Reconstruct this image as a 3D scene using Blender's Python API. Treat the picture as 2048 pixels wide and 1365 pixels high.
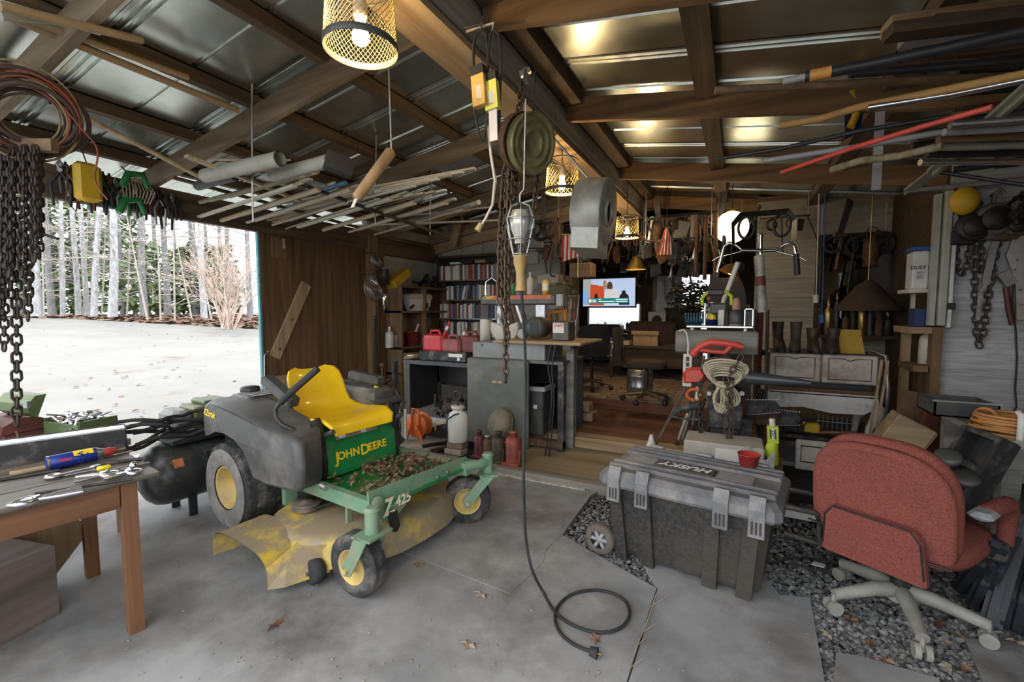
import bpy, math, random
from mathutils import Matrix, Vector, Euler
random.seed(7)
SC = bpy.context.scene
for _o in list(bpy.data.objects): bpy.data.objects.remove(_o)
COL = SC.collection
# ------------------------------------------------------------------ camera
FPX, CAMH, YAW, PITCH = 900.0, 1.45, math.radians(26.6), math.radians(3.94)
cd = bpy.data.cameras.new('camera'); cam = bpy.data.objects.new('camera', cd); COL.objects.link(cam)
cd.sensor_width = 36; cd.lens = 36*FPX/2048; cd.clip_start = .02; cd.clip_end = 400
cam.location = (0, 0, CAMH); cam.rotation_euler = (math.pi/2-PITCH, 0, YAW); SC.camera = cam
# ------------------------------------------------------------------ sky and exposure
SC.view_settings.view_transform = 'Standard'; SC.view_settings.look = 'None'
SC.view_settings.gamma = 1; SC.view_settings.use_curve_mapping = False
SC.view_settings.exposure = 0.3
wd = bpy.data.worlds.new('overcast_sky'); SC.world = wd; wd.use_nodes = True
bg = wd.node_tree.nodes['Background']; bg.inputs[0].default_value = (.93, .97, 1.0, 1); bg.inputs[1].default_value = 3.0
sd = bpy.data.lights.new('sun', 'SUN'); sd.energy = 3.0; sd.angle = math.radians(12); sd.color = (1, .95, .88)
sun = bpy.data.objects.new('sun', sd); COL.objects.link(sun); sun.rotation_euler = (math.radians(38), 0, math.radians(-115))
SC.cycles.use_denoising = True; SC.cycles.max_bounces = 7; SC.cycles.diffuse_bounces = 4; SC.cycles.glossy_bounces = 3; SC.cycles.adaptive_threshold = .02
SC.cycles.caustics_reflective = False; SC.cycles.caustics_refractive = False
SC.cycles.sample_clamp_indirect = 6
# ------------------------------------------------------------------ pixel -> place (2048 x 1365 frame)
_f0 = Vector((-math.sin(YAW), math.cos(YAW), 0)); _R = Vector((math.cos(YAW), math.sin(YAW), 0)); _Z = Vector((0, 0, 1))
_FW = _f0*math.cos(PITCH)-_Z*math.sin(PITCH); _UP = _f0*math.sin(PITCH)+_Z*math.cos(PITCH); _C = Vector((0, 0, CAMH))
def ray(x, y): return _FW+_R*((x-1024)/FPX)-_UP*((y-682.5)/FPX)
def G(x, y, z=0): r = ray(x, y); return _C+r*((z-CAMH)/r.z)          # on the level z
def AX(x, y, X): r = ray(x, y); return _C+r*(X/r.x)                   # on the plane x = X
def AY(x, y, Y): r = ray(x, y); return _C+r*(Y/r.y)                   # on the plane y = Y
def U(x, y, k): return _C+ray(x, y)*k                                 # at depth k
# ------------------------------------------------------------------ mesh builder
V = Vector
def rot(z=0, x=0, y=0): return Euler((math.radians(x), math.radians(y), math.radians(z)), 'XYZ').to_matrix().to_4x4()
def loc(x, y=None, z=None): return Matrix.Translation(V(x) if y is None else V((x, y, z)))
def basis(p, d, up=(0, 0, 1)):                                        # frame at p whose z axis is d
    d = V(d).normalized(); u = V(up)
    if abs(d.dot(u.normalized())) > .99: u = V((0, 1, 0)) if abs(d.y) < .9 else V((1, 0, 0))
    x = u.cross(d).normalized(); y = d.cross(x)
    m = Matrix((x, y, d)).transposed().to_4x4(); m.translation = V(p); return m
class MB:
    def __init__(s, m=None): s.v = []; s.f = []; s.s = []; s.m = m or Matrix()
    def add(s, vs, fs, sm=False, m=None):
        k = len(s.v); t = s.m @ m if m is not None else s.m
        s.v += [t @ V(p) for p in vs]; s.f += [tuple(i+k for i in f) for f in fs]; s.s += [sm]*len(fs); return s
    def box(s, x0, x1, y0, y1, z0, z1, m=None):
        return s.add([(x, y, z) for z in (z0, z1) for y in (y0, y1) for x in (x0, x1)],
                     [(0, 2, 3, 1), (4, 5, 7, 6), (0, 1, 5, 4), (2, 6, 7, 3), (0, 4, 6, 2), (1, 3, 7, 5)], m=m)
    def cb(s, c, d, m=None):
        t = loc(c) @ m if m is not None else loc(c)
        return s.box(-d[0]/2, d[0]/2, -d[1]/2, d[1]/2, -d[2]/2, d[2]/2, t)
    def bev(s, x0, x1, y0, y1, z0, z1, b=.01, m=None):                # box with chamfered vertical and top edges
        def ring(i, z): return [(x0+i+b, y0+i, z), (x1-i-b, y0+i, z), (x1-i, y0+i+b, z), (x1-i, y1-i-b, z), (x1-i-b, y1-i, z), (x0+i+b, y1-i, z), (x0+i, y1-i-b, z), (x0+i, y0+i+b, z)]
        R = [ring(b, z0), ring(0, z0+b), ring(0, z1-b), ring(b, z1)]
        vs = sum(R, []); fs = [tuple(range(7, -1, -1)), tuple(range(24, 32))]
        for k in range(3):
            for i in range(8): j = (i+1) % 8; fs.append((k*8+i, k*8+j, k*8+8+j, k*8+8+i))
        return s.add(vs, fs, m=m)
    def beam(s, p, q, w, h, up=(0, 0, 1), off=0):                     # bar from p to q, h along up
        d = V(q)-V(p); m = basis(p, d, up); return s.box(-w/2, w/2, -h/2+off, h/2+off, 0, d.length, m)
    def cyl(s, p, q, r, r2=None, n=12, cap=True, sm=True):
        p, q = V(p), V(q); r2 = r if r2 is None else r2; m = basis(p, q-p); L = (q-p).length
        vs = [(r*math.cos(a), r*math.sin(a), 0) for a in (2*math.pi*i/n for i in range(n))]+[(r2*math.cos(a), r2*math.sin(a), L) for a in (2*math.pi*i/n for i in range(n))]
        s.add(vs, [(i, (i+1) % n, n+(i+1) % n, n+i) for i in range(n)], sm, m)
        if cap: s.add(vs, [tuple(range(n-1, -1, -1)), tuple(range(n, 2*n))], False, m)
        return s
    def tube(s, pts, r, n=8, closed=False, cap=True):
        pts = [V(p) for p in pts]; N = len(pts); rs = r if isinstance(r, (list, tuple)) else [r]*N
        vs = []; fs = []; prev = None
        for i, p in enumerate(pts):
            if closed: t = pts[(i+1) % N]-pts[i-1]
            else: t = pts[min(i+1, N-1)]-pts[max(i-1, 0)]
            if t.length < 1e-9: t = V((0, 0, 1))
            t.normalize()
            if prev is None:
                u = V((0, 0, 1)) if abs(t.z) < .9 else V((1, 0, 0)); x = u.cross(t).normalized()
            else:
                x = prev-t*prev.dot(t)
                if x.length < 1e-6: x = V((1, 0, 0)).cross(t)
                x.normalize()
            prev = x; y = t.cross(x)
            vs += [p+(x*math.cos(a)+y*math.sin(a))*rs[i] for a in (2*math.pi*j/n for j in range(n))]
        for i in range(N if closed else N-1):
            b = (i+1) % N
            fs += [(i*n+j, i*n+(j+1) % n, b*n+(j+1) % n, b*n+j) for j in range(n)]
        s.add(vs, fs, True)
        if cap and not closed: s.add(vs, [tuple(range(n-1, -1, -1)), tuple((N-1)*n+j for j in range(n))])
        return s
    def lathe(s, prof, n=20, m=None, sm=True, a0=0, a1=360):          # (r, z) profile about z
        full = a1-a0 >= 360; k = n if full else n+1; vs = []; fs = []
        for r, z in prof: vs += [(r*math.cos(a), r*math.sin(a), z) for a in (math.radians(a0+(a1-a0)*j/n) for j in range(k))]
        for i in range(len(prof)-1):
            for j in range(n): b = (j+1) % k; fs.append((i*k+j, i*k+b, i*k+k+b, i*k+k+j))
        return s.add(vs, fs, sm, m)
    def prism(s, poly, t, m=None, t0=0):                              # polygon in xy, thickness along z
        n = len(poly); vs = [(x, y, t0) for x, y in poly]+[(x, y, t0+t) for x, y in poly]
        return s.add(vs, [tuple(range(n-1, -1, -1)), tuple(range(n, 2*n))]+[(i, (i+1) % n, n+(i+1) % n, n+i) for i in range(n)], m=m)
    def ball(s, c, r, n=12, m=None, sc=(1, 1, 1)):
        h = n//2; vs = []; fs = []
        for i in range(h+1):
            a = math.pi*i/h
            vs += [(c[0]+sc[0]*r*math.sin(a)*math.cos(b), c[1]+sc[1]*r*math.sin(a)*math.sin(b), c[2]-sc[2]*r*math.cos(a)) for b in (2*math.pi*j/n for j in range(n))]
        for i in range(h):
            for j in range(n): fs.append((i*n+j, i*n+(j+1) % n, i*n+n+(j+1) % n, i*n+n+j))
        return s.add(vs, fs, True, m)
    def grid(s, fn, nu, nv, m=None, sm=True):
        vs = [fn(i/nu, j/nv) for j in range(nv+1) for i in range(nu+1)]; k = nu+1
        return s.add(vs, [(j*k+i, j*k+i+1, j*k+k+i+1, j*k+k+i) for j in range(nv) for i in range(nu)], sm, m)
    def loft(s, rings, m=None, sm=True, cap=True):                    # closed rings of equal length
        n = len(rings[0]); vs = sum([list(r) for r in rings], []); fs = []
        for k in range(len(rings)-1): fs += [(k*n+i, k*n+(i+1) % n, k*n+n+(i+1) % n, k*n+n+i) for i in range(n)]
        s.add(vs, fs, sm, m)
        if cap: q = (len(rings)-1)*n; s.add(vs, [tuple(range(n-1, -1, -1)), tuple(range(q, q+n))], False, m)
        return s
    def torus(s, c, R, r, d=(0, 0, 1), n=24, k=8, sx=1, sy=1):
        m = basis(c, d); return s.tube([m @ V((R*sx*math.cos(a), R*sy*math.sin(a), 0)) for a in (2*math.pi*i/n for i in range(n))], r, k, True)
    def mesh(s, name):
        me = bpy.data.meshes.new(name); me.from_pydata([tuple(v) for v in s.v], [], s.f)
        me.polygons.foreach_set('use_smooth', s.s); me.update(); return me
def B(*a, **k): return MB().box(*a, **k)
# ------------------------------------------------------------------ objects
def tag(o, label=None, cat=None, group=None, kind=None):
    if label: o['label'] = label
    if cat: o['category'] = cat
    if group: o['group'] = group
    if kind: o['kind'] = kind
    return o
def thing(name, label, cat, at=(0, 0, 0), rz=0, group=None):
    o = bpy.data.objects.new(name, None); COL.objects.link(o); o.empty_display_size = .05
    o.location = at; o.rotation_euler = (0, 0, math.radians(rz)); return tag(o, label, cat, group)
def wm(t): return (loc(t.location) @ t.rotation_euler.to_matrix().to_4x4()).inverted()   # world -> thing
def part(t, name, mb, mat, label=None):
    me = mb if isinstance(mb, bpy.types.Mesh) else mb.mesh(name)
    if mat is not None and not me.materials: me.materials.append(mat)
    o = bpy.data.objects.new(name, me); COL.objects.link(o); o.parent = t
    return tag(o, label)
def one(name, mb, mat, label, cat, group=None, kind=None):            # a thing that is a single mesh, modelled in place
    lo = V([min(v[i] for v in mb.v) for i in range(3)]); hi = V([max(v[i] for v in mb.v) for i in range(3)])
    b = V(((lo.x+hi.x)/2, (lo.y+hi.y)/2, lo.z)); mb.v = [v-b for v in mb.v]
    me = mb.mesh(name); me.materials.append(mat)
    o = bpy.data.objects.new(name, me); COL.objects.link(o); o.location = b
    return tag(o, label, cat, group, kind)
def struct(name, mb, mat, label=None): 
    me = mb.mesh(name); me.materials.append(mat); o = bpy.data.objects.new(name, me); COL.objects.link(o)
    o['kind'] = 'structure'
    if label: o['label'] = label
    return o
def clone(o, p=None):
    c = o.copy(); COL.objects.link(c)
    if p is not None: c.parent = p
    for ch in [x for x in o.children]: clone(ch, c)
    return c
def dup(root, at, rz=0, label=None, group=None, eul=None, scale=None):
    c = clone(root); c.location = at; c.rotation_euler = eul if eul else (0, 0, math.radians(rz))
    if scale: c.scale = (scale,)*3 if not isinstance(scale, tuple) else scale
    return tag(c, label, None, group)
def text_mesh(s, size, ext=.001, bold=0, shear=0, spacing=1.0):
    c = bpy.data.curves.new('lettering', 'FONT'); c.body = s; c.size = size; c.extrude = ext; c.offset = bold; c.shear = shear
    c.align_x = 'CENTER'; c.align_y = 'CENTER'; c.space_character = spacing; c.resolution_u = 3
    o = bpy.data.objects.new('lettering', c); COL.objects.link(o)
    dg = bpy.context.evaluated_depsgraph_get(); me = bpy.data.meshes.new_from_object(o.evaluated_get(dg))
    bpy.data.objects.remove(o); return me
def text(t, s, size, m, mat, ext=.0008, bold=0, shear=0, spacing=1.0, name='lettering'):
    me = text_mesh(s, size, ext, bold, shear, spacing); me.transform(m); me.materials.clear(); me.materials.append(mat)
    o = bpy.data.objects.new(name, me); COL.objects.link(o); o.parent = t; return o
# ------------------------------------------------------------------ materials
_mats = {}
def mat(name, col, rough=.6, metal=0, var=.18, scale=8, bump=.15, st=(1, 1, 1), col2=None, lo=.35, hi=.68, emit=0, spec=.5, detail=6, dist=0, dirt=None, dirt_amt=.5, dirt_scale=3, trans=0, alpha=1, coat=0, gen=False):
    if name in _mats: return _mats[name]
    m = bpy.data.materials.new(name); m.use_nodes = True; nt = m.node_tree; N = nt.nodes; L = nt.links; b = N['Principled BSDF']
    if emit:
        b.inputs['Base Color'].default_value = (*col, 1); b.inputs['Emission Color'].default_value = (*col, 1); b.inputs['Emission Strength'].default_value = emit; _mats[name] = m; return m
    tc = N.new('ShaderNodeTexCoord'); mp = N.new('ShaderNodeMapping'); mp.inputs['Scale'].default_value = st
    L.new(tc.outputs['Generated' if gen else 'Object'], mp.inputs['Vector'])
    nz = N.new('ShaderNodeTexNoise'); nz.inputs['Scale'].default_value = scale; nz.inputs['Detail'].default_value = detail; nz.inputs['Roughness'].default_value = .6; nz.inputs['Distortion'].default_value = dist
    L.new(mp.outputs[0], nz.inputs['Vector'])
    cr = N.new('ShaderNodeValToRGB'); cr.color_ramp.elements[0].position = lo; cr.color_ramp.elements[1].position = hi
    c2 = col2 or tuple(min(1, c*(1+var)) for c in col); c1 = col if col2 else tuple(c*(1-var) for c in col)
    cr.color_ramp.elements[0].color = (*c1, 1); cr.color_ramp.elements[1].color = (*c2, 1)
    L.new(nz.outputs['Fac'], cr.inputs['Fac']); out = cr.outputs['Color']
    if dirt:
        n2 = N.new('ShaderNodeTexNoise'); n2.inputs['Scale'].default_value = dirt_scale; n2.inputs['Detail'].default_value = 8; n2.inputs['Roughness'].default_value = .65
        L.new(tc.outputs['Object'], n2.inputs['Vector'])
        r2 = N.new('ShaderNodeValToRGB'); r2.color_ramp.elements[0].position = .62-.4*dirt_amt; r2.color_ramp.elements[1].position = .8-.35*dirt_amt
        L.new(n2.outputs['Fac'], r2.inputs['Fac']); mx = N.new('ShaderNodeMix'); mx.data_type = 'RGBA'
        L.new(r2.outputs['Color'], mx.inputs['Factor']); L.new(out, mx.inputs['A']); mx.inputs['B'].default_value = (*dirt, 1); out = mx.outputs['Result']
    L.new(out, b.inputs['Base Color']); b.inputs['Roughness'].default_value = rough; b.inputs['Metallic'].default_value = metal; b.inputs['Specular IOR Level'].default_value = spec
    b.inputs['Transmission Weight'].default_value = trans; b.inputs['Alpha'].default_value = alpha; b.inputs['Coat Weight'].default_value = coat
    if bump:
        bp = N.new('ShaderNodeBump'); bp.inputs['Strength'].default_value = bump; bp.inputs['Distance'].default_value = .01
        L.new(nz.outputs['Fac'], bp.inputs['Height']); L.new(bp.outputs[0], b.inputs['Normal'])
    _mats[name] = m; return m
def wood(name, c1, c2, ax='x', scale=5, rough=.75, bump=.3, **k):
    st = {'x': (.12, 2.2, 2.2), 'y': (2.2, .12, 2.2), 'z': (2.2, 2.2, .12)}[ax]
    return mat(name, c1, rough, 0, col2=c2, scale=scale, bump=bump, st=st, dist=.6, **k)
WBX = wood('brown_timber_x', (.11, .068, .038), (.26, .17, .095), 'x'); WBY = wood('brown_timber_y', (.065, .042, .026), (.18, .125, .078), 'y'); WBZ = wood('brown_timber_z', (.11, .06, .03), (.25, .15, .075), 'z')
WLX = wood('pale_timber_x', (.27, .18, .10), (.48, .36, .22), 'x'); WLY = wood('pale_timber_y', (.27, .18, .10), (.48, .36, .22), 'y'); WLZ = wood('pale_timber_z', (.27, .18, .10), (.46, .33, .2), 'z')
WGX = wood('grey_timber_x', (.12, .115, .10), (.30, .29, .26), 'x'); WGY = wood('grey_timber_y', (.16, .155, .145), (.36, .35, .32), 'y')
WDX = wood('dark_wood', (.035, .022, .014), (.10, .062, .038), 'x')
STEEL = mat('steel', (.42, .43, .44), .38, .9, .2, 12, .08); CHROME = mat('chrome', (.8, .81, .83), .14, 1, .05, 5, 0)
IRON = mat('dark_iron', (.05, .047, .045), .55, .6, .3, 20, .2); BLACKP = mat('black_plastic', (.022, .022, .024), .45, 0, .3, 14, .1)
RUBBER = mat('rubber', (.03, .03, .031), .8, 0, .35, 10, .15); RUST = mat('rusty_iron', (.075, .045, .03), .8, .3, col2=(.20, .11, .065), scale=30, bump=.4)
GREYP = mat('grey_plastic', (.33, .33, .34), .55, 0, .15, 12, .06); WHITEP = mat('white_plastic', (.72, .71, .68), .45, 0, .1, 6, .05)
DUSTY = mat('dusty_black', (.03, .03, .032), .7, 0, .3, 9, .12, dirt=(.16, .14, .12), dirt_amt=.35, dirt_scale=9)
REDP = mat('red_plastic', (.52, .045, .04), .45, 0, .15, 8, .06, dirt=(.25, .08, .07), dirt_amt=.3); YELLOW = mat('yellow_paint', (.72, .45, .03), .45, 0, .12, 7, .05)
ALU = mat('aluminium', (.62, .63, .62), .32, .9, .12, 14, .05); BRASS = mat('brass', (.5, .34, .11), .35, .9, .2, 9, .05)
CREAM = mat('cream_enamel', (.62, .58, .5), .4, 0, .12, 6, .05, dirt=(.30, .24, .18), dirt_amt=.3, dirt_scale=5)
CARD = mat('cardboard', (.36, .24, .13), .85, 0, .15, 10, .05); PAPER = mat('paper', (.75, .73, .68), .8, 0, .08, 10, 0)
BLUEP = mat('blue_plastic', (.03, .12, .35), .4, 0, .15, 9, .05); ORANGE = mat('orange_plastic', (.62, .13, .02), .5, 0, .15, 9, .05)
GREENP = mat('green_paint', (.02, .18, .05), .4, 0, .2, 8, .05); GREYD = mat('dark_grey_metal', (.09, .09, .088), .5, .4, .25, 9, .08)
# =================================================================== THE SETTING
XL, YB, XR0 = -5.3, 7.2, -1.42
CONC = mat('concrete', (.20, .20, .205), .8, 0, col2=(.43, .43, .435), scale=1.6, bump=.12, detail=10, lo=.3, hi=.66, dirt=(.15, .138, .13), dirt_amt=.36, dirt_scale=1.3)
GRAVELBED = mat('gravel_bed', (.03, .029, .028), .9, 0, .4, 30, .5)
flo = struct('floor', MB().box(-5.4, 3.4, -2, 7.3, -.25, -.05), GRAVELBED, 'concrete slab floor with gravel filled gaps')
def slab(pts, h=.05, top=0.0, name='slab', m=CONC, par=None):
    return part(par or flo, name, MB().prism([(p[0], p[1]) for p in pts], h, t0=top-h), m)
def xy(p): return (p.x, p.y)
cA, cB = G(1018, 1190), G(795, 1103); dd = (cB-cA); ext = cB+dd*((-5.35-cB.x)/dd.x)
curve = [G(*p) for p in ((1061, 1150), (1084, 1127), (1091, 1100), (1124, 1070))]
k1 = G(1313, 1177); k2 = G(1253, 1365); kd = k2-k1; k3 = k1+kd*((-2-k1.y)/kd.y)
r1 = G(1620, 1195); r2_ = G(1650, 1365); rd = r2_-r1; r3 = r1+rd*((-2-r1.y)/rd.y)
e = .006
slab([ext, cB, cA]+curve+[k1, k3, V((-5.35, -2, 0))])
slab([ext+V((0, e, 0)), V((-5.35, 3.48, 0)), G(1197, 983), G(1181, 993)]+[p+V((.004, e, 0)) for p in reversed(curve)]+[cA+V((.003, e, 0)), cB+V((0, e, 0))], top=.004)
slab([k1+V((.006, 0, 0)), k3+V((.006, 0, 0)), r3, r1, G(1560, 1190), G(1500, 1115), G(1275, 1105)], top=-.002)
slab([G(*p) for p in ((1672, 1303), (1662, 1420), (1960, 1430), (1872, 1354), (1722, 1311))], top=-.004)
slab([G(*p) for p in ((1930, 1275), (1990, 1420), (2200, 1500), (2200, 1290))], top=-.006)
slab([(-5.35, 3.50), (-5.35, 5.8), (-2.75, 5.8), (-2.75, 3.50)], top=.03, m=mat('dusty_boards', (.36, .34, .31), .8, 0, .25, 5, .2))
# sill between the two bays, landing, wooden step
SILL = wood('sill_wood', (.13, .115, .10), (.30, .27, .23), 'x')
part(flo, 'sill', B(-3.2, -.2, 3.44, 3.53, -.03, .055), SILL)
part(flo, 'sill_strip', B(-3.2, -1.05, 3.40, 3.44, -.03, .012), mat('flaky_white_paint', (.5, .48, .44), .8, 0, .3, 25, .4))
LAND = wood('landing_ply', (.19, .145, .085), (.36, .29, .19), 'x', 2.5)
part(flo, 'landing', B(-2.0, .3, 3.54, 4.36, -.02, .045), LAND)
part(flo, 'step_tread', B(-2.2, .3, 4.36, 4.55, -.02, .15), WLX)
RED = wood('red_brown_boards', (.085, .03, .015), (.20, .085, .04), 'x', 4)
for i in range(5): part(flo, 'step_board', B(-2.3, .4, 4.56+i*.25, 4.805+i*.25, -.02, .15+.004*(i % 2)), RED)
part(flo, 'step_riser', B(-2.7, .4, 5.81, 5.86, -.02, .27), RED)
part(flo, 'side_slab', B(-1.0, 1.6, 5.0, 7.2, -.05, -.01), CONC)
# back room floor of bricks
BRF = mat('brick_floor_mortar', (.09, .08, .07), .9, 0, .3, 20, .3)
bfl = struct('floor_back', B(-4.2, 2.4, 5.86, 10.6, -.05, .262), BRF, 'raised brick floor of the back room')
bme = MB().bev(-.125, .125, -.06, .06, -.02, .02, .006).mesh('brick')
bmats = [mat('floor_brick_%d' % i, c, .7, 0, .25, 12, .2) for i, c in enumerate(((.30, .22, .16), (.24, .19, .15), (.36, .28, .21), (.27, .17, .12)))]
bmes = []
for m_ in bmats: q = bme.copy(); q.materials.append(m_); bmes.append(q)
n = 0
for j in range(24):
    for i in range(12):
        x = -2.72+i*.262+(.131 if j % 2 else 0); y = 5.94+j*.133
        if n < 300: o = part(bfl, 'brick', bmes[random.randrange(4)], None); o.location = (x, y, .262+random.uniform(-.003, .003)); n += 1
# ------------------------------------------------------------------ roof frame
rl = lambda x: 2.70+.17*(x-XL)          # underside of left rafters
rr = lambda x: 3.05-.15*(x-XR0)         # underside of right rafters
ROOF = mat('galvanised_sheet', (.74, .80, .765), .27, 1.0, .12, 5, .02, detail=10)
BEAMG = wood('whitewashed_beam', (.28, .265, .235), (.58, .55, .50), 'y', 4)
ce = struct('ceiling', MB().box(-1.5, -1.36, -.4, 7.3, 2.90, 3.62), BEAMG, 'timber ridge beam and metal sheet roof')
part(ce, 'beam_plate', B(-1.58, -1.34, -.4, 7.2, 2.86, 2.90), WLY)
part(ce, 'beam_plate', B(-1.62, -1.505, -.4, 7.2, 2.93, 3.05), WLY)
for k in range(8): part(ce, 'beam_board', B(-1.357, -1.335, -.4+k*.97, .55+k*.97, 2.92, 3.10+.02*(k % 2)), BEAMG)
for y in (1.28, 2.5, 4.22, 5.9, 7.05):
    part(ce, 'rafter', MB().add([(XL-.5, y-.026, rl(XL-.5)-.035), (-1.5, y-.026, rl(-1.5)-.035), (-1.5, y+.026, rl(-1.5)-.035), (XL-.5, y+.026, rl(XL-.5)-.035)]+[(XL-.5, y-.026, rl(XL-.5)+.15), (-1.5, y-.026, rl(-1.5)+.15), (-1.5, y+.026, rl(-1.5)+.15), (XL-.5, y+.026, rl(XL-.5)+.15)], [(3, 2, 1, 0), (4, 5, 6, 7), (0, 1, 5, 4), (1, 2, 6, 5), (2, 3, 7, 6), (3, 0, 4, 7)]), wood('rafter_tan', (.15, .11, .07), (.32, .25, .17), 'x', 4))
for x in (-5.25, -4.5, -3.65, -2.8, -1.9):
    part(ce, 'purlin', MB().box(x-.04, x+.04, -.4, 7.25, rl(x)+.145, rl(x)+.235), WBY)
for y in (.9, 2.33, 3.72, 5.58, 7.3):
    part(ce, 'rafter', MB().add([(-1.34, y-.025, rr(-1.34)), (3.2, y-.025, rr(3.2)), (3.2, y+.025, rr(3.2)), (-1.34, y+.025, rr(-1.34))]+[(-1.34, y-.025, rr(-1.34)+.19), (3.2, y-.025, rr(3.2)+.19), (3.2, y+.025, rr(3.2)+.19), (-1.34, y+.025, rr(-1.34)+.19)], [(3, 2, 1, 0), (4, 5, 6, 7), (0, 1, 5, 4), (1, 2, 6, 5), (2, 3, 7, 6), (3, 0, 4, 7)]), wood('rafter_orange', (.13, .07, .03), (.33, .20, .10), 'x', 4))
for x in (-1.27, -.25, .85, 2.0):
    part(ce, 'purlin', MB().box(x-.07, x+.07, -.4, 7.3, rr(x)+.12, rr(x)+.23), WBY)
def sheet(x0, x1, zf, y0, w=.915):       # one roof sheet: flat pans between raised ribs, seen from below
    prof = [(-.005, -.003)]
    for c, h, b in ((0, .022, .022), (.052, .022, .022), (.47, .014, .022)):
        prof += [(c+.02, 0), (c+.02+.010, h), (c+.02+.010+b, h), (c+.02+.018+b, 0)]
    prof.append((w, 0)); vs = []; n = len(prof)
    for x in (x0, x1): vs += [(x, y0+c, zf(x)+h) for c, h in prof]
    for x in (x0, x1): vs += [(x, y0+c, zf(x)+h+.004) for c, h in prof]
    fs = [(i, n+i, n+i+1, i+1) for i in range(n-1)]+[(2*n+i, 2*n+i+1, 3*n+i+1, 3*n+i) for i in range(n-1)]
    return MB().add(vs, fs)
for i in range(9):
    part(ce, 'roof_sheet', sheet(XL-.7, -1.38, lambda x: rl(x)+.237, -.5+i*.915+.17), ROOF)
    part(ce, 'roof_sheet', sheet(-1.36, 3.3, lambda x: rr(x)+.232, -.5+i*.915), ROOF)
# ------------------------------------------------------------------ left side: header, plywood door, post
hd = struct('wall_left', B(XL-.1, XL, 5.45, YB+.1, 0, 3.0), mat('painted_block', (.40, .39, .36), .85, 0, .15, 5, .15), 'left side wall with header beam')
part(hd, 'header', B(XL-.06, XL+.03, -.6, 5.6, 2.41, 2.62), WBY)
part(hd, 'top_plate', B(XL-.08, XL+.05, -.6, 7.2, 2.62, 2.69), WBY)
part(hd, 'post', B(XL-.08, XL+.16, 5.42, 5.52, 0, 2.62), WBZ)
part(hd, 'post', B(XL, XL+.12, 5.56, 5.68, 0, 2.5), WBZ)
part(hd, 'post', B(XL-.1, XL+.06, -.1, .08, 0, 2.42), WBZ)
part(hd, 'header', B(XL, XL+.10, 5.5, 7.2, 2.36, 2.60), WBY)
PLY = wood('plywood_dark', (.085, .045, .02), (.20, .115, .055), 'z', 7)
dr = struct('door_1', B(XL-.05, XL-.02, 3.64, 5.46, .06, 2.44), PLY, 'dark plywood sliding door panel')
part(dr, 'edge_strip', B(XL-.055, XL-.015, 3.615, 3.64, .06, 2.44), mat('teal_paint', (.10, .32, .36), .6))
a, b = AX(610, 575, XL), AX(553, 708, XL); dv = (b-a).normalized()
part(dr, 'brace_board', MB().beam(V((XL-.005, a.y, a.z))-dv*.05, V((XL-.005, b.y, b.z))+dv*.05, .03, .15, up=V((1, 0, 0)).cross(dv)), WLZ)
for t_ in (.03, .5, .93): p = a.lerp(b, t_); part(dr, 'bolt', MB().cyl((XL-.01, p.y, p.z), (XL+.02, p.y, p.z), .018, n=8), STEEL)
part(dr, 'block', B(XL-.02, XL+.03, 3.68, 3.96, AX(535, 780, XL).z, AX(535, 755, XL).z), WLY)
part(dr, 'latch_rod', MB().tube([AX(529, 850, XL+.01), AX(529, 712, XL+.01), AX(532, 707, XL+.01), AX(536, 709, XL+.01), AX(536, 702, XL+.01)], .008, 6), STEEL)
part(dr, 'hinge_plate', B(XL-.02, XL+.005, 3.80, 4.02, 2.12, 2.38), WBZ)
part(dr, 'hanger_bolt', B(XL-.015, XL+.02, 3.93, 3.97, 2.25, 2.37), STEEL)
# ------------------------------------------------------------------ back wall, left part of blocks with the bookcase recess
BLK = [mat('block_%d' % i, c, .9, 0, .12, 9, .25) for i, c in enumerate(((.36, .35, .32), (.40, .385, .35), (.33, .32, .295)))]
wb = struct('wall_back', B(-5.4, -2.7, YB, YB+.18, 0, 3.4), mat('mortar', (.26, .25, .23), .9), 'painted concrete block wall')
blk = MB().bev(-.218, .218, -.03, .02, -.108, .108, .006).mesh('block'); bl = []
for m_ in BLK: q = blk.copy(); q.materials.append(m_); bl.append(q)
bx0, bx1 = AY(886, 600, YB).x, AY(1012, 600, YB).x
for j in range(15):
    for i in range(7):
        x = -5.3+.22+i*.444-(.222 if j % 2 else 0); z = .11+j*.224
        if x > -2.9 or x < -5.3: continue
        if 1.0 < z < 2.55 and bx0-.21 < x < bx1+.2: continue
        o = part(wb, 'block', bl[random.randrange(3)], None); o.location = (x, YB-.006, z)
# beam above the blocks
part(wb, 'wall_rafter', MB().add([(XL, YB-.1, 2.50), (-1.5, YB-.1, 3.06), (-1.5, YB-.03, 3.06), (XL, YB-.03, 2.50), (XL, YB-.1, 2.76), (-1.5, YB-.1, 3.32), (-1.5, YB-.03, 3.32), (XL, YB-.03, 2.76)], [(3, 2, 1, 0), (4, 5, 6, 7), (0, 1, 5, 4), (1, 2, 6, 5), (2, 3, 7, 6), (3, 0, 4, 7)]), WLX)
part(wb, 'stub_brace', MB().beam(AY(905, 495, YB-.3), AY(930, 395, YB-.3), .06, .14, up=(1, 0, 0)), WLZ)
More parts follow.
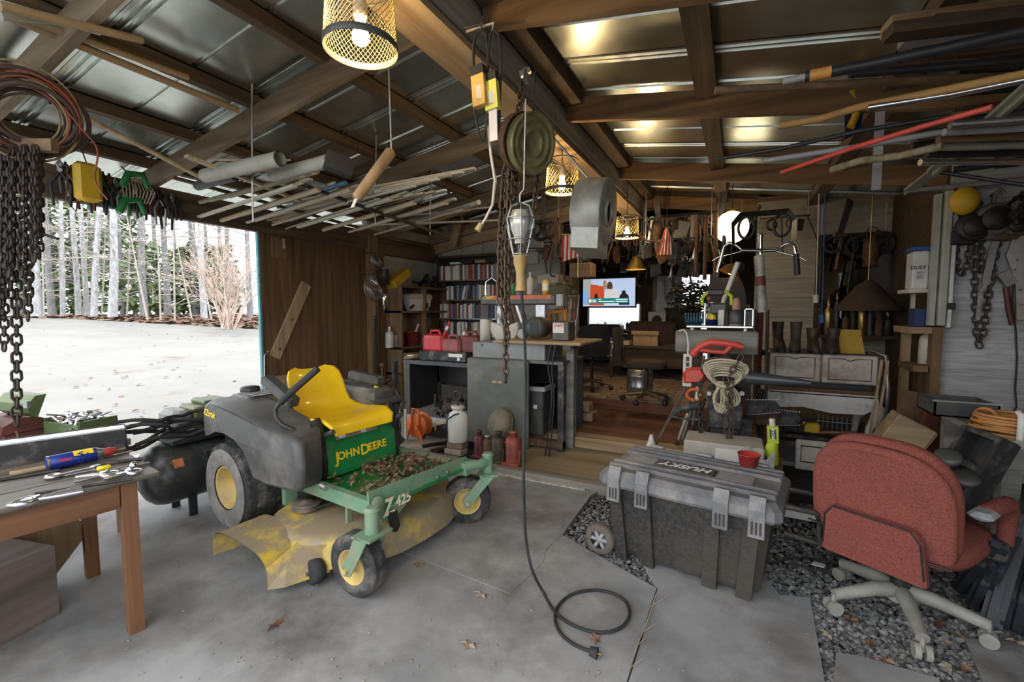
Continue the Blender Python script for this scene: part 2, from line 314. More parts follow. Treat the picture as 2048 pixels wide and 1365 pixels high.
# ------------------------------------------------------------------ clapboard walls
WHT = [mat('white_clapboard_%d' % i, c, .75, 0, col2=c2, scale=3.2, bump=.5, st=(.5, 3, 7), dist=2.2, detail=5) for i, (c, c2) in enumerate((((.40, .40, .41), (.66, .66, .67)), ((.36, .36, .37), (.60, .60, .61))))]
TANB = mat('tan_clapboard', (.30, .26, .20), .8, 0, col2=(.44, .39, .32), scale=3, bump=.3, st=(.5, 3, 6), dist=1.5)
def clap(par, x0, x1, y, z0, ex, n, ms):
    for j in range(n):
        z = z0+j*ex; part(par, 'board', MB().add([(x0, y-.024, z), (x1, y-.024, z), (x1, y, z), (x0, y, z), (x0, y-.006, z+ex+.012), (x1, y-.006, z+ex+.012), (x1, y, z+ex+.012), (x0, y, z+ex+.012)], [(3, 2, 1, 0), (4, 5, 6, 7), (0, 1, 5, 4), (1, 2, 6, 5), (2, 3, 7, 6), (3, 0, 4, 7)]), ms[j % len(ms)])
part(wb, 'gable_board', B(-2.8, 2.2, YB+.1, YB+.16, 2.88, 3.7), WDX)
wr = struct('wall_right', B(1.68, 3.4, 5.4, 5.5, 0, 3.0), WBX, 'white clapboard wall')
z680 = AY(1960, 679, 5.4).z; ex = .262
clap(wr, 1.66, 3.3, 5.4, z680-5*ex+.0, ex, 11, WHT)
part(wr, 'side_wall', B(3.28, 3.4, .6, 5.4, 0, 2.7), WBX)  # out of view, added to darken the right of the shed
part(wr, 'return_wall', B(1.68, 1.74, 5.5, YB, 0, 2.9), WDX)
struct('wall_front_unseen', B(1.25, 3.4, -.5, -.4, 0, 3.0), WBX, 'unseen board wall added to block light at the right of the shed front')  # unseen wall, added to keep bright sky off the mirror and right side
wbr = struct('wall_back_right', B(.2, 2.2, YB, YB+.08, 0, 3.0), WBX, 'tan clapboard wall behind the stove')
clap(wbr, .2, 1.7, YB, .06, .26, 11, [TANB])
# ------------------------------------------------------------------ back room shell
DW = mat('dark_panel_wall', (.055, .035, .024), .8, 0, .35, 9, .2); YF = 10.4
w2 = struct('wall_far', MB().box(-4.4, -3.2, YF, YF+.1, 0, 3.2).box(-1.95, -1.62, YF, YF+.1, 0, 3.2).box(-3.2, -1.95, YF, YF+.1, 1.62, 3.2).box(-3.2, -1.95, YF, YF+.1, 0, .98).box(-1.62, -.5, YF, YF+.1, 2.2, 3.2).box(-.5, 2.4, YF, YF+.1, 0, 3.2).box(-1.62, -.5, YF, YF+.1, 0, .3), DW, 'far wall of the back room')
struct('wall_room_left', B(-4.4, -4.3, YB, YF, 0, 3.2), DW); struct('wall_room_right', B(2.3, 2.4, YB, YF, 0, 3.2), DW)
struct('ceiling_back', B(-4.4, 2.4, YB+.1, YF+.1, 2.9, 2.98), WDX)
wn = struct('window_1', MB().box(-3.2, -3.16, YF-.03, YF+.06, .98, 1.62).box(-1.99, -1.95, YF-.03, YF+.06, .98, 1.62).box(-3.2, -1.95, YF-.03, YF+.06, 1.58, 1.62).box(-3.2, -1.95, YF-.06, YF+.06, .98, 1.02), WHITEP, 'bright low window below the television')
GLASS = mat('window_glass', (.9, .95, .95), .05, 0, .02, 3, 0, trans=1, spec=.5)
part(wn, 'pane', B(-3.16, -1.99, YF+.02, YF+.026, 1.02, 1.58), GLASS)
dx = struct('door_2', MB().box(-1.62, -1.15, YF, YF+.05, .3, 2.2), mat('white_door_paint', (.62, .62, .60), .5, 0, .08, 4, .03), 'white panelled door standing open in the back room')
for z0, z1 in ((.45, 1.1), (1.2, 1.75), (1.82, 2.1)): part(dx, 'panel', MB().bev(-1.56, -1.4, YF-.012, YF+.01, z0, z1, .008), WHITEP); part(dx, 'panel', MB().bev(-1.36, -1.2, YF-.012, YF+.01, z0, z1, .008), WHITEP)
w3 = struct('window_2', MB().box(-1.15, -1.1, YF-.03, YF+.06, .3, 2.2).box(-.55, -.5, YF-.03, YF+.06, .3, 2.2).box(-1.1, -.55, YF-.03, YF+.06, 1.22, 1.27), WHITEP, 'bright tall window beside the white door')
part(w3, 'pane', B(-1.1, -.55, YF+.02, YF+.026, .3, 1.22), GLASS); part(w3, 'pane', B(-1.1, -.55, YF+.02, YF+.026, 1.27, 2.2), GLASS)
part(w2, 'door_casing', B(-1.7, -1.62, YF-.04, YF+.02, .26, 2.25), WLZ)
# ------------------------------------------------------------------ outside ground
FIELD = mat('pale_dry_field', (.19, .186, .176), .95, 0, .1, .6, .1, dirt=(.13, .09, .06), dirt_amt=.12, dirt_scale=1.5)
struct('ground', MB().box(-70, -5.4, -45, 60, -.4, -.12).box(-5.4, 60, 7.3, 60, -.3, -.06).box(-5.4, 60, -45, -2, -.3, -.03).box(3.4, 60, -2, 7.3, -.3, -.03), FIELD, 'pale open field around the shed')
# =================================================================== RIDING MOWER
def face(o, xd, yd):
    x = V(xd).normalized(); z = x.cross(V(yd)).normalized(); y = z.cross(x)
    m = Matrix((x, y, z)).transposed().to_4x4(); m.translation = V(o); return m
MGREEN = mat('mower_green', (.012, .20, .055), .35, 0, .15, 9, .04, dirt=(.10, .20, .10), dirt_amt=.25, dirt_scale=7, coat=.3)
MGREEND = mat('faded_green', (.16, .30, .19), .55, 0, .15, 9, .06, dirt=(.27, .27, .19), dirt_amt=.42, dirt_scale=6)
MYEL = mat('seat_yellow', (.86, .56, .012), .38, 0, .06, 5, .03, coat=.2)
DECK = mat('deck_yellow', (.80, .55, .02), .5, 0, .12, 6, .1, dirt=(.30, .235, .15), dirt_amt=.86, dirt_scale=4)
RIM = mat('rim_yellow', (.62, .44, .12), .5, 0, .15, 6, .05, dirt=(.42, .33, .2), dirt_amt=.4, dirt_scale=8)
HOOD = mat('dusty_grey_hood', (.085, .084, .082), .55, 0, .2, 5, .05, dirt=(.22, .20, .18), dirt_amt=.33, dirt_scale=2.4)
TYRE = mat('dusty_tyre', (.035, .035, .036), .85, 0, .3, 20, .15, dirt=(.20, .18, .16), dirt_amt=.32, dirt_scale=6)
TWALL = mat('tyre_wall_dust', (.24, .22, .21), .85, 0, .25, 12, .1)
LETY = mat('decal_yellow', (.85, .60, .03), .4, 0, .03, 3, 0); LETC = mat('decal_cream', (.85, .80, .55), .4, 0, .03, 3, 0)
LETW = mat('decal_white', (.82, .82, .80), .5, 0, .03, 3, 0); DRED = mat('decal_red', (.6, .04, .03), .5, 0, .05, 3, 0); DBLK = mat('decal_black', (.015, .015, .017), .5, 0, .1, 3, 0)
mw = thing('riding_mower', 'dusty green and yellow zero turn riding mower with a yellow seat', 'mower', (-1.65, 2.11, 0), -6.6)
def ymat(x, y, z): return loc(x, y, z) @ rot(x=-90)          # lathe axis along +y
for sy in (-1, 1):
    m = ymat(-1.24, sy*.42, .295); w = part(mw, 'drive_tyre', MB().lathe([(.135, -.09), (.16, -.11), (.20, -.127), (.25, -.122), (.278, -.105), (.285, -.09), (.287, 0), (.285, .09), (.278, .105), (.25, .122), (.20, .127), (.16, .11), (.135, .09)], 40, m), TYRE)
    part(w, 'side_wall', MB().lathe([(.145, -.122*1), (.17, -.131), (.21, -.134), (.255, -.126)] if sy < 0 else [(.145, .122), (.17, .131), (.21, .134), (.255, .126)], 40, m), TWALL)
    tr = MB()
    for k in range(34):
        for q, (zc, tw) in enumerate(((-.082, 14), (-.03, -16), (.03, 16), (.082, -14))):
            a = 2*math.pi*(k+.5*(q % 2))/34
            tr.box(-.006, .008, -.017, .017, -.023, .023, m @ rot(z=math.degrees(a)) @ loc(.286-.006*(abs(zc) > .05), 0, zc) @ rot(x=tw))
    part(w, 'tread', tr, TYRE)
    s = -1 if sy < 0 else 1
    rim = part(w, 'rim', MB().lathe([(.142, s*.105), (.138, s*.118), (.128, s*.11), (.118, s*.06), (.10, s*.045), (.098, s*.02), (.04, s*.02), (.04, s*.04), (.0, s*.04)], 32, m), RIM)
    part(w, 'rim_barrel', MB().lathe([(.14, -.10), (.12, -.04), (.12, .04), (.14, .10)], 28, m), RIM)
# fenders and hood
side = [(-1.53, .60), (-1.54, .70), (-1.50, .82), (-1.40, .86), (-1.2, .855), (-1.0, .835), (-.85, .80), (-.70, .755), (-.55, .745), (-.44, .735), (-.40, .70), (-.385, .6), (-.395, .48), (-.44, .43), (-.55, .415), (-.72, .405), (-.86, .42), (-.90, .50), (-.96, .59), (-1.06, .65), (-1.2, .675), (-1.33, .665), (-1.45, .62)]
cx, cz = -.92, .68
for s in (-1, 1):
    rings = []
    for y, k, sh in ((.27, 1, 0), (.38, 1, 0), (.47, 1, 0), (.515, .985, 0), (.54, .95, 0), (.55, .90, 0)):
        nose = -.55 if s > 0 else .15 if y < .3 else (.8 if y < .5 else 1)
        rings.append([(cx+(x-cx)*k if x < -.66 else -.66+(cx+(x-cx)*k+.66)*nose, s*(y+.02*math.sin((x+1.5)*5)), cz+(z-cz)*k) for x, z in side])
    if s > 0: rings = [list(reversed(r)) for r in rings]
    fd = part(mw, 'fender', MB().loft(rings), HOOD)
    if s < 0:
        text(fd, 'EZtrak', .055, face((-1.35, -.566, .775), (1, 0, -.06), (0, .12, 1)), LETY, bold=.001)
        part(fd, 'bolt', MB().cyl((-.345, -.44, .475), (-.30, -.44, .47), .02, n=8), STEEL)
def rr_sec(x, w, z0, z1, b): return [(x, -w, z0), (x, -w, z1-b), (x, -w+b, z1), (x, w-b, z1), (x, w, z1-b), (x, w, z0)]
hood = part(mw, 'hood', MB().loft([rr_sec(-1.55, .34, .62, .80, .06), rr_sec(-1.5, .40, .6, .855, .05), rr_sec(-1.3, .42, .58, .875, .04), rr_sec(-1.22, .42, .58, .87, .04), rr_sec(-1.16, .40, .6, .82, .03)], sm=False), HOOD)
part(hood, 'fuel_cap', MB().lathe([(.062, 0), (.066, .02), (.06, .034), (.03, .042), (0, .042)], 14, loc(-1.42, -.27, .87)), BLACKP)
for k in range(4): part(hood, 'decal_stripe', B(-1.40+k*.06, -1.365+k*.06, -.37, -.1, .8745, .8765), mat('decal_grey', (.30, .31, .32), .6))
part(mw, 'control_panel', MB().bev(-1.18, -.78, .27, .5, .72, .865, .03), HOOD); 
kn = part(mw, 'throttle_lever', MB().cyl((-.95, .40, .86), (-.93, .40, .92), .006, n=6), STEEL); part(kn, 'knob', MB().ball((-.93, .40, .93), .02, 10), ORANGE)
part(mw, 'key_switch', MB().cyl((-.83, .36, .86), (-.83, .36, .885), .018, n=10), LETY)
# seat
prof = [(-.545, .665), (-.555, .705), (-.60, .728), (-.70, .722), (-.82, .712), (-.92, .722), (-.985, .76), (-1.025, .83), (-1.06, .91), (-1.09, .975), (-1.11, 1.0), (-1.125, 1.005)]
ws = [.225, .25, .262, .265, .262, .25, .225, .215, .215, .205, .18, .12]; rings = []
for i, ((x, z), w) in enumerate(zip(prof, ws)):
    a = V((prof[min(i+1, 11)][0]-prof[max(i-1, 0)][0], 0, prof[min(i+1, 11)][1]-prof[max(i-1, 0)][1])).normalized(); nrm = V((a.z, 0, -a.x))
    ring = []
    for j in range(20):
        t = 2*math.pi*j/20; c, s_ = math.cos(t), math.sin(t); yy = w*math.copysign(abs(c)**.5, c)
        th = .028*math.copysign(abs(s_)**.7, s_); lift = .035*(abs(yy)/w)**4-.012*(1-(yy/w)**2)*(1 if 2 < i < 10 else .3)
        p = V((x, yy, z))+nrm*(th+lift); ring.append(tuple(p))
    rings.append(ring)
seat = part(mw, 'seat', MB().loft(rings), MYEL)
part(seat, 'back_crease', MB().tube([(-1.028, y, .86+.01*math.cos(y*8)) for y in (-.15, -.08, 0, .08, .15)], .006, 6), MYEL)
part(seat, 'seat_bracket', B(-.98, -.62, -.2, .2, .62, .695), BLACKP)
for s in (-1, 1):
    part(mw, 'armrest', MB().bev(-.17, .17, -.04, .04, -.035, .035, .012, loc(-.92, s*.335, .935) @ rot(y=22 if s < 0 else 4)), GREYD)
    lv = part(mw, 'steering_lever', MB().tube([(-.58, s*.34, .64), (-.60, s*.40, .72), (-.63, s*.45, .76), (-.68, s*.465, .775), (-.73, s*.47, .81), (-.745, s*.465, .86), (-.71, s*.44, .92)], .0125, 8), BLACKP)
    part(lv, 'grip', MB().tube([(-.72, s*.445, .90), (-.66, s*.39, .98), (-.56, s*.30, 1.10)], .021, 10), RUBBER)
    bk = part(mw, 'lever_bracket', MB().prism([(-.72, .42), (-.54, .42), (-.53, .52), (-.56, .70), (-.60, .79), (-.69, .74), (-.74, .6)], .03, face((0, s*.285+.015, 0), (1, 0, 0), (0, 0, 1))), IRON)
    part(bk, 'outer_plate', MB().prism([(-.68, .46), (-.57, .46), (-.55, .62), (-.59, .77), (-.66, .72)], .02, face((0, s*.335+.01, 0), (1, 0, 0), (0, 0, 1))), DUSTY)
    for (bx, bz) in ((-.63, .52), (-.60, .62), (-.59, .70)): part(bk, 'bolt', MB().cyl((bx, s*.34, bz), (bx, s*.365, bz), .013, n=6), STEEL)
    part(mw, 'damper', MB().cyl((-.60, s*.30, .66), (-.47, s*.27, .72), .017, n=8), GREYD)
# console
csec = lambda y: [(-.95, y, .42), (-.95, y, .70), (-.66, y, .70), (-.60, y, .68), (-.545, y, .60), (-.525, y, .42)]
con = part(mw, 'console', MB().loft([csec(-.27), csec(.27)], sm=False), MGREEN)
lab = part(con, 'warning_label', MB().add([(-.585, -.19, .665), (-.562, -.19, .632), (-.562, .13, .632), (-.585, .13, .665)], [(0, 1, 2, 3)], m=loc(.006, 0, .004)), mat('decal_mauve', (.30, .22, .21), .6))
part(con, 'label_picture', MB().add([(-.585, -.17, .665), (-.564, -.17, .636), (-.564, -.12, .636), (-.585, -.12, .665)], [(0, 1, 2, 3)], m=loc(.008, 0, .006)), LETW); part(con, 'label_picture', MB().add([(-.585, 0, .665), (-.564, 0, .636), (-.564, .04, .636), (-.585, .04, .665)], [(0, 1, 2, 3)], m=loc(.008, 0, .006)), LETW)
tmx = face((-.530, -.02, .53), (0, 1, 0), (-.12, 0, 1))
text(con, 'J', .095, tmx @ loc(-.185, 0, 0), LETY, bold=.0022); text(con, 'OHN', .07, tmx @ loc(-.10, .004, 0), LETY, bold=.002, spacing=1.05)
text(con, 'D', .095, tmx @ loc(.025, 0, 0), LETY, bold=.0022); text(con, 'EERE', .07, tmx @ loc(.128, .004, 0), LETY, bold=.002, spacing=1.05)
# foot pan and frame
part(mw, 'foot_pan', MB().box(-.56, .03, -.35, .35, .395, .405), MGREEN)
for s in (-1, 1): part(mw, 'frame_rail', MB().box(-1.0, .05, s*.365-.02, s*.365+.02, .36, .44), MGREEND)
fp = [(-.40, .50), (.40, .47), (.44, .43), (.42, .355), (.34, .36), (.2, .40), (0, .41), (-.10, .385), (-.17, .34), (-.24, .305), (-.33, .31), (-.36, .38), (-.40, .38)]
pl = part(mw, 'front_plate', MB().prism(fp, .012, face((.045, 0, 0), (0, 1, 0), (-.12, 0, 1))), MGREEND)
tm = face((.0285, -.295, .385), (0, 1, 0), (-.12, 0, 1)) @ loc(0, 0, .002)
text(pl, 'Z', .12, tm @ loc(.0, 0, .002), LETC, bold=.003, name='lettering'); text(pl, '425', .075, tm @ loc(.105, .008, .002), LETC, bold=.002, shear=.1)
for y, z in ((-.16, .425), (.08, .435), (.17, .44)): part(pl, 'bolt', MB().cyl((.04-.12*(z-.4), y, z), (.012-.12*(z-.4)+.045, y, z), .01, n=8), STEEL)
lf = MB(); random.seed(3)
for k in range(900):
    x, y = random.uniform(-.50, .0), random.uniform(-.33, .33)
    if x < -.2 and y < -.05 and random.random() < .75: continue
    s_ = random.uniform(.012, .028); mm = loc(x, y, .41+random.uniform(0, .045)) @ rot(random.uniform(0, 360), random.uniform(-50, 50), random.uniform(-50, 50))
    lf.add([(-s_, 0, 0), (0, -s_*.5, .004), (s_, 0, .003), (0, s_*.5, .004)], [(0, 1, 2, 3)], m=mm)
LEAF = mat('dead_leaf', (.13, .065, .04), .85, 0, col2=(.30, .19, .13), scale=25, bump=.1)
lo_ = part(mw, 'dead_leaves', lf, LEAF, 'heap of brown dead leaves in the foot pan'); lo_['kind'] = 'stuff'
# casters
def caster(px, py, wx, wy, r=.16):
    d = V((wx-px, wy-py, 0)); a = math.degrees(math.atan2(-d.y, -d.x)); M0 = loc(wx, wy, 0) @ rot(a)
    m = M0 @ ymat(0, 0, r)
    cs = part(mw, 'caster_fork', MB(M0), MGREEND); me = MB(M0)
    for s in (-1, 1):
        q = [(-.02, r-.035), (.02, r-.03), (.06, r+.03), (d.length+.035, .33), (d.length-.04, .345), (.0, r+.06), (-.03, r+.01)]
        me.prism(q, .01, face((0, s*.075+.005, 0), (1, 0, 0), (0, 0, 1)))
    me.box(d.length-.06, d.length+.06, -.08, .08, .333, .345)
    me.cyl((d.length, 0, .34), (d.length, 0, .46), .036, n=14).cyl((d.length, 0, .46), (d.length, 0, .475), .042, .03, n=14)
    old = cs.data; cs.data = me.mesh('caster_fork'); cs.data.materials.append(MGREEND)
    part(cs, 'axle_bolt', MB(M0).cyl((0, -.095, r), (0, .095, r), .013, n=8), RIM)
    ty = part(mw, 'caster_tyre', MB().lathe([(.082, -.045), (.10, -.052), (.13, -.052), (.152, -.042)]+[(.16-(.005 if i % 2 else 0), -.036+i*.009) for i in range(9)]+[(.152, .042), (.13, .052), (.10, .052), (.082, .045)], 36, m), TYRE)
    part(ty, 'rim', MB().lathe([(.0, -.03), (.03, -.03), (.03, -.02), (.07, -.02), (.078, -.045), (.09, -.05)], 24, m).lathe([(.0, .03), (.03, .03), (.03, .02), (.07, .02), (.078, .045), (.09, .05)], 24, m), RIM)
    p = M0 @ V((d.length, 0, .42)); return p
p1 = caster(.11, -.47, .01, -.48); p2 = caster(.09, .53, -.02, .44)
part(mw, 'caster_arm', MB().tube([(.03, -.36, .44), (.07, -.41, .43), p1], .035, 8), MGREEND)
part(mw, 'caster_arm', MB().tube([(.03, .36, .42), (.08, .44, .415), p2], .035, 8), MGREEND)
# cutting deck
pl_ = []
for k in range(36):
    t = 2*math.pi*k/36; c, s_ = math.cos(t), math.sin(t); x = -.47+.43*math.copysign(abs(c)**.75, c)+.05*math.cos(3*t)*(c > 0); y = .62*math.copysign(abs(s_)**.7, s_)
    pl_.append((x, y))
dk = part(mw, 'cutting_deck', MB().loft([[(-.47+(x+.47)*k, y*k, z) for x, y in pl_] for k, z in ((1.02, .075), (1.0, .085), (.99, .17), (.95, .215), (.88, .235), (.3, .24))]), DECK)
def chute(u, v):
    t = math.pi*(1-u); x = -.63+.25*math.copysign(abs(math.cos(t))**.6, math.cos(t))*(1+.15*v); z = .05+(.235-.05-.02*v)*abs(math.sin(t))**.4 ; return (x, -.52-.24*v, z)
part(dk, 'chute', MB().grid(chute, 18, 4).grid(lambda u, v: tuple(V(chute(u, v))*1+V((0, 0, -.006))), 18, 4), DECK)
part(dk, 'chute_lip', MB().add([(-.37, -.52, .05), (-.345, -.76, .04), (-.29, -.70, .04), (-.2, -.5, .05), (-.37, -.52, .225), (-.35, -.76, .15), (-.30, -.68, .15), (-.22, -.5, .2)], [(0, 1, 5, 4), (1, 2, 6, 5), (2, 3, 7, 6), (4, 5, 6, 7)]), DECK)
for x, y in ((-.62, -.36), (-.5, .05), (-.62, .4)):
    pu = part(dk, 'pulley', MB().lathe([(.0, .05), (.03, .05), (.03, .04), (.085, .04), (.09, .034), (.075, .02), (.09, .006), (.085, 0), (0, 0)], 24, loc(x, y, .25)), mat('rusty_steel', (.20, .16, .13), .6, .5, .3, 14, .2))
part(dk, 'belt', MB().tube([(-.53, -.36, .27), (-.42, .05, .27), (-.53, .4, .27), (-.71, .4, .27), (-.6, .05, .27), (-.71, -.36, .27)], .009, 6, True), RUBBER)
part(dk, 'hanger', B(-.28, -.262, -.34, -.31, .22, .34), MGREEND); part(dk, 'hanger', B(-.86, -.82, -.38, -.3, .22, .45), MGREEND)
part(dk, 'link', MB().prism([(-.03, .0), (.03, -.01), (.05, -.1), (.03, -.13), (.0, -.12), (-.03, -.05)], .008, face((.03, -.27, .36), (0, 1, 0), (0, 0, 1))), IRON)
aw = part(dk, 'gauge_wheel', MB().lathe([(.012, -.035), (.05, -.035), (.066, -.028), (.07, 0), (.066, .028), (.05, .035), (.012, .035)], 20, ymat(-.25, -.56, .075)), RUBBER)
part(dk, 'gauge_axle', MB().cyl((-.25, -.61, .075), (-.25, -.5, .075), .012, n=8), STEEL)
part(mw, 'engine_guard', B(-1.62, -1.45, -.36, .36, .38, .62), IRON); part(mw, 'axle_case', B(-1.36, -1.12, -.3, .3, .22, .42), IRON); part(mw, 'belly_frame', B(-1.1, -.5, -.28, .28, .30, .40), IRON)
# =================================================================== TOOL TABLE, LEFT FOREGROUND
TBL = wood('reddish_table_wood', (.11, .047, .02), (.22, .10, .048), 'y', 6); TBLZ = wood('reddish_table_leg', (.12, .05, .022), (.23, .105, .05), 'z', 6)
TOPG = wood('greasy_table_top', (.055, .045, .038), (.17, .145, .12), 'y', 7, rough=.5)
tb = thing('work_table', 'reddish wooden table with a greasy dark top covered in hand tools', 'table', (-2.36, 1.04, 0), 171)
TD, TL, TZ = .78, 1.25, .715
for j in range(4): part(tb, 'top_plank', MB().bev(-.02+j*.2, .176+j*.2, -.04, TL+.05, TZ-.022+.002*(j % 2), TZ+.002*(j % 2), .004), TOPG)
for x in (.0, TD-.05): part(tb, 'apron', B(x+.01, x+.035, .1, TL-.1, TZ-.13, TZ-.024), TBL)
for y in (.06, TL-.08): part(tb, 'apron', B(.05, TD-.05, y, y+.025, TZ-.13, TZ-.024), TBL)
for x in (0, TD-.055):
    for y in (.04, .66, TL-.1): 
        if y == .66 and x > .1: continue
        part(tb, 'leg', B(x, x+.055, y, y+.055, 0, TZ-.02), TBLZ)
def onT(px, py, z=TZ): return G(px, py, z)
TZ2 = TZ+.003
# spray can
a, b = onT(92, 925, TZ+.045), onT(178, 908, TZ+.045); dv = (b-a).normalized(); r = .033
cn = thing('spray_can', 'blue and yellow spray can with a red cap lying on the tool table', 'can', (a.x, a.y, TZ)); I = wm(cn); m = I @ basis(V((a.x, a.y, TZ+r+.004)), dv)
CANB = mat('can_blue', (.015, .03, .22), .3, .2, .05, 4, 0)
part(cn, 'body', MB().lathe([(0, 0), (r*.9, 0), (r, .004), (r, .165), (r*.98, .17)], 24, m), CANB); part(cn, 'rim', MB().lathe([(r*1.03, .0), (r*1.04, .004), (r*1.0, .009)], 24, m), STEEL)
part(cn, 'shoulder', MB().lathe([(r*.98, .17), (r*.8, .186), (r*.62, .192), (r*.62, .2)], 24, m), STEEL); part(cn, 'cap', MB().lathe([(r*.6, .195), (r*.62, .225), (r*.5, .232), (r*.5, .245), (0, .247)], 20, m), REDP)
part(cn, 'label_band', MB().lathe([(r*1.012, .088), (r*1.012, .158)], 24, m, a0=-40, a1=150), LETY)
up3 = V((0, 0, 1)); cv = (V((0, 0, CAMH))-V((a.x, a.y, TZ))).normalized(); nrm = (cv-dv*cv.dot(dv)).normalized(); q = a.copy(); q.z = TZ+r+.004
sx = nrm.cross(dv)
for s_, o_, sz in (('WD', .108, .028), ('40', .135, .028)): text(cn, s_, sz, I @ face(q+dv*o_+nrm*(r*1.03), -sx, dv), CANB, bold=.001)
text(cn, 'MULTI', .014, I @ face(q+dv*.06+nrm*(r*1.02), dv, sx), DRED, bold=.001)
# hand tools on the table
def plier(name, p, q, mt, label, open_=.02, hmat=None):
    p, q = V(p), V(q); d = (q-p).normalized(); s = V((-d.y, d.x, 0)); L = (q-p).length
    t = thing(name, label, 'pliers', p); I = wm(t); h = V((0, 0, .012))
    for k in (-1, 1):
        part(t, 'handle', MB(I).tube([p+h+s*k*.03, p+h+d*L*.3+s*k*.024, p+h+d*L*.62+s*k*.006], .008, 8), hmat or mt)
        part(t, 'jaw', MB(I).tube([p+h+d*L*.58-s*k*.004, p+h+d*L*.72+s*k*(.016+open_), p+h+d*L*.88+s*k*(.012+open_), q+h+s*k*open_*.5], [.010, .012, .009, .004], 8), mt)
    part(t, 'pivot', MB(I).cyl(p+d*L*.63+V((0, 0, .0)), p+d*L*.63+V((0, 0, .026)), .012, n=10), mt); return t
TOOLC = mat('bright_tool_steel', (.62, .63, .66), .25, .95, .15, 12, .03)
plier('slip_joint_pliers', onT(165, 985), onT(14, 1018), TOOLC, 'chrome slip joint pliers at the near left corner of the tool table', .012)
plier('locking_pliers', onT(150, 965), onT(238, 950), TOOLC, 'small chrome locking pliers near the front edge of the tool table')
plier('curved_jaw_pliers', onT(205, 962), onT(285, 945), TOOLC, 'curved jaw pliers at the right front corner of the tool table')
def rod_tool(name, p, q, r, mt, label, cat, hm=None, hl=.4, hr=None):
    p, q = V(p)+V((0, 0, (hr or r)+.001)), V(q)+V((0, 0, (hr or r)+.001)); d = q-p
    if not hm: return one(name, MB().cyl(p, q, r, n=8), mt, label, cat)
    t = thing(name, label, cat, p-V((0, 0, hr))); I = wm(t)
    part(t, 'shaft', MB(I).cyl(p, q, r, n=8), mt); part(t, 'handle', MB(I).tube([p, p+d*.05, p+d*hl*.5, p+d*hl*.9, p+d*hl], [hr*.7, hr, hr*.9, hr, hr*.6], 10), hm); return t
rod_tool('screwdriver', onT(222, 940), onT(130, 958), .004, TOOLC, 'screwdriver with a yellow handle beside the ratchet wrench', 'screwdriver', mat('clear_yellow', (.75, .62, .03), .2, 0, .1, 5, 0), .32, .013)
tr_ = thing('ratchet_wrench', 'chrome ratchet wrench with a ring head on the tool table', 'wrench', onT(110, 955)); I = wm(tr_)
part(tr_, 'ring', MB(I).torus(onT(107, 958)+V((0, 0, .012)), .022, .008, n=20), TOOLC); part(tr_, 'handle', MB(I).beam(onT(120, 956)+V((0, 0, .012)), onT(190, 940)+V((0, 0, .012)), .018, .009), TOOLC)
part(tr_, 'grip', MB(I).beam(onT(185, 942)+V((0, 0, .014)), onT(198, 938)+V((0, 0, .014)), .024, .014), TOOLC)
rod_tool('flat_file', onT(285, 922), onT(190, 935), .009, DUSTY, 'dark flat file lying behind the screwdriver', 'file')
rod_tool('long_pry_bar', onT(265, 962), onT(70, 992), .006, IRON, 'long thin pry bar along the front of the tool table', 'pry bar')
rod_tool('socket_extension', onT(298, 930), onT(240, 945), .007, TOOLC, 'socket extension bar at the right end of the tool table', 'socket bar')
one('ball_stud', MB().ball(onT(268, 940)+V((0, 0, .02)), .018, 12).cyl(onT(268, 940), onT(268, 940)+V((0, 0, .01)), .012, n=10), CHROME, 'shiny steel ball stud on the tool table', 'ball stud')
rod_tool('punch', onT(265, 905), onT(205, 918), .005, TOOLC, 'thin steel punch right of the red cap', 'punch'); rod_tool('wooden_dowel', onT(150, 930), onT(20, 955), .012, WLX, 'round wooden dowel lying below the spray can', 'dowel')
rod_tool('long_chisel', onT(120, 945), onT(0, 965), .008, IRON, 'dark cold chisel on the left of the tool table', 'chisel')
rod_tool('wood_stick', onT(250, 900), onT(190, 915), .006, WLX, 'thin wooden stick behind the spray can cap', 'stick')
# long dark steel tray along the back of the table
p0, p1 = onT(252, 895), onT(0, 935); d = (p1-p0).normalized(); s_ = V((d.y, -d.x, 0)); s_ = s_ if s_.x < 0 else -s_
ty = thing('steel_tray', 'long black steel tool tray along the back of the tool table', 'tray', p0); I = wm(ty)
part(ty, 'front_side', MB(I).beam(p0+V((0, 0, .05)), p1+d*.5+V((0, 0, .05)), .012, .095), DUSTY); part(ty, 'back_side', MB(I).beam(p0+s_*.16+V((0, 0, .05)), p1+d*.5+s_*.16+V((0, 0, .05)), .012, .095), DUSTY)
part(ty, 'bottom', MB(I).beam(p0+s_*.08+V((0, 0, .006)), p1+d*.5+s_*.08+V((0, 0, .006)), .16, .008), DUSTY); part(ty, 'end', MB(I).beam(p0+V((0, 0, .05)), p0+s_*.16+V((0, 0, .05)), .012, .095), DUSTY); part(ty, 'rim', MB(I).beam(p0+s_*.05+V((0, 0, .1)), p1+d*.5+s_*.05+V((0, 0, .1)), .09, .01), ALU)
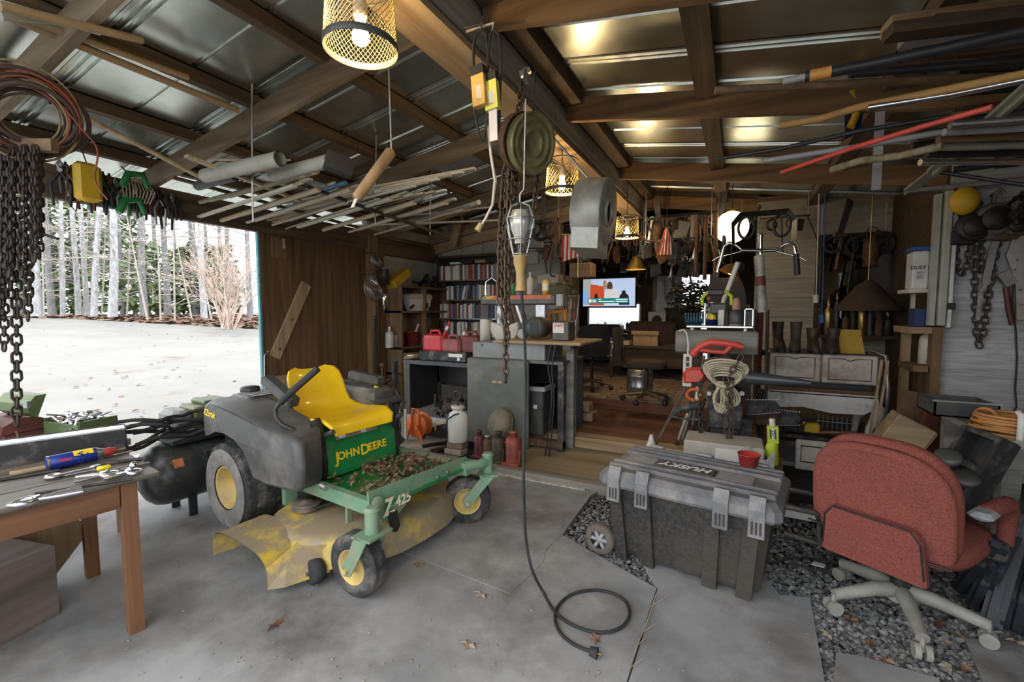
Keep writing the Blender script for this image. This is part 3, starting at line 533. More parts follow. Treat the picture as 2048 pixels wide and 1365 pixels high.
# bench behind the table with the open green box and the red box
bn = thing('plank_bench', 'low plank bench standing behind the tool table in the doorway', 'bench', (-4.0, 1.15, 0), 8); BZ = .62
for j in range(3): part(bn, 'plank', B(-.62, .55, -.42+j*.22, -.21+j*.22, BZ-.04, BZ), WGX)
for x in (-.55, .45):
    for y in (-.38, .18): part(bn, 'leg', B(x, x+.06, y, y+.06, 0, BZ-.04), WBZ)
OLG = mat('olive_green_steel', (.12, .17, .07), .45, .3, .2, 6, .05)
p = G(165, 880, BZ); tbx = thing('tool_box', 'open green steel tool box heaped with wrenches and sockets', 'toolbox', p, 8); 
part(tbx, 'body', MB().box(-.17, .17, -.1, .1, 0, .012).box(-.17, .17, -.105, -.095, 0, .13).box(-.17, .17, .095, .105, 0, .13).box(-.175, -.165, -.1, .1, 0, .15).box(.165, .175, -.1, .1, 0, .15), OLG)
part(tbx, 'lid', MB().prism([(-.0, 0), (.05, .02), (.07, .07), (.05, .13), (0, .15)], .33, face((-.17, -.13, .16), (0, -1, .35), (0, .35, 1)) @ rot(y=0)), OLG); part(tbx, 'hasp', B(-.02, .02, -.26, -.245, .26, .30), STEEL)
random.seed(11); ml = MB()
for k in range(60):
    x, y, z = random.uniform(-.15, .15), random.uniform(-.08, .08), random.uniform(.09, .165); a_ = random.uniform(0, 360); ml.cb((x, y, z), (random.uniform(.05, .12), .014, .008), rot(a_, random.uniform(-25, 25), random.uniform(-25, 25)))
for k in range(25): x, y = random.uniform(-.14, .14), random.uniform(-.08, .08); ml.cyl((x, y, .11), (x+random.uniform(-.03, .03), y+random.uniform(-.03, .03), .16), .013, n=8)
o = one('loose_wrenches', ml, TOOLC, 'heap of shiny wrenches and sockets filling the green box', 'wrenches', kind='stuff'); o.location = o.location+V(p); o.rotation_euler.z = 0
p = G(28, 880, BZ); rb = thing('old_red_box', 'old faded red metal box with a domed lid on the bench', 'toolbox', p, 8); RDO = mat('faded_red_steel', (.20, .07, .06), .6, .2, .3, 7, .1)
part(rb, 'body', MB().bev(-.16, .15, -.11, .11, 0, .07, .006), RDO); part(rb, 'lid', MB().prism([(-.125, 0), (-.11, .05), (-.04, .085), (.04, .085), (.11, .05), (.125, 0)], .33, face((-.17, 0, .072), (0, 1, 0), (0, 0, 1))), RDO); part(rb, 'handle', MB().tube([(-.04, 0, .155), (-.03, 0, .185), (.03, 0, .185), (.04, 0, .155)], .006, 6), IRON)
cl = thing('cooler', 'blue and white plastic cooler at the left edge of the bench', 'cooler', G(-75, 900, BZ), 8); part(cl, 'body', MB().bev(-.2, .12, -.1, .1, 0, .15, .015), BLUEP); part(cl, 'lid', MB().bev(-.215, .135, -.115, .115, .15, .20, .012), WHITEP)
# crate below the table
cr = thing('wooden_crate', 'plain brown wooden box standing under the tool table', 'crate', (-3.05, .62, 0), 12); CRW = wood('crate_board', (.11, .08, .065), (.21, .165, .14), 'y', 4)
part(cr, 'side', B(-.25, .25, -.2, .2, 0, .34), CRW)
part(cr, 'leaning_board', MB().box(-.012, .012, -.16, .16, -.16, .16, loc(-.05, .31, .24) @ rot(x=45)), WLZ)
# =================================================================== AIR COMPRESSOR
TANK = mat('tank_black', (.035, .037, .036), .32, .1, .25, 5, .03, dirt=(.16, .17, .15), dirt_amt=.25, dirt_scale=4)
c0, c1 = U(312, 952, 3.1), U(470, 922, 3.55); c0.z = c1.z = .315; d = (c1-c0).normalized(); R_ = .215
ac = thing('air_compressor', 'black tank air compressor with a green motor cover, hose heaped on top', 'compressor', (c0.x, c0.y, 0)); I = wm(ac); m = I @ basis(c0, d)
tk = part(ac, 'tank', MB().lathe([(0, -.10), (R_*.45, -.09), (R_*.75, -.06), (R_*.93, -.02), (R_, .03), (R_, .80), (R_*.93, .85), (R_*.75, .89), (0, .93)], 32, m), TANK)
sd_ = V((d.y, -d.x, 0)); sd_ = sd_ if sd_.dot(V((0, 0, 0))-c0) > 0 else -sd_
f = lambda t, h: c0+d*t+(sd_*math.cos(h)+V((0, 0, math.sin(h))))*(R_+.002)
def tpatch(t0, t1, h0, h1, mt, nm, e=0): part(tk, nm, MB(I).grid(lambda u, v: tuple(f(t0+(t1-t0)*u, h0+(h1-h0)*v)+(sd_*math.cos(h0+(h1-h0)*v)+V((0, 0, math.sin(h0+(h1-h0)*v))))*e), 1, 6), mt)
tpatch(.24, .75, .12, .62, DBLK, 'label_plate'); tpatch(.245, .745, .13, .28, DRED, 'label_band', .001); tpatch(.03, .09, .35, .62, mat('decal_orange', (.6, .2, .1), .5), 'sticker', .001)
text(tk, 'CHARGE', .10, I @ face(f(.48, .46)+sd_*.003, d, V((0, 0, 1))*math.cos(.46)-sd_*math.sin(.46)), LETW, bold=.001)
for t in (.16, .62):
    for s in (-1, 1): p = c0+d*t+sd_*s*.13; part(ac, 'foot', MB(I).beam(V((p.x, p.y, 0)), V((p.x, p.y, .18)), .02, .05, up=d), BLACKP)
pl0 = c0+d*.42; part(ac, 'platform', MB(I).beam(c0+d*.05+V((0, 0, R_+.01)), c0+d*.75+V((0, 0, R_+.01)), .3, .02), BLACKP)
pm = U(402, 838, 3.55); M2 = I @ loc(pm.x, pm.y, pm.z) @ rot(math.degrees(math.atan2(d.y, d.x)))
mc = part(ac, 'motor_cover', MB(M2).bev(-.10, .20, -.13, .13, -.13, .12, .015), mat('olive_cover', (.20, .21, .10), .5, 0, .15, 6, .05)); part(mc, 'top_cap', MB(M2).bev(-.02, .16, -.11, .11, .12, .155, .01), OLG)
gd = part(ac, 'belt_guard', MB(M2).bev(-.24, -.105, -.13, .13, -.13, .11, .03), GREYP)
for k in range(9): part(gd, 'slat', MB(M2).box(-.235, -.11, -.137, -.129, -.12+k*.02, -.11+k*.02), WHITEP)
part(ac, 'cover_panel', MB(M2).box(-.05, .19, -.134, -.128, -.1, .02), GREENP)
fm = M2 @ face((.06, -.136, -.012), (1, 0, 0), (0, 0, 1)); text(ac, '5 hp', .075, fm, ORANGE, bold=.001, shear=.2); text(ac, '20 gal', .07, fm @ loc(.02, -.065, 0), ORANGE, bold=.001)
part(ac, 'pressure_switch', MB(I).bev(-.06, .06, -.05, .05, 0, .1, .01, loc(U(345, 860, 3.45))), OLG)
part(ac, 'support', MB(I).beam(pm+V((0, 0, -.12)), V((pm.x, pm.y, c0.z+R_)), .2, .24, up=d), IRON)
# black air hose heaped over tank
random.seed(5); pts = []
hs = thing('air_hose', 'black rubber air hose heaped in loose loops on the compressor', 'hose', c0+V((0, 0, R_))); I = wm(hs); zt = c0.z+R_+.03
for k in range(7):
    o_ = [c0+d*random.uniform(-.25, -.05)+sd_*random.uniform(-.15, .15)+V((0, 0, R_+.04+k*.018)), c0+d*.25+sd_*random.uniform(-.16, .16)+V((0, 0, R_+.05+k*.02)), c0+d*.6+sd_*random.uniform(-.16, .16)+V((0, 0, R_+.05+k*.02)), c0+d*.95+sd_*random.uniform(-.1, .1)+V((0, 0, R_+.05+k*.015))]
    P = []
    for i in range(3):
        for j in range(5): P.append(o_[i].lerp(o_[i+1], j/5)+V((0, 0, .02*math.sin(j+k))))
    part(hs, 'hose_run', MB(I).tube(P+[o_[3]], .014, 7), RUBBER)
for k, (px, py, R1) in enumerate(((265, 868, .12), (285, 872, .10))):
    c = U(px, py, 2.95); part(hs, 'hose_loop', MB(I).tube([c+V((0, 0, .75*R1*math.sin(a)))+d*R1*1.5*math.cos(a)+sd_*.06*math.sin(2*a) for a in (2*math.pi*i/20 for i in range(20))], .012, 7, True), RUBBER)
# =================================================================== ROLLING TOOL CHEST
CHB = mat('chest_black', (.022, .022, .023), .6, 0, col2=(.08, .066, .05), scale=55, lo=.42, hi=.78, bump=.4, detail=4, dirt=(.065, .054, .042), dirt_amt=.4, dirt_scale=2.2); CHL = mat('chest_lid', (.15, .15, .16), .5, 0, .15, 16, .1, dirt=(.30, .28, .26), dirt_amt=.35, dirt_scale=5)
ch = thing('rolling_tool_chest', 'large dusty black plastic rolling tool chest with a ribbed grey lid', 'tool chest', (-.20, 2.72, 0), -9); ch.scale.z = 1.11
def rc(w, dpt, z, b=.03): return [(-w+b, -dpt, z), (w-b, -dpt, z), (w, -dpt+b, z), (w, dpt-b, z), (w-b, dpt, z), (-w+b, dpt, z), (-w, dpt-b, z), (-w, -dpt+b, z)]
bd = part(ch, 'body', MB().loft([rc(.36, .20, .03), rc(.375, .205, .05), rc(.415, .235, .38), rc(.42, .24, .40)], sm=False), CHB)
for x in (-.37, -.20, .16, .34):
    for y, s in ((-1, -1), (1, 1)): part(bd, 'rib', MB().add([(x*.9-.035, s*.19, .0), (x*.9+.035, s*.19, .0), (x*.9+.035, s*.228, .005), (x*.9-.035, s*.228, .005), (x-.035, s*.22, .40), (x+.035, s*.22, .40), (x+.035, s*.262, .40), (x-.035, s*.262, .40)], [(0, 1, 2, 3), (4, 5, 6, 7), (0, 1, 5, 4), (1, 2, 6, 5), (2, 3, 7, 6), (3, 0, 4, 7)]), CHB)
ld = part(ch, 'lid', MB().loft([rc(.455, .275, .395), rc(.465, .285, .41), rc(.46, .28, .45), rc(.43, .25, .478), rc(.30, .12, .482)], sm=False), CHL)
for y in (-.18, -.11, .10, .17, .225): part(ld, 'lid_rib', MB().bev(-.43, .43, y-.018, y+.018, .47, .497, .007), CHL)
for x in (-.30, .22): part(ld, 'lid_panel', MB().bev(x-.09, x+.09, -.07, .06, .478, .488, .004), GREYP)
part(ld, 'name_plate', MB().bev(-.19, .12, -.065, .055, .478, .490, .004), GREYD)
text(ld, 'HUSKY', .088, face((-.035, -.005, .492), (-1, 0, 0), (0, -1, 0)), LETW, bold=.003, shear=.25)
for x in (-.36, -.20, .20, .36):
    lt = part(ch, 'latch', MB().prism([(-.30, .33), (-.275, .33), (-.255, .47), (-.24, .50), (-.27, .505), (-.298, .45)], .07, face((x-.035, 0, 0), (0, 1, 0), (0, 0, 1))), CHL)
    for k in (-1, 0, 1): part(lt, 'finger_rib', MB().box(x+k*.018-.004, x+k*.018+.004, -.304, -.296, .345, .40), CHB)
for x in (-.3, 0, .3): part(ch, 'hinge', MB().bev(x-.05, x+.05, .26, .30, .42, .50, .008), GREYP)
for s in (-1, 1):
    wl = part(ch, 'wheel', MB().lathe([(.052, -.03), (.082, -.03), (.09, -.02), (.092, 0), (.09, .02), (.082, .03), (.052, .03)], 28, ymat(-.46, s*.235, .092)), mat('chest_tyre', (.13, .11, .09), .8, 0, .2, 20, .1))
    wl.scale.z = 1/1.11; sp = MB(); m = ymat(-.46, s*.235, .092)
    for k in range(6): sp.box(.012, .058, -.009, .009, -.022, .022, m @ rot(z=k*60))
    sp.lathe([(0, -.028), (.018, -.028), (.018, .028), (0, .028)], 12, m); part(wl, 'spokes', sp, GREYP)
part(ch, 'axle_housing', B(-.42, -.3, -.2, .2, .02, .14), CHB)
part(ch, 'pull_handle', MB().tube([(.46, -.13, .44), (.58, -.13, .44), (.60, -.11, .43), (.61, -.10, .30), (.59, -.08, .29), (.46, -.08, .30)], .013, 8), CHB)
part(ch, 'pull_handle_bar', MB().tube([(.46, .13, .44), (.59, .12, .44), (.60, -.10, .43)], .013, 8), CHB)
# red bowl and plastic wrapped carton behind/on the chest
p = U(1497, 935, 2.62); bw = one('red_pail', MB().lathe([(0, 0), (.045, 0), (.058, .075), (.06, .075), (.062, .08), (.056, .08), (.044, .008), (0, .008)], 24, loc(p)), REDP, 'small red ribbed plastic cup behind the tool chest lid', 'cup')
# =================================================================== RED OFFICE CHAIR
FAB = mat('red_tweed', (.17, .05, .04), .95, 0, col2=(.29, .088, .07), scale=160, bump=.5, detail=2, spec=.2)
CHG = mat('chair_base_grey', (.30, .295, .265), .6, 0, .15, 8, .06, dirt=(.20, .18, .15), dirt_amt=.3)
oc = thing('office_chair', 'dusty red fabric office chair with padded arms on a grey five star base', 'chair', (.725, 2.645, 0), -33); oc.scale = (.95, .95, .97)
base_dirs = [math.atan2(*((V((p[0]-.73, p[1]-2.64))).yx)) for p in ((.43, 2.53), (.72, 2.27), (1.02, 2.56), (.91, 3.0), (.54, 2.9))]
hub = part(oc, 'hub', MB().cyl((0, 0, .09), (0, 0, .17), .055, .04, n=16), CHG)
for w_ in base_dirs:
    a = w_+math.radians(35); c, s = math.cos(a), math.sin(a); e_ = V((c*.31, s*.31, .095))
    lg = part(oc, 'base_leg', MB().tube([(c*.02, s*.02, .135), (c*.12, s*.12, .135), (c*.26, s*.26, .105), tuple(e_)], [.036, .034, .027, .026], 10), CHG)
    cs = part(lg, 'caster', MB().cyl((e_.x-s*.03, e_.y+c*.03, .035), (e_.x-s*.008, e_.y+c*.008, .035), .034, n=16).cyl((e_.x+s*.03, e_.y-c*.03, .035), (e_.x+s*.008, e_.y-c*.008, .035), .034, n=16).cyl((e_.x, e_.y, .035), (e_.x, e_.y, .1), .01, n=8), CHG)
part(oc, 'column', MB().cyl((0, 0, .15), (0, 0, .36), .032, n=14).cyl((0, 0, .15), (0, 0, .28), .042, n=14), BLACKP)
part(oc, 'mechanism', MB().bev(-.09, .09, -.18, .12, .34, .40, .012), DUSTY); part(oc, 'tilt_lever', MB().bev(.09, .2, -.03, .03, .355, .375, .006), GREYP)
def sq(w, dpt, z, n=28, e=.55): return [(w*math.copysign(abs(math.cos(t))**e, math.cos(t)), dpt*math.copysign(abs(math.sin(t))**e, math.sin(t)), z) for t in (2*math.pi*i/n for i in range(n))]
part(oc, 'seat', MB(loc(0, .02, 0)).loft([sq(.20, .20, .385), sq(.26, .255, .395), sq(.285, .275, .43), sq(.285, .275, .465), sq(.265, .255, .495), sq(.18, .17, .505)]), FAB)
# back: outer shell and inner cushion, rounded top, leaning back
def outline(w, zb, zt, n=20):                       # wide at the bottom, half-round on top
    pts = [(-w*.93, zb), (-w*.3, zb-.012), (w*.3, zb-.012), (w*.93, zb), (w, zb+.06)]
    for i in range(n+1):
        t = math.pi*i/n; pts.append((w*math.copysign(abs(math.cos(t))**.72, math.cos(t)), zb+.20+(zt-zb-.20)*abs(math.sin(t))**.75))
    return pts+[(-w, zb+.06)]
bM = loc(0, -.235, 0) @ rot(x=7)
def pad(w, zb, zt, y0, y1, r, m):
    cz_ = (zb+zt)/2; R_ = []
    for y, k in ((y0, .90), (y0+r*(1 if y1 > y0 else -1)*.35, .97), (y0+r*(1 if y1 > y0 else -1), 1), (y1-r*(1 if y1 > y0 else -1), 1), (y1-r*(1 if y1 > y0 else -1)*.35, .97), (y1, .90)):
        R_.append([(x*k, y-.05*(x/w)**2*-1*.6, cz_+(z-cz_)*k) for x, z in outline(w, zb, zt)])
    return MB(m).loft(R_)
part(oc, 'back_shell', pad(.27, .44, .915, -.05, .0, .02, bM), FAB, 'back shell in coarse red tweed'); part(oc, 'back_cushion', pad(.27, .45, .935, .004, .085, .03, bM), FAB)
lp = part(oc, 'lower_panel', MB(bM).loft([[(x, -.045-dy, z) for x, z in ((-.20*k, .37), (.20*k, .37), (.185*k, .55*1+.0), (.15*k, .60), (-.15*k, .60), (-.185*k, .55))] for k, dy in ((1, 0), (1, .025), (.94, .035))], sm=False), FAB)
part(oc, 'seam', MB(bM).tube([(-.19, -.075, .40), (-.18, -.078, .55), (-.145, -.08, .60), (.145, -.08, .60), (.18, -.078, .55), (.19, -.075, .40)], .004, 6), DBLK)
part(oc, 'seam_band', MB(bM).tube([(x, -.055+.1*x*x, .475) for x in (-.27, -.15, 0, .15, .27)], .005, 6), DBLK)
for s in (-1, 1):
    am = part(oc, 'armrest', MB().tube([(s*.30, -.10, .66), (s*.315, .0, .672), (s*.32, .10, .66), (s*.315, .16, .62), (s*.31, .175, .54), (s*.305, .175, .46)], [.034, .036, .036, .034, .032, .03], 10), FAB)
    part(am, 'arm_tip', MB().bev(s*.30-.04, s*.30+.04, -.19, -.08, .645, .68, .014), GREYP); part(am, 'arm_bracket', MB().bev(s*.29-.05, s*.29+.035, .13, .21, .38, .48, .012), DUSTY)
# =================================================================== SMALL BUILDERS
def pxbox(Y, x0, y0, x1, y1, dy):           # world box whose front face at depth y=Y spans these pixels
    a, b = AY(x0, y1, Y), AY(x1, y0, Y); return (min(a.x, b.x), max(a.x, b.x), Y, Y+dy, min(a.z, b.z), max(a.z, b.z))
def boxt(Y, x0, y0, x1, y1, dy, z0=None):
    q = list(pxbox(Y, x0, y0, x1, y1, dy))
    if z0 is not None: q[4] = z0
    return tuple(q)
def bbox_one(name, q, mt, label, cat, group=None, b=.006): return one(name, MB().bev(*q, min(b, (q[1]-q[0])*.2, (q[5]-q[4])*.2, (q[3]-q[2])*.2)), mt, label, cat, group)
def bottle(name, p, r, h, mt, label, cat='bottle', cap=None, neck=.35, group=None, capname='cap'):
    t = thing(name, label, cat, p, 0, group)
    part(t, 'body', MB().lathe([(0, 0), (r*.95, 0), (r, .01*h), (r, h*.62), (r*.85, h*.72), (r*neck, h*.80), (r*neck, h*.86)], 16), mt)
    part(t, capname, MB().lathe([(r*neck*1.15, h*.85), (r*neck*1.15, h), (0, h)], 12), cap or BLACKP); return t
def tin(name, p, r, h, mt, label, band=None, cat='can', group=None):
    t = thing(name, label, cat, p, 0, group); part(t, 'body', MB().lathe([(0, 0), (r, 0), (r, h*.97), (r*.92, h), (0, h)], 18), mt); part(t, 'rim', MB().lathe([(r*1.03, h*.96), (r*1.03, h*.985), (r*.95, h)], 18), STEEL)
    if band: part(t, 'label_band', MB().lathe([(r*1.01, h*.25), (r*1.01, h*.75)], 18), band)
    return t
def pail(name, p, r, h, mt, label, cat='bucket', hm=STEEL, group=None):
    t = thing(name, label, cat, p, 0, group); part(t, 'body', MB().lathe([(0, 0), (r*.8, 0), (r, h), (r*1.05, h), (r*1.05, h*.96), (r*.97, h*.94), (r*.77, .01), (0, .01)], 20), mt)
    part(t, 'handle', MB().tube([(r*math.cos(a), 0.02, h*.95-r*.35*math.sin(a)) for a in (math.pi*i/10 for i in range(11))], .004, 5), hm); return t
def clutter(name, q, n, mt, label, cat, seed, kind=None, sz=(.03, .12)):
    rg = random.Random(seed); m = MB()
    for k in range(n):
        c = (rg.uniform(q[0], q[1]), rg.uniform(q[2], q[3]), q[4]+(q[5]-q[4])*rg.random()**1.5); s = [rg.uniform(*sz) for _ in range(3)]
        R = rot(rg.uniform(0, 360), rg.uniform(-40, 40), rg.uniform(-40, 40))
        if k % 3 == 0: m.cyl(V(c)-R.to_3x3() @ V((0, 0, s[0])), V(c)+R.to_3x3() @ V((0, 0, s[0])), s[1]*.3, n=8)
        else: m.cb(c, (s[0]*1.4, s[1]*.6, s[2]*.5), R)
    return one(name, m, mt, label, cat, kind=kind)
# =================================================================== LEFT REAR SHELF
FZ = .03
sh = thing('corner_shelf', 'dark wooden wall shelf crammed into the rear left corner', 'shelf', (-5.1, 6.3, FZ)); I = wm(sh)
zs = [AX(800, 572, -5.0).z, AX(800, 622, -5.0).z, AX(800, 694, -5.0).z, AX(800, 745, -5.0).z]
for z in zs: part(sh, 'board', MB(I).box(-5.29, -4.86, 5.72, 7.12, z-.035, z), WBY)
for y in (5.72, 6.35, 7.08): part(sh, 'upright', MB(I).box(-5.29, -4.87, y, y+.04, FZ, zs[0]-.036), WBZ)
part(sh, 'panel_back', MB(I).box(-5.295, -5.285, 5.72, 7.12, FZ, 2.3), mat('pale_panel', (.35, .33, .29), .8))
YB_ = mat('ochre_box', (.52, .32, .02), .7, 0, .15, 9, .05)
SX = -5.02
def onS(px, k): return AX(px, 600, SX).y
yb = thing('yellow_crate', 'ochre yellow box tilted on the top of the corner shelf', 'box', (SX, onS(803, 0), zs[0]+.01)); part(yb, 'body', MB(rot(y=0) @ rot(x=32)).bev(-.1, .1, -.22, .22, .06, .2, .01), YB_); part(yb, 'flap', MB(rot(x=32)).box(-.1, .1, -.24, .05, .2, .212), YB_)
bbox_one('yellow_bin', (-5.24, -4.9, 6.45, 6.95, zs[3]+.0, zs[3]+.28), YB_, 'dull yellow bin on the lowest board of the corner shelf', 'bin')
t = thing('white_planter', 'white plastic planter with an upturned rim on the corner shelf', 'planter', (SX, onS(835, 0), zs[1])); part(t, 'body', MB().loft([[(x*k, y*k, z) for x, y in ((-.1, -.26), (.1, -.26), (.1, .26), (-.1, .26))] for k, z in ((.85, 0), (1, .2))], sm=False), WHITEP); part(t, 'rim', MB().loft([[(x*k, y*k, z) for x, y in ((-.1, -.26), (.1, -.26), (.1, .26), (-.1, .26))] for k, z in ((1.08, .2), (1.1, .27), (.98, .29))], sm=False), CREAM)
bottle('white_bottle', (SX, onS(778, 0), zs[2]), .07, .34, mat('milky_plastic', (.55, .54, .5), .4), 'milky white squeeze bottle on the corner shelf', cap=WHITEP, neck=.3)
tin('tall_mug', (SX, onS(792, 0)-.02, zs[2]), .06, .2, GREYP, 'pale cylinder cup right of the milky bottle', cat='cup')
bk_ = pail('red_bucket', (SX, onS(823, 0), zs[2]), .13, .24, mat('red_bucket_print', (.32, .05, .04), .5, 0, .4, 30, .05), 'dark red printed bucket with a paper roll on the corner shelf'); part(bk_, 'paper_roll', MB().cyl((0, .02, .1), (.03, .14, .36), .02, n=10), PAPER)
clutter('dark_parts', (-5.2, -4.9, 5.85, 6.6, zs[1]+.02, zs[1]+.12), 26, IRON, 'dark machine parts piled on the middle board of the corner shelf', 'machine parts', 2)
clutter('shelf_junk', (-5.2, -4.9, 6.5, 7.05, zs[0]+.02, zs[0]+.16), 24, IRON, 'dark tangle of parts right of the yellow box on top of the shelf', 'machine parts', 3)
tin('dark_tin', (SX, onS(770, 0), zs[0]), .07, .26, IRON, 'dark tall tin left of the yellow box on the shelf')
tin('chrome_flask', (SX+.05, onS(764, 0), zs[1]), .05, .26, CHROME, 'shiny chrome flask at the left of the middle shelf board', cat='flask')
bbox_one('small_carton', (-5.2, -4.95, onS(796, 0), onS(812, 0), zs[3], zs[3]+.2), CARD, 'brown carton beside the dull yellow bin', 'carton')
# hub caps and wire coils on the post
for i, (px, py, r, mt, lb) in enumerate(((750, 520, .11, STEEL, 'dull round cage hung high on the door post'), (752, 560, .16, CHROME, 'shiny coil of wire hung on the door post'), (744, 575, .20, STEEL, 'large thin wire hoop hung on the door post'))):
    c = AX(px, py, XL+.22+.05*i); t = thing('wire_coil', lb, 'coil', c-V((0, 0, r))); I = wm(t)
    for j in range(5): part(t, 'loop', MB(I).torus(c+V((.012*j, .01*j, -.01*j)), r-.012*j, .006, (1, .2, .1*j), 28, 6), mt)
    part(t, 'hook', MB(I).cyl(c+V((0, 0, r)), c+V((-.2, 0, r)), .006, n=6), IRON)
for i, (px, y0, y1) in enumerate(((757, 600, 760), (749, 640, 770))):
    a, b = AX(px, y0, XL+.2), AX(px, y1, XL+.2); one('hanging_bar', MB().cyl(a, b, .018, n=8).torus(a+V((0, 0, .03)), .03, .008, (1, 0, 0), 14, 6), IRON, ('long dark iron bar hung on the door post', 'shorter dark bar with a ring hung beside the door post')[i], 'bar')
# floodlight / vise-like black parts on the post
c = AX(765, 770, XL+.5); bs = thing('bench_vise', 'rusty pipe vise with a ball head on a pedestal post', 'vise', (c.x, c.y, FZ)); I = wm(bs)
part(bs, 'pedestal', MB(I).box(c.x-.05, c.x+.05, c.y-.05, c.y+.05, FZ, c.z-.2), WBZ); part(bs, 'jaw', MB(I).bev(c.x-.06, c.x+.12, c.y-.09, c.y+.09, c.z-.2, c.z+.0, .02), RUST); part(bs, 'ball_head', MB(I).ball(c+V((.02, -.12, .02)), .065, 14), STEEL); part(bs, 'screw', MB(I).cyl(c+V((0, 0, 0)), c+V((0, 0, .3)), .022, n=8), RUST); part(bs, 'knob', MB(I).ball(c+V((0, 0, .3)), .045, 10), RUST)
part(bs, 'arm', MB(I).tube([c+V((.05, 0, .05)), AX(835, 735, XL+.75), AX(848, 790, XL+.85)], .03, 8), RUST)
tin('brown_drum', (c.x+.3, c.y+.35, FZ), .14, .75, CARD, 'tall brown fibre drum below the corner shelf', cat='drum')
tc = AX(765, 795, XL+.6); one('hitch_tube', MB().tube([tc+V((-.0, -.2, -.05)), tc+V((.0, .25, -.02))], .045, 4), IRON, 'square black steel hitch tube beside the pedestal', 'tube')
# =================================================================== BOOKCASE WITH MEDIA CASES
q = pxbox(YB, 886, 508, 1012, 682, .17); bc = thing('media_bookcase', 'dark wooden bookcase set into the block wall', 'bookcase', ((q[0]+q[1])/2, YB, q[4])); I = wm(bc)
part(bc, 'side', MB(I).box(q[0], q[0]+.05, YB-.2, YB-.02, q[4], q[5]), WDX); part(bc, 'side', MB(I).box(q[1]-.05, q[1], YB-.2, YB-.02, q[4], q[5]), WDX); part(bc, 'top', MB(I).box(q[0], q[1], YB-.2, YB-.02, q[5]-.04, q[5]), WDX); part(bc, 'back', MB(I).box(q[0], q[1], YB-.034, YB-.018, q[4], q[5]), DBLK)
zr = [AY(950, y, YB-.2).z for y in (559, 599, 637, 674)]
for i, z in enumerate(zr): part(bc, 'shelf_board', MB(I).box(q[0]+.05, q[1]-.05, YB-.2, YB-.034, z-.025, z), ALU if i == 2 else WBX)
cols = [('white', PAPER), ('dark', mat('spine_dark', (.05, .045, .05), .5)), ('red', mat('spine_red', (.28, .05, .04), .5)), ('grey', mat('spine_grey', (.25, .25, .27), .5)), ('tan', mat('spine_tan', (.42, .32, .2), .5)), ('blue', mat('spine_blue', (.06, .10, .22), .5))]
spn = {}
for k, m_ in cols:
    sp = MB().box(-.5, .5, 0, 1, 0, 1).mesh('media_case'); sp.materials.append(m_); spn[k] = sp
def nth(n): return '%d%s' % (n, 'th' if 10 < n % 100 < 14 else {1: 'st', 2: 'nd', 3: 'rd'}.get(n % 10, 'th'))
random.seed(21); rows = ('top', 'second', 'third', 'lowest')
for i, z in enumerate(zr):
    x = q[0]+.07; nc = 0
    while x < q[1]-.1:
        w = random.uniform(.03, .055); k = random.choices(range(6), (4, 3, 2, 3, 2, 1))[0]; h = random.uniform(.24, .275)
        if i == 1 and .35 < (x-q[0])/(q[1]-q[0]) < .55: tl = math.radians(13)
        else: tl = 0
        o = bpy.data.objects.new('media_case', spn[cols[k][0]]); COL.objects.link(o); o.location = (x+w/2, YB-.19, z+.001+(.002 if tl else 0)); o.scale = (w*.94, .13, h); o.rotation_euler = (0, tl, 0)
        nc += 1; tag(o, '%s spined media case, %s from the left on the %s bookcase shelf' % (cols[k][0], nth(nc), rows[i]), 'media case', '%s media cases on the %s shelf' % (cols[k][0], rows[i])); x += w+(.012 if tl else .001)
    if i == 0:
        for j in range(3): one('flat_book', MB().bev(q[0]+.3+j*.27, q[0]+.52+j*.27, YB-.19, YB-.05, z+.29, z+.33+.01*j, .004), (PAPER, IRON, CARD)[j], 'thin %s case lying flat on top of the upper media row' % ('white', 'black', 'brown')[j], 'media case')
# =================================================================== DESK, CANS, GREY CABINET
dq = boxt(4.55, 812, 728, 945, 740, .7); BLKM = mat('black_steel_desk', (.06, .062, .068), .45, .3, .2, 7, .04)
dk_ = thing('steel_desk', 'black steel desk frame holding the gas cans', 'desk', ((dq[0]+dq[1])/2, 4.9, FZ)); I = wm(dk_)
part(dk_, 'top', MB(I).box(dq[0]-.03, dq[1]+.3, 4.53, 5.28, dq[5]-.05, dq[5]), BLKM)
for x in (dq[0], dq[1]+.2):
    for y in (4.56, 5.2): part(dk_, 'leg', MB(I).box(x-.02, x+.05, y, y+.05, FZ, dq[5]-.05), BLKM)
part(dk_, 'side_panel', MB(I).box(dq[0], dq[0]+.02, 4.58, 5.2, FZ+.1, dq[5]-.05), BLKM); part(dk_, 'back_panel', MB(I).box(dq[0], dq[1]+.2, 5.2, 5.215, FZ+.4, dq[5]-.05), DBLK); part(dk_, 'foot_bar', MB(I).box(dq[0], dq[1]+.2, 4.55, 4.6, FZ, FZ+.07), GREYP)
zt = dq[5]; aq = boxt(4.6, 838, 706, 932, 728, .4, zt); am = thing('black_console', 'dusty black flat machine case on the steel desk under the gas cans', 'case', ((aq[0]+aq[1])/2, 4.8, zt)); I = wm(am); part(am, 'body', MB(I).bev(aq[0], aq[1], 4.6, 5.1, zt, aq[5], .012), DUSTY); part(am, 'switch_plate', MB(I).box(aq[1]-.25, aq[1]-.05, 4.592, 4.6, aq[5]-.06, aq[5]-.02), PAPER); part(am, 'clip', MB(I).box(aq[1]-.12, aq[1]-.08, 4.585, 4.6, zt+.02, zt+.06), STEEL)
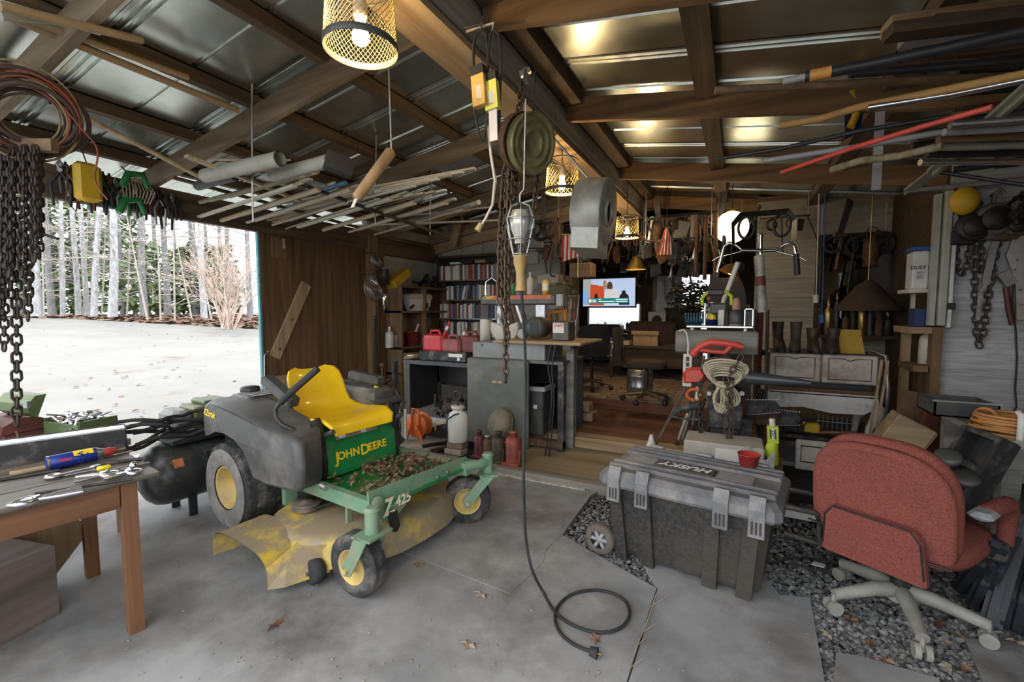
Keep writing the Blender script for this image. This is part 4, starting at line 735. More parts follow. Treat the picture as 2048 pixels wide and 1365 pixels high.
def gascan(px0, px1, py0, mt, label, Y, spout=True, rz=0, z=None):
    a, b = AY(px0, py0, Y), AY(px1, py0, Y); w = (b.x-a.x)/2; z = aq[5] if z is None else z; h = AY(px0, py0, Y).z-z
    t = thing('gas_can', label, 'gas can', ((a.x+b.x)/2, Y+.12, z), rz)
    def ring(k, zz, b_=.03): return [(x*k, y*k, zz) for x, y in ((-w+b_, -.1), (w-b_, -.1), (w, -.1+b_), (w, .1-b_), (w-b_, .1), (-w+b_, .1), (-w, .1-b_), (-w, -.1+b_))]
    part(t, 'body', MB().loft([ring(.94, 0), ring(1, .02), ring(1, h*.62), ring(.93, h*.74), ring(.7, h*.80)], sm=False), mt)
    part(t, 'handle', MB().tube([(-w*.55, 0, h*.74), (-w*.5, 0, h*.97), (w*.25, 0, h*.99), (w*.45, 0, h*.74)], .018, 8), mt)
    if spout: sp = part(t, 'spout', MB().cyl((w*.75, 0, h*.74), (w*1.25, .02, h*1.45), .02, .013, n=10), mt); part(sp, 'spout_tip', MB().cyl((w*.95, .008, h*1.03), (w*1.08, .013, h*1.2), .023, n=10), WHITEP)
    return t
REDC = mat('faded_red_can', (.30, .085, .085), .6, 0, .2, 10, .08); REDD = mat('dull_red_can', (.17, .04, .035), .6, 0, .2, 10, .08); REDB = mat('bright_red_can', (.55, .03, .045), .4, 0, .15, 10, .05)
gascan(841, 882, 661, REDB, 'bright red plastic gas can at the left end of the row', 4.63); gascan(879, 917, 671, REDC, 'faded pinkish red gas can in the middle of the row', 4.63); gascan(918, 957, 664, REDD, 'dull dark red gas can at the right end of the row', 4.66, False)
# grey cabinet
GC = mat('grey_green_cabinet', (.125, .13, .115), .5, .2, .15, 4, .04, dirt=(.20, .19, .16), dirt_amt=.28, dirt_scale=2.5)
X0, X1 = AY(934, 800, 4.05).x, AY(1056, 800, 4.05).x; ZC = AY(1000, 719, 4.05).z
gc = thing('grey_cabinet', 'grey green steel cabinet with a round stain on its front', 'cabinet', ((X0+X1)/2, 4.4, FZ)); I = wm(gc)
part(gc, 'front', MB(I).bev(X0, X1, 4.05, 4.09, FZ, ZC, .01), GC); part(gc, 'side', MB(I).box(X0, X0+.02, 4.09, 4.75, FZ, ZC), GC); part(gc, 'top', MB(I).box(X0, X1+.35, 4.09, 4.75, ZC-.03, ZC), GC); part(gc, 'frame_post', MB(I).box(X1+.29, X1+.35, 4.12, 4.2, FZ, ZC-.03), DUSTY); part(gc, 'frame_rail', MB(I).box(X1-.02, X1+.35, 4.1, 4.18, FZ+.05, FZ+.12), RUST); part(gc, 'back', MB(I).box(X0, X1+.35, 4.73, 4.75, FZ, ZC-.03), DBLK)
cc = AY(995, 765, 4.05); part(gc, 'stain_ring', MB(I).lathe([(.11, .0), (.17, .0)], 28, face((cc.x, 4.0485, cc.z), (1, 0, 0), (0, 0, 1))), mat('stain_grey', (.108, .112, .098), .5)); part(gc, 'badge', MB(I).box(cc.x-.06, cc.x-.005, 4.044, 4.05, cc.z-.01, cc.z+.015), mat('badge_yellow', (.45, .34, .15), .5)); part(gc, 'badge', MB(I).box(cc.x+.005, cc.x+.05, 4.044, 4.05, cc.z-.01, cc.z+.015), mat('badge_yellow', (.45, .34, .15), .5))
pq = boxt(4.22, 1058, 775, 1086, 862, .3); pb = thing('plastic_bin', 'grey plastic bin standing on edge inside the cabinet frame', 'bin', (pq[0]+.1, 4.35, FZ+.12)); I = wm(pb); part(pb, 'body', MB(I).bev(pq[0]-.02, pq[1], 4.22, 4.5, FZ+.12, pq[5], .012), GREYD); part(pb, 'rim', MB(I).bev(pq[0]-.04, pq[1]+.03, 4.2, 4.52, pq[5]-.05, pq[5], .008), GREYP); part(pb, 'badge', MB(I).box(pq[0]+.05, pq[0]+.09, 4.214, 4.222, FZ+.4, FZ+.44), WHITEP)
bq = boxt(4.1, 945, 689, 1090, 718, .5, ZC); gb = thing('drawer_box', 'pale grey steel drawer box lying on top of the grey cabinet', 'drawer', ((bq[0]+bq[1])/2, 4.3, ZC)); I = wm(gb); part(gb, 'body', MB(I).bev(bq[0], bq[1], 4.1, 4.6, ZC, bq[5], .006), mat('pale_grey_steel', (.22, .225, .22), .5, .2, .15, 6, .04)); part(gb, 'hole', MB(I).cyl((bq[0]+.12, 4.095, bq[5]-.03), (bq[0]+.12, 4.1, bq[5]-.03), .012, n=8), DBLK)
ZT = AY(1050, 683, 4.0).z; tp = one('saw_table_board', MB().bev(AY(985, 690, 4.0).x, AY(1162, 690, 4.0).x, 4.0, 4.75, bq[5]+.001, ZT, .01), WLX, 'varnished board forming the table of the radial saw', 'board')
one('board_support', MB().box(X1+.31, X1+.39, 4.3, 4.4, FZ, bq[5]).box(X1+.31, X1+.39, 4.2, 4.6, bq[5]-.05, bq[5]), WGX, 'rough stone-grey prop under the right end of the saw table', 'prop')
# radial arm saw
rs = thing('radial_arm_saw', 'radial arm saw with an orange striped arm over the board table', 'saw', (AY(1000, 683, 4.45).x, 4.5, ZT)); I = wm(rs); ca = AY(985, 600, 4.4); cb_ = AY(1100, 600, 4.4); za = ca.z
part(rs, 'column', MB(I).cyl((ca.x+.02, 4.55, ZT), (ca.x+.02, 4.55, za+.02), .05, n=14), STEEL); ar = part(rs, 'arm', MB(I).bev(ca.x-.14, cb_.x+.08, 4.36, 4.5, za-.06, za+.05, .015), GREYD)
part(ar, 'stripe', MB(I).box(ca.x-.05, cb_.x+.03, 4.354, 4.36, za-.0, za+.045), mat('saw_orange', (.45, .12, .05), .5)); part(ar, 'end_cap', MB(I).bev(cb_.x+.082, cb_.x+.16, 4.35, 4.51, za-.08, za+.05, .01), GREYP); text(ar, 'CRAFT', .045, I @ face((ca.x-.02, 4.352, za+.02), (1, 0, 0), (0, 0, 1)), LETY, bold=.001); part(ar, 'crank', MB(I).tube([(ca.x-.1, 4.43, za+.05), (ca.x-.1, 4.43, za+.2), (ca.x-.02, 4.43, za+.25), (ca.x+.04, 4.43, za+.2)], .012, 8), CHROME)
mx_ = AY(1078, 655, 4.3); mo = part(rs, 'motor', MB(I).lathe([(0, -.14), (.09, -.14), (.11, -.1), (.11, .1), (.08, .14), (0, .14)], 20, ymat(mx_.x, 4.3, mx_.z)), GREYD); part(mo, 'yoke', MB(I).box(mx_.x-.05, mx_.x+.05, 4.33, 4.43, mx_.z+.08, za-.06), STEEL); part(mo, 'louvre', MB(I).box(mx_.x-.04, mx_.x+.05, 4.15, 4.162, mx_.z-.06, mx_.z+.05), DBLK)
bl_ = AY(1010, 655, 4.35); part(rs, 'blade_guard', MB(I).lathe([(0, -.03), (.16, -.03), (.17, -.02), (.17, .02), (.16, .03), (0, .03)], 28, ymat(bl_.x, 4.35, bl_.z), a0=-20, a1=200), mat('guard_white', (.52, .49, .43), .5, 0, .12, 8, .05)); part(rs, 'guard_rod', MB(I).cyl((bl_.x-.06, 4.28, bl_.z+.15), (bl_.x+.04, 4.27, bl_.z-.04), .014, n=8), GREYP); part(rs, 'knob', MB(I).cyl((AY(1043, 680, 4.2).x, 4.2, ZT+.06), (AY(1043, 680, 4.2).x, 4.27, ZT+.06), .05, n=16), GREYP)
for k in range(5): part(rs, 'linkage', MB(I).beam((ca.x+.15+k*.05, 4.4, za-.06), (ca.x+.22+k*.055, 4.38, za-.3+.03*(k % 2)), .02, .03), (STEEL, IRON, RUST)[k % 3])
bx = boxt(4.2, 1104, 643, 1138, 682, .2, ZT); b_ = thing('switch_box', 'grey switch box with a white label on the saw table', 'box', (bx[0]+.1, 4.3, ZT)); I = wm(b_); part(b_, 'body', MB(I).bev(*bx, .01), GREYD); part(b_, 'label', MB(I).box(bx[0]+.01, bx[1]-.05, 4.194, 4.2, bx[4]+.08, bx[5]-.02), PAPER); text(b_, 'CRAFT', .034, I @ face((bx[0]+.07, 4.192, bx[5]-.045), (1, 0, 0), (0, 0, 1)), DRED, bold=.001)
tin('wide_cream_tin', AY(972, 683, 4.5)*1, .07, .26, CREAM, 'cream coloured canister left of the saw blade guard', cat='canister')
# things standing on the saw arm
zA = za+.051
tin('oil_can_yellow', (AY(1091, 580, 4.43).x, 4.43, zA), .035, .15, YELLOW, 'yellow and white tin standing on the saw arm', PAPER); bottle('spray_bottle', (AY(1060, 580, 4.43).x, 4.43, zA), .035, .24, mat('grey_label_bottle', (.45, .43, .39), .5), 'grey plastic bottle standing on the saw arm', cap=GREYP)
bottle('green_bottle', (AY(1026, 580, 4.43).x, 4.43, zA), .025, .17, GREENP, 'small green bottle at the left of the saw arm', cap=LETW); bottle('purple_bottle', (AY(1037, 580, 4.43).x, 4.43, zA), .022, .16, mat('mauve', (.25, .18, .35), .5), 'mauve bottle with a lime cap on the saw arm', cap=mat('lime', (.35, .5, .05), .5))
hc = V((AY(1110, 580, 4.5).x, 4.55, zA)); cp = thing('cloth_hat', 'olive cloth cap lying on the saw arm', 'cap', hc); part(cp, 'crown', MB().lathe([(.13, 0), (.135, .03), (.12, .075), (.08, .1), (0, .108)], 20, Matrix.Diagonal((1.25, 1, 1, 1))), mat('olive_cloth', (.06, .06, .04), .9, 0, .2, 40, .2)); part(cp, 'brim', MB().prism([(.05, -.12), (.19, -.13), (.24, -.06), (.25, 0), (.24, .06), (.19, .13), (.05, .12)], .006), mat('olive_cloth', (.06, .06, .04), .9))
# drill in yellow and tools between saw and lamp
dp = AY(1115, 640, 4.6); dr_ = thing('orange_clamp', 'orange G-shaped frame standing behind the saw motor', 'clamp', (dp.x, 4.62, ZT)); part(dr_, 'frame', MB().tube([(-.08, 0, 0), (-.1, 0, .28), (.08, 0, .3), (.1, 0, .12), (.02, 0, .1)], .03, 8), mat('clamp_orange', (.55, .2, .02), .5)); part(dr_, 'screw', MB().cyl((-.06, 0, .17), (.09, 0, .17), .02, n=8), IRON)
for i in range(6):
    x = AY(1128+i*4, 640, 4.68).x; one('red_handled_rod', MB().cyl((x, 4.68+.01*i, ZT), (x+.01*i, 4.7, ZT+.42+.03*(i % 3)), .008, n=6).cyl((x, 4.68+.01*i, ZT), (x, 4.68+.01*i, ZT+.2), .014, n=8), (RUST, REDD, STEEL)[i % 3], '%s standing upright right of the orange frame, %s' % (('rusty rod', 'dull red rod', 'steel rod')[i % 3], ('nearer one', 'farther one')[i//3]), 'rod')
# =================================================================== FLOOR THINGS BY THE CABINET
for i, (px, py, r, h, mt, lb) in enumerate(((959, 916, .042, .23, mat('maroon_jack', (.12, .025, .03), .5, .2, .3, 12, .1), 'slim maroon bottle jack at the left of the row'), (976, 919, .042, .20, RUST, 'rusty brown bottle jack second from the left'), (997, 925, .055, .25, mat('dark_rust_jack', (.07, .05, .035), .6, .3, .4, 18, .2), 'stout dark rusty bottle jack'), (1027, 930, .062, .27, mat('orange_red_jack', (.27, .07, .045), .55, .2, .3, 9, .1), 'large faded red bottle jack with a side handle'))):
    p = G(px, py, .045); t = thing('bottle_jack', lb, 'jack', p); part(t, 'base', MB().bev(-r*1.2, r*1.2, -r*1.2, r*1.2, 0, .03, .008), mt); part(t, 'cylinder', MB().lathe([(r, .03), (r, h*.75), (r*.8, h*.82), (r*.45, h*.84)], 16), mt); part(t, 'ram', MB().lathe([(r*.45, h*.8), (r*.45, h*.94), (r*.6, h*.95), (r*.6, h), (0, h)], 12), STEEL if i == 1 else mt); part(t, 'pump', MB().cyl((r*1.0, -.03, .03), (r*1.1, -.03, h*.5), .013, n=8), mt)
    t.scale = (1.15,)*3
    if i == 3: part(t, 'side_handle', MB().tube([(-r*.9, 0, h*.65), (-r*1.7, 0, h*.6), (-r*1.7, 0, h*.3), (-r*.9, 0, h*.25)], .008, 6), mt)
p = G(912, 908, .035); one('paving_brick', MB().bev(-.10, .10, -.06, .06, 0, .055, .006, loc(p)), mat('tan_brick', (.36, .29, .24), .85, 0, .2, 20, .2), 'tan paving brick on the sill below the sprayer', 'brick'); one('brick_block', MB().bev(-.09, .09, -.05, .07, .056, .115, .006, loc(p+V((0, .02, 0)))), mat('brown_block', (.22, .16, .12), .85, 0, .2, 20, .2), 'brown block stacked on the tan paving brick', 'block')
t = thing('garden_sprayer', 'white plastic pump sprayer with a black handle standing on bricks', 'sprayer', p+V((0, .04, .116))); t.scale = (1.25,)*3; part(t, 'tank', MB().lathe([(0, 0), (.075, 0), (.082, .012), (.083, .19), (.07, .225), (.038, .245), (.038, .255)], 20), mat('translucent_white', (.72, .72, .66), .4, 0, .06, 6, .02)); part(t, 'collar', MB().lathe([(.038, .25), (.055, .268), (.055, .285), (.03, .288), (0, .288)], 16), CREAM); part(t, 'pump_handle', MB().tube([(0, 0, .285), (0, 0, .33), (-.03, 0, .35), (-.03, 0, .39), (0, 0, .405), (.03, 0, .39), (.03, 0, .35), (0, 0, .33)], .010, 8), BLACKP); part(t, 'hose', MB().tube([(.04, -.05, .235), (.02, -.09, .23), (-.04, -.09, .19), (-.07, -.08, .08), (-.06, -.08, .01)], .006, 6), BLACKP); part(t, 'blue_sleeve', MB().lathe([(.084, .01), (.086, .19), (.073, .225)], 10, rot(z=150), a0=0, a1=80), BLUEP)
p = G(828, 885, FZ); t = thing('cord_reel', 'orange plastic cord reel with a stand and handle', 'cord reel', p+V((0, .1, 0))); 
for s in (-1, 1): part(t, 'flange', MB(ymat(0, 0, .17)).lathe([(0, s*.05), (.13, s*.05), (.135, s*.055), (.13, s*.06), (0, s*.06)], 28), ORANGE)
part(t, 'cord_winding', MB(ymat(0, 0, .17)).lathe([(.1, -.05), (.115, -.02), (.112, .02), (.1, .05)], 24), mat('orange_cord', (.5, .2, .06), .6)); part(t, 'stand', MB().tube([(-.12, -.08, .01), (-.05, -.08, .17), (-.03, -.08, .36), (.05, -.08, .36), (.04, -.08, .17), (.10, -.08, .01)], .013, 8), ORANGE); part(t, 'crank', MB().cyl((.05, -.08, .17), (.05, -.13, .17), .02, n=10), ORANGE)
p = AY(1000, 850, 3.95); t = thing('bicycle_helmet', 'dusty tan bicycle helmet with long vents leaning on the cabinet', 'helmet', p); HM = mat('dusty_helmet', (.22, .19, .14), .7, 0, .2, 9, .08)
mm = rot(0, 62, 0) @ Matrix.Diagonal((1.0, 1.35, 1, 1))
part(t, 'shell', MB().lathe([(.125, -.03), (.13, .0), (.12, .05), (.09, .09), (.05, .11), (0, .117)], 24, mm), HM)
for s in (-.07, -.025, .025, .07): part(t, 'vent', MB().ball((s, 0, .085-abs(s)*.5), .016, 8, mm, (1, 3.2, 1.6)), DBLK)
part(t, 'rim_band', MB().lathe([(.134, -.03), (.137, -.01), (.13, .0)], 24, mm), HM)
for i, (a, b) in enumerate((((845, 893), (930, 880)), ((860, 902), (925, 888)))): one('steel_bar', MB().beam(G(*a, FZ+.015), G(*b, FZ+.015), .035, .028), (IRON, RUST)[i], ('dark square steel bar lying left of the sprayer', 'rusty bar lying in front of the dark square bar')[i], 'bar')
p = G(858, 880, FZ); t = thing('floor_jack', 'black trolley jack lying behind the steel bars', 'jack', p+V((.05, .12, 0)), 20); part(t, 'frame', MB().bev(-.2, .2, -.07, .07, .03, .10, .01), IRON); part(t, 'arm', MB().beam((-.1, 0, .08), (.2, 0, .17), .05, .05), DUSTY); part(t, 'saddle', MB().cyl((.2, 0, .16), (.2, 0, .19), .04, n=10), STEEL); part(t, 'yellow_clip', MB().tube([(-.02, -.08, .1), (-.02, -.08, .2), (.1, -.08, .2), (.1, -.08, .12)], .009, 6), LETY)
for s in (-1, 1): part(t, 'wheel', MB().cyl((-.16, s*.08, .035), (-.16, s*.1, .035), .035, n=12), IRON); part(t, 'wheel', MB().cyl((.16, s*.08, .03), (.16, s*.1, .03), .03, n=12), IRON)
# under desk clutter
clutter('under_desk_parts', (dq[0]+.25, dq[1]-.05, 4.7, 5.1, FZ+.02, FZ+.25), 40, DUSTY, 'grimy tools and parts heaped under the steel desk', 'machine parts', 6)
one('wire_basket', MB().box(-.1, .1, -.06, .06, 0, .01, loc(dq[0]+.62, 4.72, FZ+.1)).beam((dq[0]+.52, 4.66, FZ+.1), (dq[0]+.47, 4.62, FZ+.34), .004, .004).beam((dq[0]+.57, 4.66, FZ+.1), (dq[0]+.54, 4.62, FZ+.32), .004, .004).beam((dq[0]+.62, 4.66, FZ+.1), (dq[0]+.61, 4.62, FZ+.3), .004, .004).beam((dq[0]+.67, 4.66, FZ+.1), (dq[0]+.68, 4.62, FZ+.28), .004, .004).box(-.1, .1, -.06, .06, -.1, 0, loc(dq[0]+.62, 4.72, FZ+.1)), RUST, 'small rusty wire basket under the steel desk', 'basket')
one('white_pipe_hoop', MB().tube([G(785, 880, FZ+.02), G(785, 880, FZ+.02)+V((0, 0, .33)), G(812, 880, FZ+.02)+V((0, 0, .33)), G(812, 880, FZ+.02)], .015, 8), CREAM, 'cream pipe hoop standing left of the orange reel', 'pipe')
p = AY(910, 770, 5.0); one('grey_drum', MB().lathe([(0, 0), (.17, 0), (.175, .02), (.175, .5), (.15, .53), (0, .53)], 20, loc(dq[1]-.05, 5.0, FZ)), mat('pale_drum', (.40, .41, .42), .45, .2, .15, 5, .04), 'pale grey drum standing under the steel desk', 'drum')
# =================================================================== MIDDLE: TIMBER BENCH WITH VISE
tq = boxt(4.3, 1350, 664, 1518, 705, .32); ZTI = tq[5]
tbn = thing('timber_bench', 'heavy grey weathered timber on dark posts', 'bench', ((tq[0]+tq[1])/2, 4.45, 0)); I = wm(tbn)
part(tbn, 'timber', MB(I).bev(*tq, .012), WGX)
for x in (tq[0]+.12, tq[1]-.14): part(tbn, 'post', MB(I).box(x, x+.1, 4.42, 4.52, .0, tq[4]), WDX)
part(tbn, 'cross_rail', MB(I).box(tq[0]+.05, tq[1]-.05, 4.44, 4.5, .35, .42), WDX)
pq = boxt(4.34, 1372, 653, 1507, 660, .22); pl_t = thing('aluminium_plate', 'bright aluminium machine plate on small feet on the timber', 'plate', ((pq[0]+pq[1])/2, 4.45, ZTI)); I = wm(pl_t); zp = ZTI+.045
part(pl_t, 'plate', MB(I).bev(pq[0], pq[1], 4.34, 4.56, zp-.022, zp, .005), ALU)
for x in (pq[0]+.05, pq[1]-.06):
    for y in (4.36, 4.52): part(pl_t, 'foot', MB(I).cyl((x, y, ZTI), (x, y, zp-.022), .014, n=10), WHITEP)
Xp = lambda px, Y=4.42: AY(px, 640, Y).x
t = tin('lubricant_can', (Xp(1424, 4.47), 4.47, zp), .035, .21, mat('can_blue', (.015, .03, .22), .3), 'blue and yellow lubricant can standing on the aluminium plate', LETY); text(t, 'WD', .03, face((-.005, -.037, .12), (1, 0, 0), (0, 0, 1)), CANB, bold=.001)
t = thing('lime_frame_tool', 'power tool with a lime green loop handle on the aluminium plate', 'power tool', (Xp(1434), 4.42, zp)); part(t, 'loop_handle', MB().tube([(-.12, 0, .18), (-.13, 0, .24), (-.09, 0, .29), (.06, 0, .30), (.11, 0, .26), (.115, 0, .18)], .017, 8), mat('lime_plastic', (.42, .52, .03), .45)); part(t, 'grip', MB().bev(-.08, .05, -.03, .03, .265, .32, .01), BLACKP); part(t, 'body', MB().bev(-.06, .08, -.05, .05, .10, .20, .015), GREYD); part(t, 'block', MB().bev(.01, .06, -.06, .0, 0, .14, .005), CREAM); part(t, 'leg', MB().cyl((-.10, 0, 0), (-.10, 0, .20), .012, n=8), ALU); part(t, 'red_button', MB().ball((-.07, -.01, .24), .022, 10), REDC); part(t, 'rear_leg', MB().bev(.06, .09, -.02, .03, 0, .15, .005), IRON)
t = thing('palm_sander', 'small sander with an orange grip and grey body on the plate', 'sander', (Xp(1472), 4.40, zp)); part(t, 'body', MB().lathe([(0, 0), (.045, 0), (.062, .03), (.062, .09), (.045, .13), (.03, .14)], 18), GREYD); part(t, 'grip', MB().lathe([(.03, .135), (.036, .16), (.032, .21), (.018, .24), (0, .245)], 14), mat('tan_grip', (.45, .25, .16), .5)); part(t, 'base_pad', MB().lathe([(0, -.0), (.05, 0), (.055, .014), (0, .016)], 16), mat('pad_mauve', (.28, .2, .2), .7))
t = thing('planer_block', 'aluminium framed block at the right end of the plate', 'tool', (Xp(1497), 4.40, zp)); part(t, 'core', MB().bev(-.025, .025, -.04, .04, 0, .13, .004), IRON); part(t, 'frame', MB().box(-.035, -.026, -.045, .045, 0, .15).box(.026, .035, -.045, .045, 0, .15).box(-.035, .035, -.045, .045, .14, .15), ALU); part(t, 'knob', MB().ball((0, 0, .17), .02, 10), BLACKP)
t = thing('coiled_hose', 'blue coiled air hose lying along the back of the plate', 'hose', (Xp(1400, 4.52), 4.6, zp)); part(t, 'coil', MB().tube([(-.14+.36*i/180, .06*math.cos(i*.5), .055+.05*math.sin(i*.5)) for i in range(180)], .008, 6), mat('blue_hose', (.02, .10, .17), .4))
# vise and hung gear
vq = boxt(4.0, 1413, 782, 1487, 856, .2); t = thing('vise_block', 'black steel vise with a rounded head bolted below the timber', 'vise', ((vq[0]+vq[1])/2, 4.1, 0)); I = wm(t); vb = part(t, 'block', MB(I).bev(vq[0], vq[1], 4.0, 4.2, vq[4], vq[5], .015), DUSTY); hv = AY(1455, 735, 4.02); part(t, 'head', MB(I).ball(hv, .085, 16, sc=(1, .8, 1.3)), IRON); part(t, 'neck', MB(I).cyl(hv, (hv.x, 4.1, vq[5]), .07, n=12), IRON); part(t, 'stand', MB(I).box(vq[0]+.03, vq[1]-.03, 4.05, 4.2, 0, vq[4]), IRON)
for px in (1418, 1484): p = AY(px, 788, 3.985); part(t, 'bolt', MB(I).cyl(p, p+V((0, .03, 0)), .018, n=10), CREAM)
lq = boxt(4.12, 1440, 842, 1506, 905, .2, 0); bbox_one('dark_case', lq, DUSTY, 'dark upright case right below the vise', 'case')
ROPE = mat('cream_rope', (.50, .43, .31), .9, 0, .2, 60, .3)
t = thing('rope_hank', 'hank of cream braided rope hanging from the vise', 'rope', AY(1448, 830, 3.9)); I = wm(t); tie = AY(1447, 770, 3.9); random.seed(9)
for k in range(8):
    w = .020+.010*k; h = .20-.012*abs(k-3); c = tie+V((.008*(k-4), -.004*(k % 3), -h*.55)); part(t, 'lower_loop', MB(I).tube([c+V((w*math.cos(a)*(1-.35*math.sin(a)), .01*math.sin(2*a+k), h*.58*math.sin(a))) for a in (2*math.pi*i/16 for i in range(16))], .009, 6, True), ROPE)
for k in range(8):
    w = .075+.011*k; h = .045+.009*k; c = tie+V((.01, .01*(k % 3)-.01, h*.9)); part(t, 'upper_loop', MB(I).tube([c+V((w*math.cos(a)*(1+.35*math.sin(a)), -.02+.03*math.cos(a*2+k), h*math.sin(a))) for a in (2*math.pi*i/18 for i in range(18))], .009, 6, True), ROPE)
for k in range(3): part(t, 'wrap', MB(I).torus(tie+V((0, .0, .014*k-.01)), .05, .010, (0, .1, 1), 18, 6, 1, .6), ROPE)
# chains: every link is a piece
def chain(name, pts, R_, r, mt, label, sag=True, group=None):
    pts = [V(p) for p in pts]; lk = MB().tube([(R_*.62*math.cos(a), 0, R_*(math.sin(a)*.62+(.45 if math.sin(a) > 0 else -.45))) for a in (2*math.pi*i/12 for i in range(12))], r, 6, True).mesh('link'); lk.materials.append(mt)
    t = thing(name, label, 'chain', pts[-1], 0, group); step = R_*1.62; acc = 0; k = 0
    for i in range(len(pts)-1):
        d = pts[i+1]-pts[i]; L = d.length
        while acc < L:
            p = pts[i]+d*(acc/L); o = bpy.data.objects.new('link', lk); COL.objects.link(o); o.parent = t
            mm = basis(p-pts[-1], -d, (0, 1, 0)) @ rot(z=90*(k % 2)+random.uniform(-12, 12)); o.matrix_local = mm; acc += step; k += 1
        acc -= L
    return t
CHN = mat('chain_rust', (.10, .075, .06), .55, .6, .3, 20, .2)
chain('hanging_chain', [AY(1480, 718, 3.86), AY(1452, 760, 3.84), AY(1458, 800, 3.83), AY(1450, 930, 3.8)], .030, .0065, CHN, 'rusty steel chain draped over the vise head, hanging to the chest')
chain('hanging_chain', [AY(1462, 770, 3.84), AY(1460, 925, 3.82)], .027, .006, CHN, 'second chain strand hanging just right of the rope hank')
chain('hanging_chain', [AY(1400, 770, 3.9), AY(1402, 910, 3.88)], .025, .006, IRON, 'dark chain hanging left of the vise block')
# red trimmer, plug, cords
RT = mat('coral_red_plastic', (.60, .07, .05), .4, 0, .1, 6, .03)
t = thing('string_trimmer', 'red electric string trimmer handle lying against the timber', 'trimmer', AY(1440, 712, 4.1)); I = wm(t); h = lambda x, y, Y=4.12: AY(x, y, Y)
part(t, 'handle', MB(I).tube([h(1388, 706), h(1400, 694), h(1420, 685), h(1450, 687), h(1478, 692), h(1487, 695)], [.03, .032, .033, .03, .028, .022], 10), RT); part(t, 'lower_bar', MB(I).tube([h(1398, 700), h(1430, 704), h(1450, 706), h(1463, 692)], [.022, .02, .022, .024], 8), RT); part(t, 'end_knob', MB(I).ball(h(1388, 707), .036, 12), RT); part(t, 'motor_head', MB(I).loft([[tuple(h(1390, 752)+V((x*k, dy, z*k))) for x, z in ((-.09, -.07), (.07, -.06), (.1, .02), (.06, .08), (-.05, .07), (-.1, .02))] for dy, k in ((-.05, .7), (0, 1), (.06, .9))], sm=False), RT); part(t, 'shaft', MB(I).cyl(h(1408, 712), h(1385, 850, 4.0), .012, n=8), GREYD); part(t, 'shaft_sleeve', MB(I).cyl(h(1398, 775, 4.03), h(1395, 800, 4.02), .025, n=10), CREAM)
for k in range(5): part(t, 'cord', MB(I).tube([h(1405+3*k, 722+2*k, 4.05), h(1430, 715+3*k, 4.05), h(1455, 722+3*k, 4.05)], .006, 5), GREYD)
t = thing('power_strip', 'cream power strip hanging on its cord at the left of the timber', 'power strip', AY(1375, 775, 4.15)); I = wm(t); a, b = AY(1376, 708, 4.15), AY(1374, 773, 4.15); part(t, 'body', MB(I).beam(a, b, .07, .045, up=(0, 1, 0)), CREAM); part(t, 'cord', MB(I).tube([a, AY(1377, 690, 4.15), AY(1374, 668, 4.2), AY(1368, 660, 4.28), AY(1358, 663, 4.28)], .009, 6), CREAM)
for k in range(5): p = a.lerp(b, .15+.17*k); part(t, 'socket', MB(I).box(p.x-.012, p.x+.012, p.y-.03, p.y-.022, p.z-.018, p.z+.018), DBLK)
t = thing('loop_grip_tool', 'orange loop grip of a yard tool left of the vise', 'handle', AY(1388, 806, 4.0)); I = wm(t); part(t, 'loop', MB(I).torus(AY(1389, 790, 4.0), .055, .014, (0, 1, .1), 18, 8, 1.1, .85), ORANGE); part(t, 'shaft', MB(I).cyl(AY(1389, 800, 4.0), AY(1365, 880, 3.9), .012, n=8), GREYD)
one('leaning_pole', MB().cyl(AY(1372, 775, 3.95), G(1303, 905, .03), .014, n=10), STEEL, 'thin grey metal pole leaning left from the power strip to the step', 'pole')
t = thing('white_spreader', 'white plastic nozzle head standing at the foot of the leaning pole', 'nozzle', G(1302, 915, .045)); part(t, 'cup', MB().lathe([(0, 0), (.05, 0), (.055, .1), (.03, .16), (.016, .22)], 14), WHITEP); part(t, 'blue_rag', MB().ball((-.12, .03, .04), .07, 10, None, (1.3, 1, .5)), BLUEP)
t = thing('hedge_tool', 'dark hand saw frame with a long handle left of the vise', 'saw', AY(1345, 835, 3.9)); I = wm(t); part(t, 'frame', MB(I).tube([AY(1400, 810, 3.9), AY(1355, 820, 3.9), AY(1345, 832, 3.9), AY(1362, 838, 3.9), AY(1405, 840, 3.9)], [.03, .025, .018, .01, .008], 8), DUSTY)
for i, (a, b, mt, lb) in enumerate((((1402, 770), (1345, 905), GREYD, 'dark grey round tool handle leaning below the timber'), ((1410, 800), (1365, 905), RUST, 'rusty rod leaning below the timber'), ((1375, 830), (1350, 900), CREAM, 'short cream coloured stick leaning by the vise'), ((1425, 850), (1385, 910), IRON, 'black iron bar leaning in front of the dark case'))): one('leaning_pole', MB().cyl(AY(*a, 4.05), G(*b, .05), .016, n=8), mt, lb, 'pole')
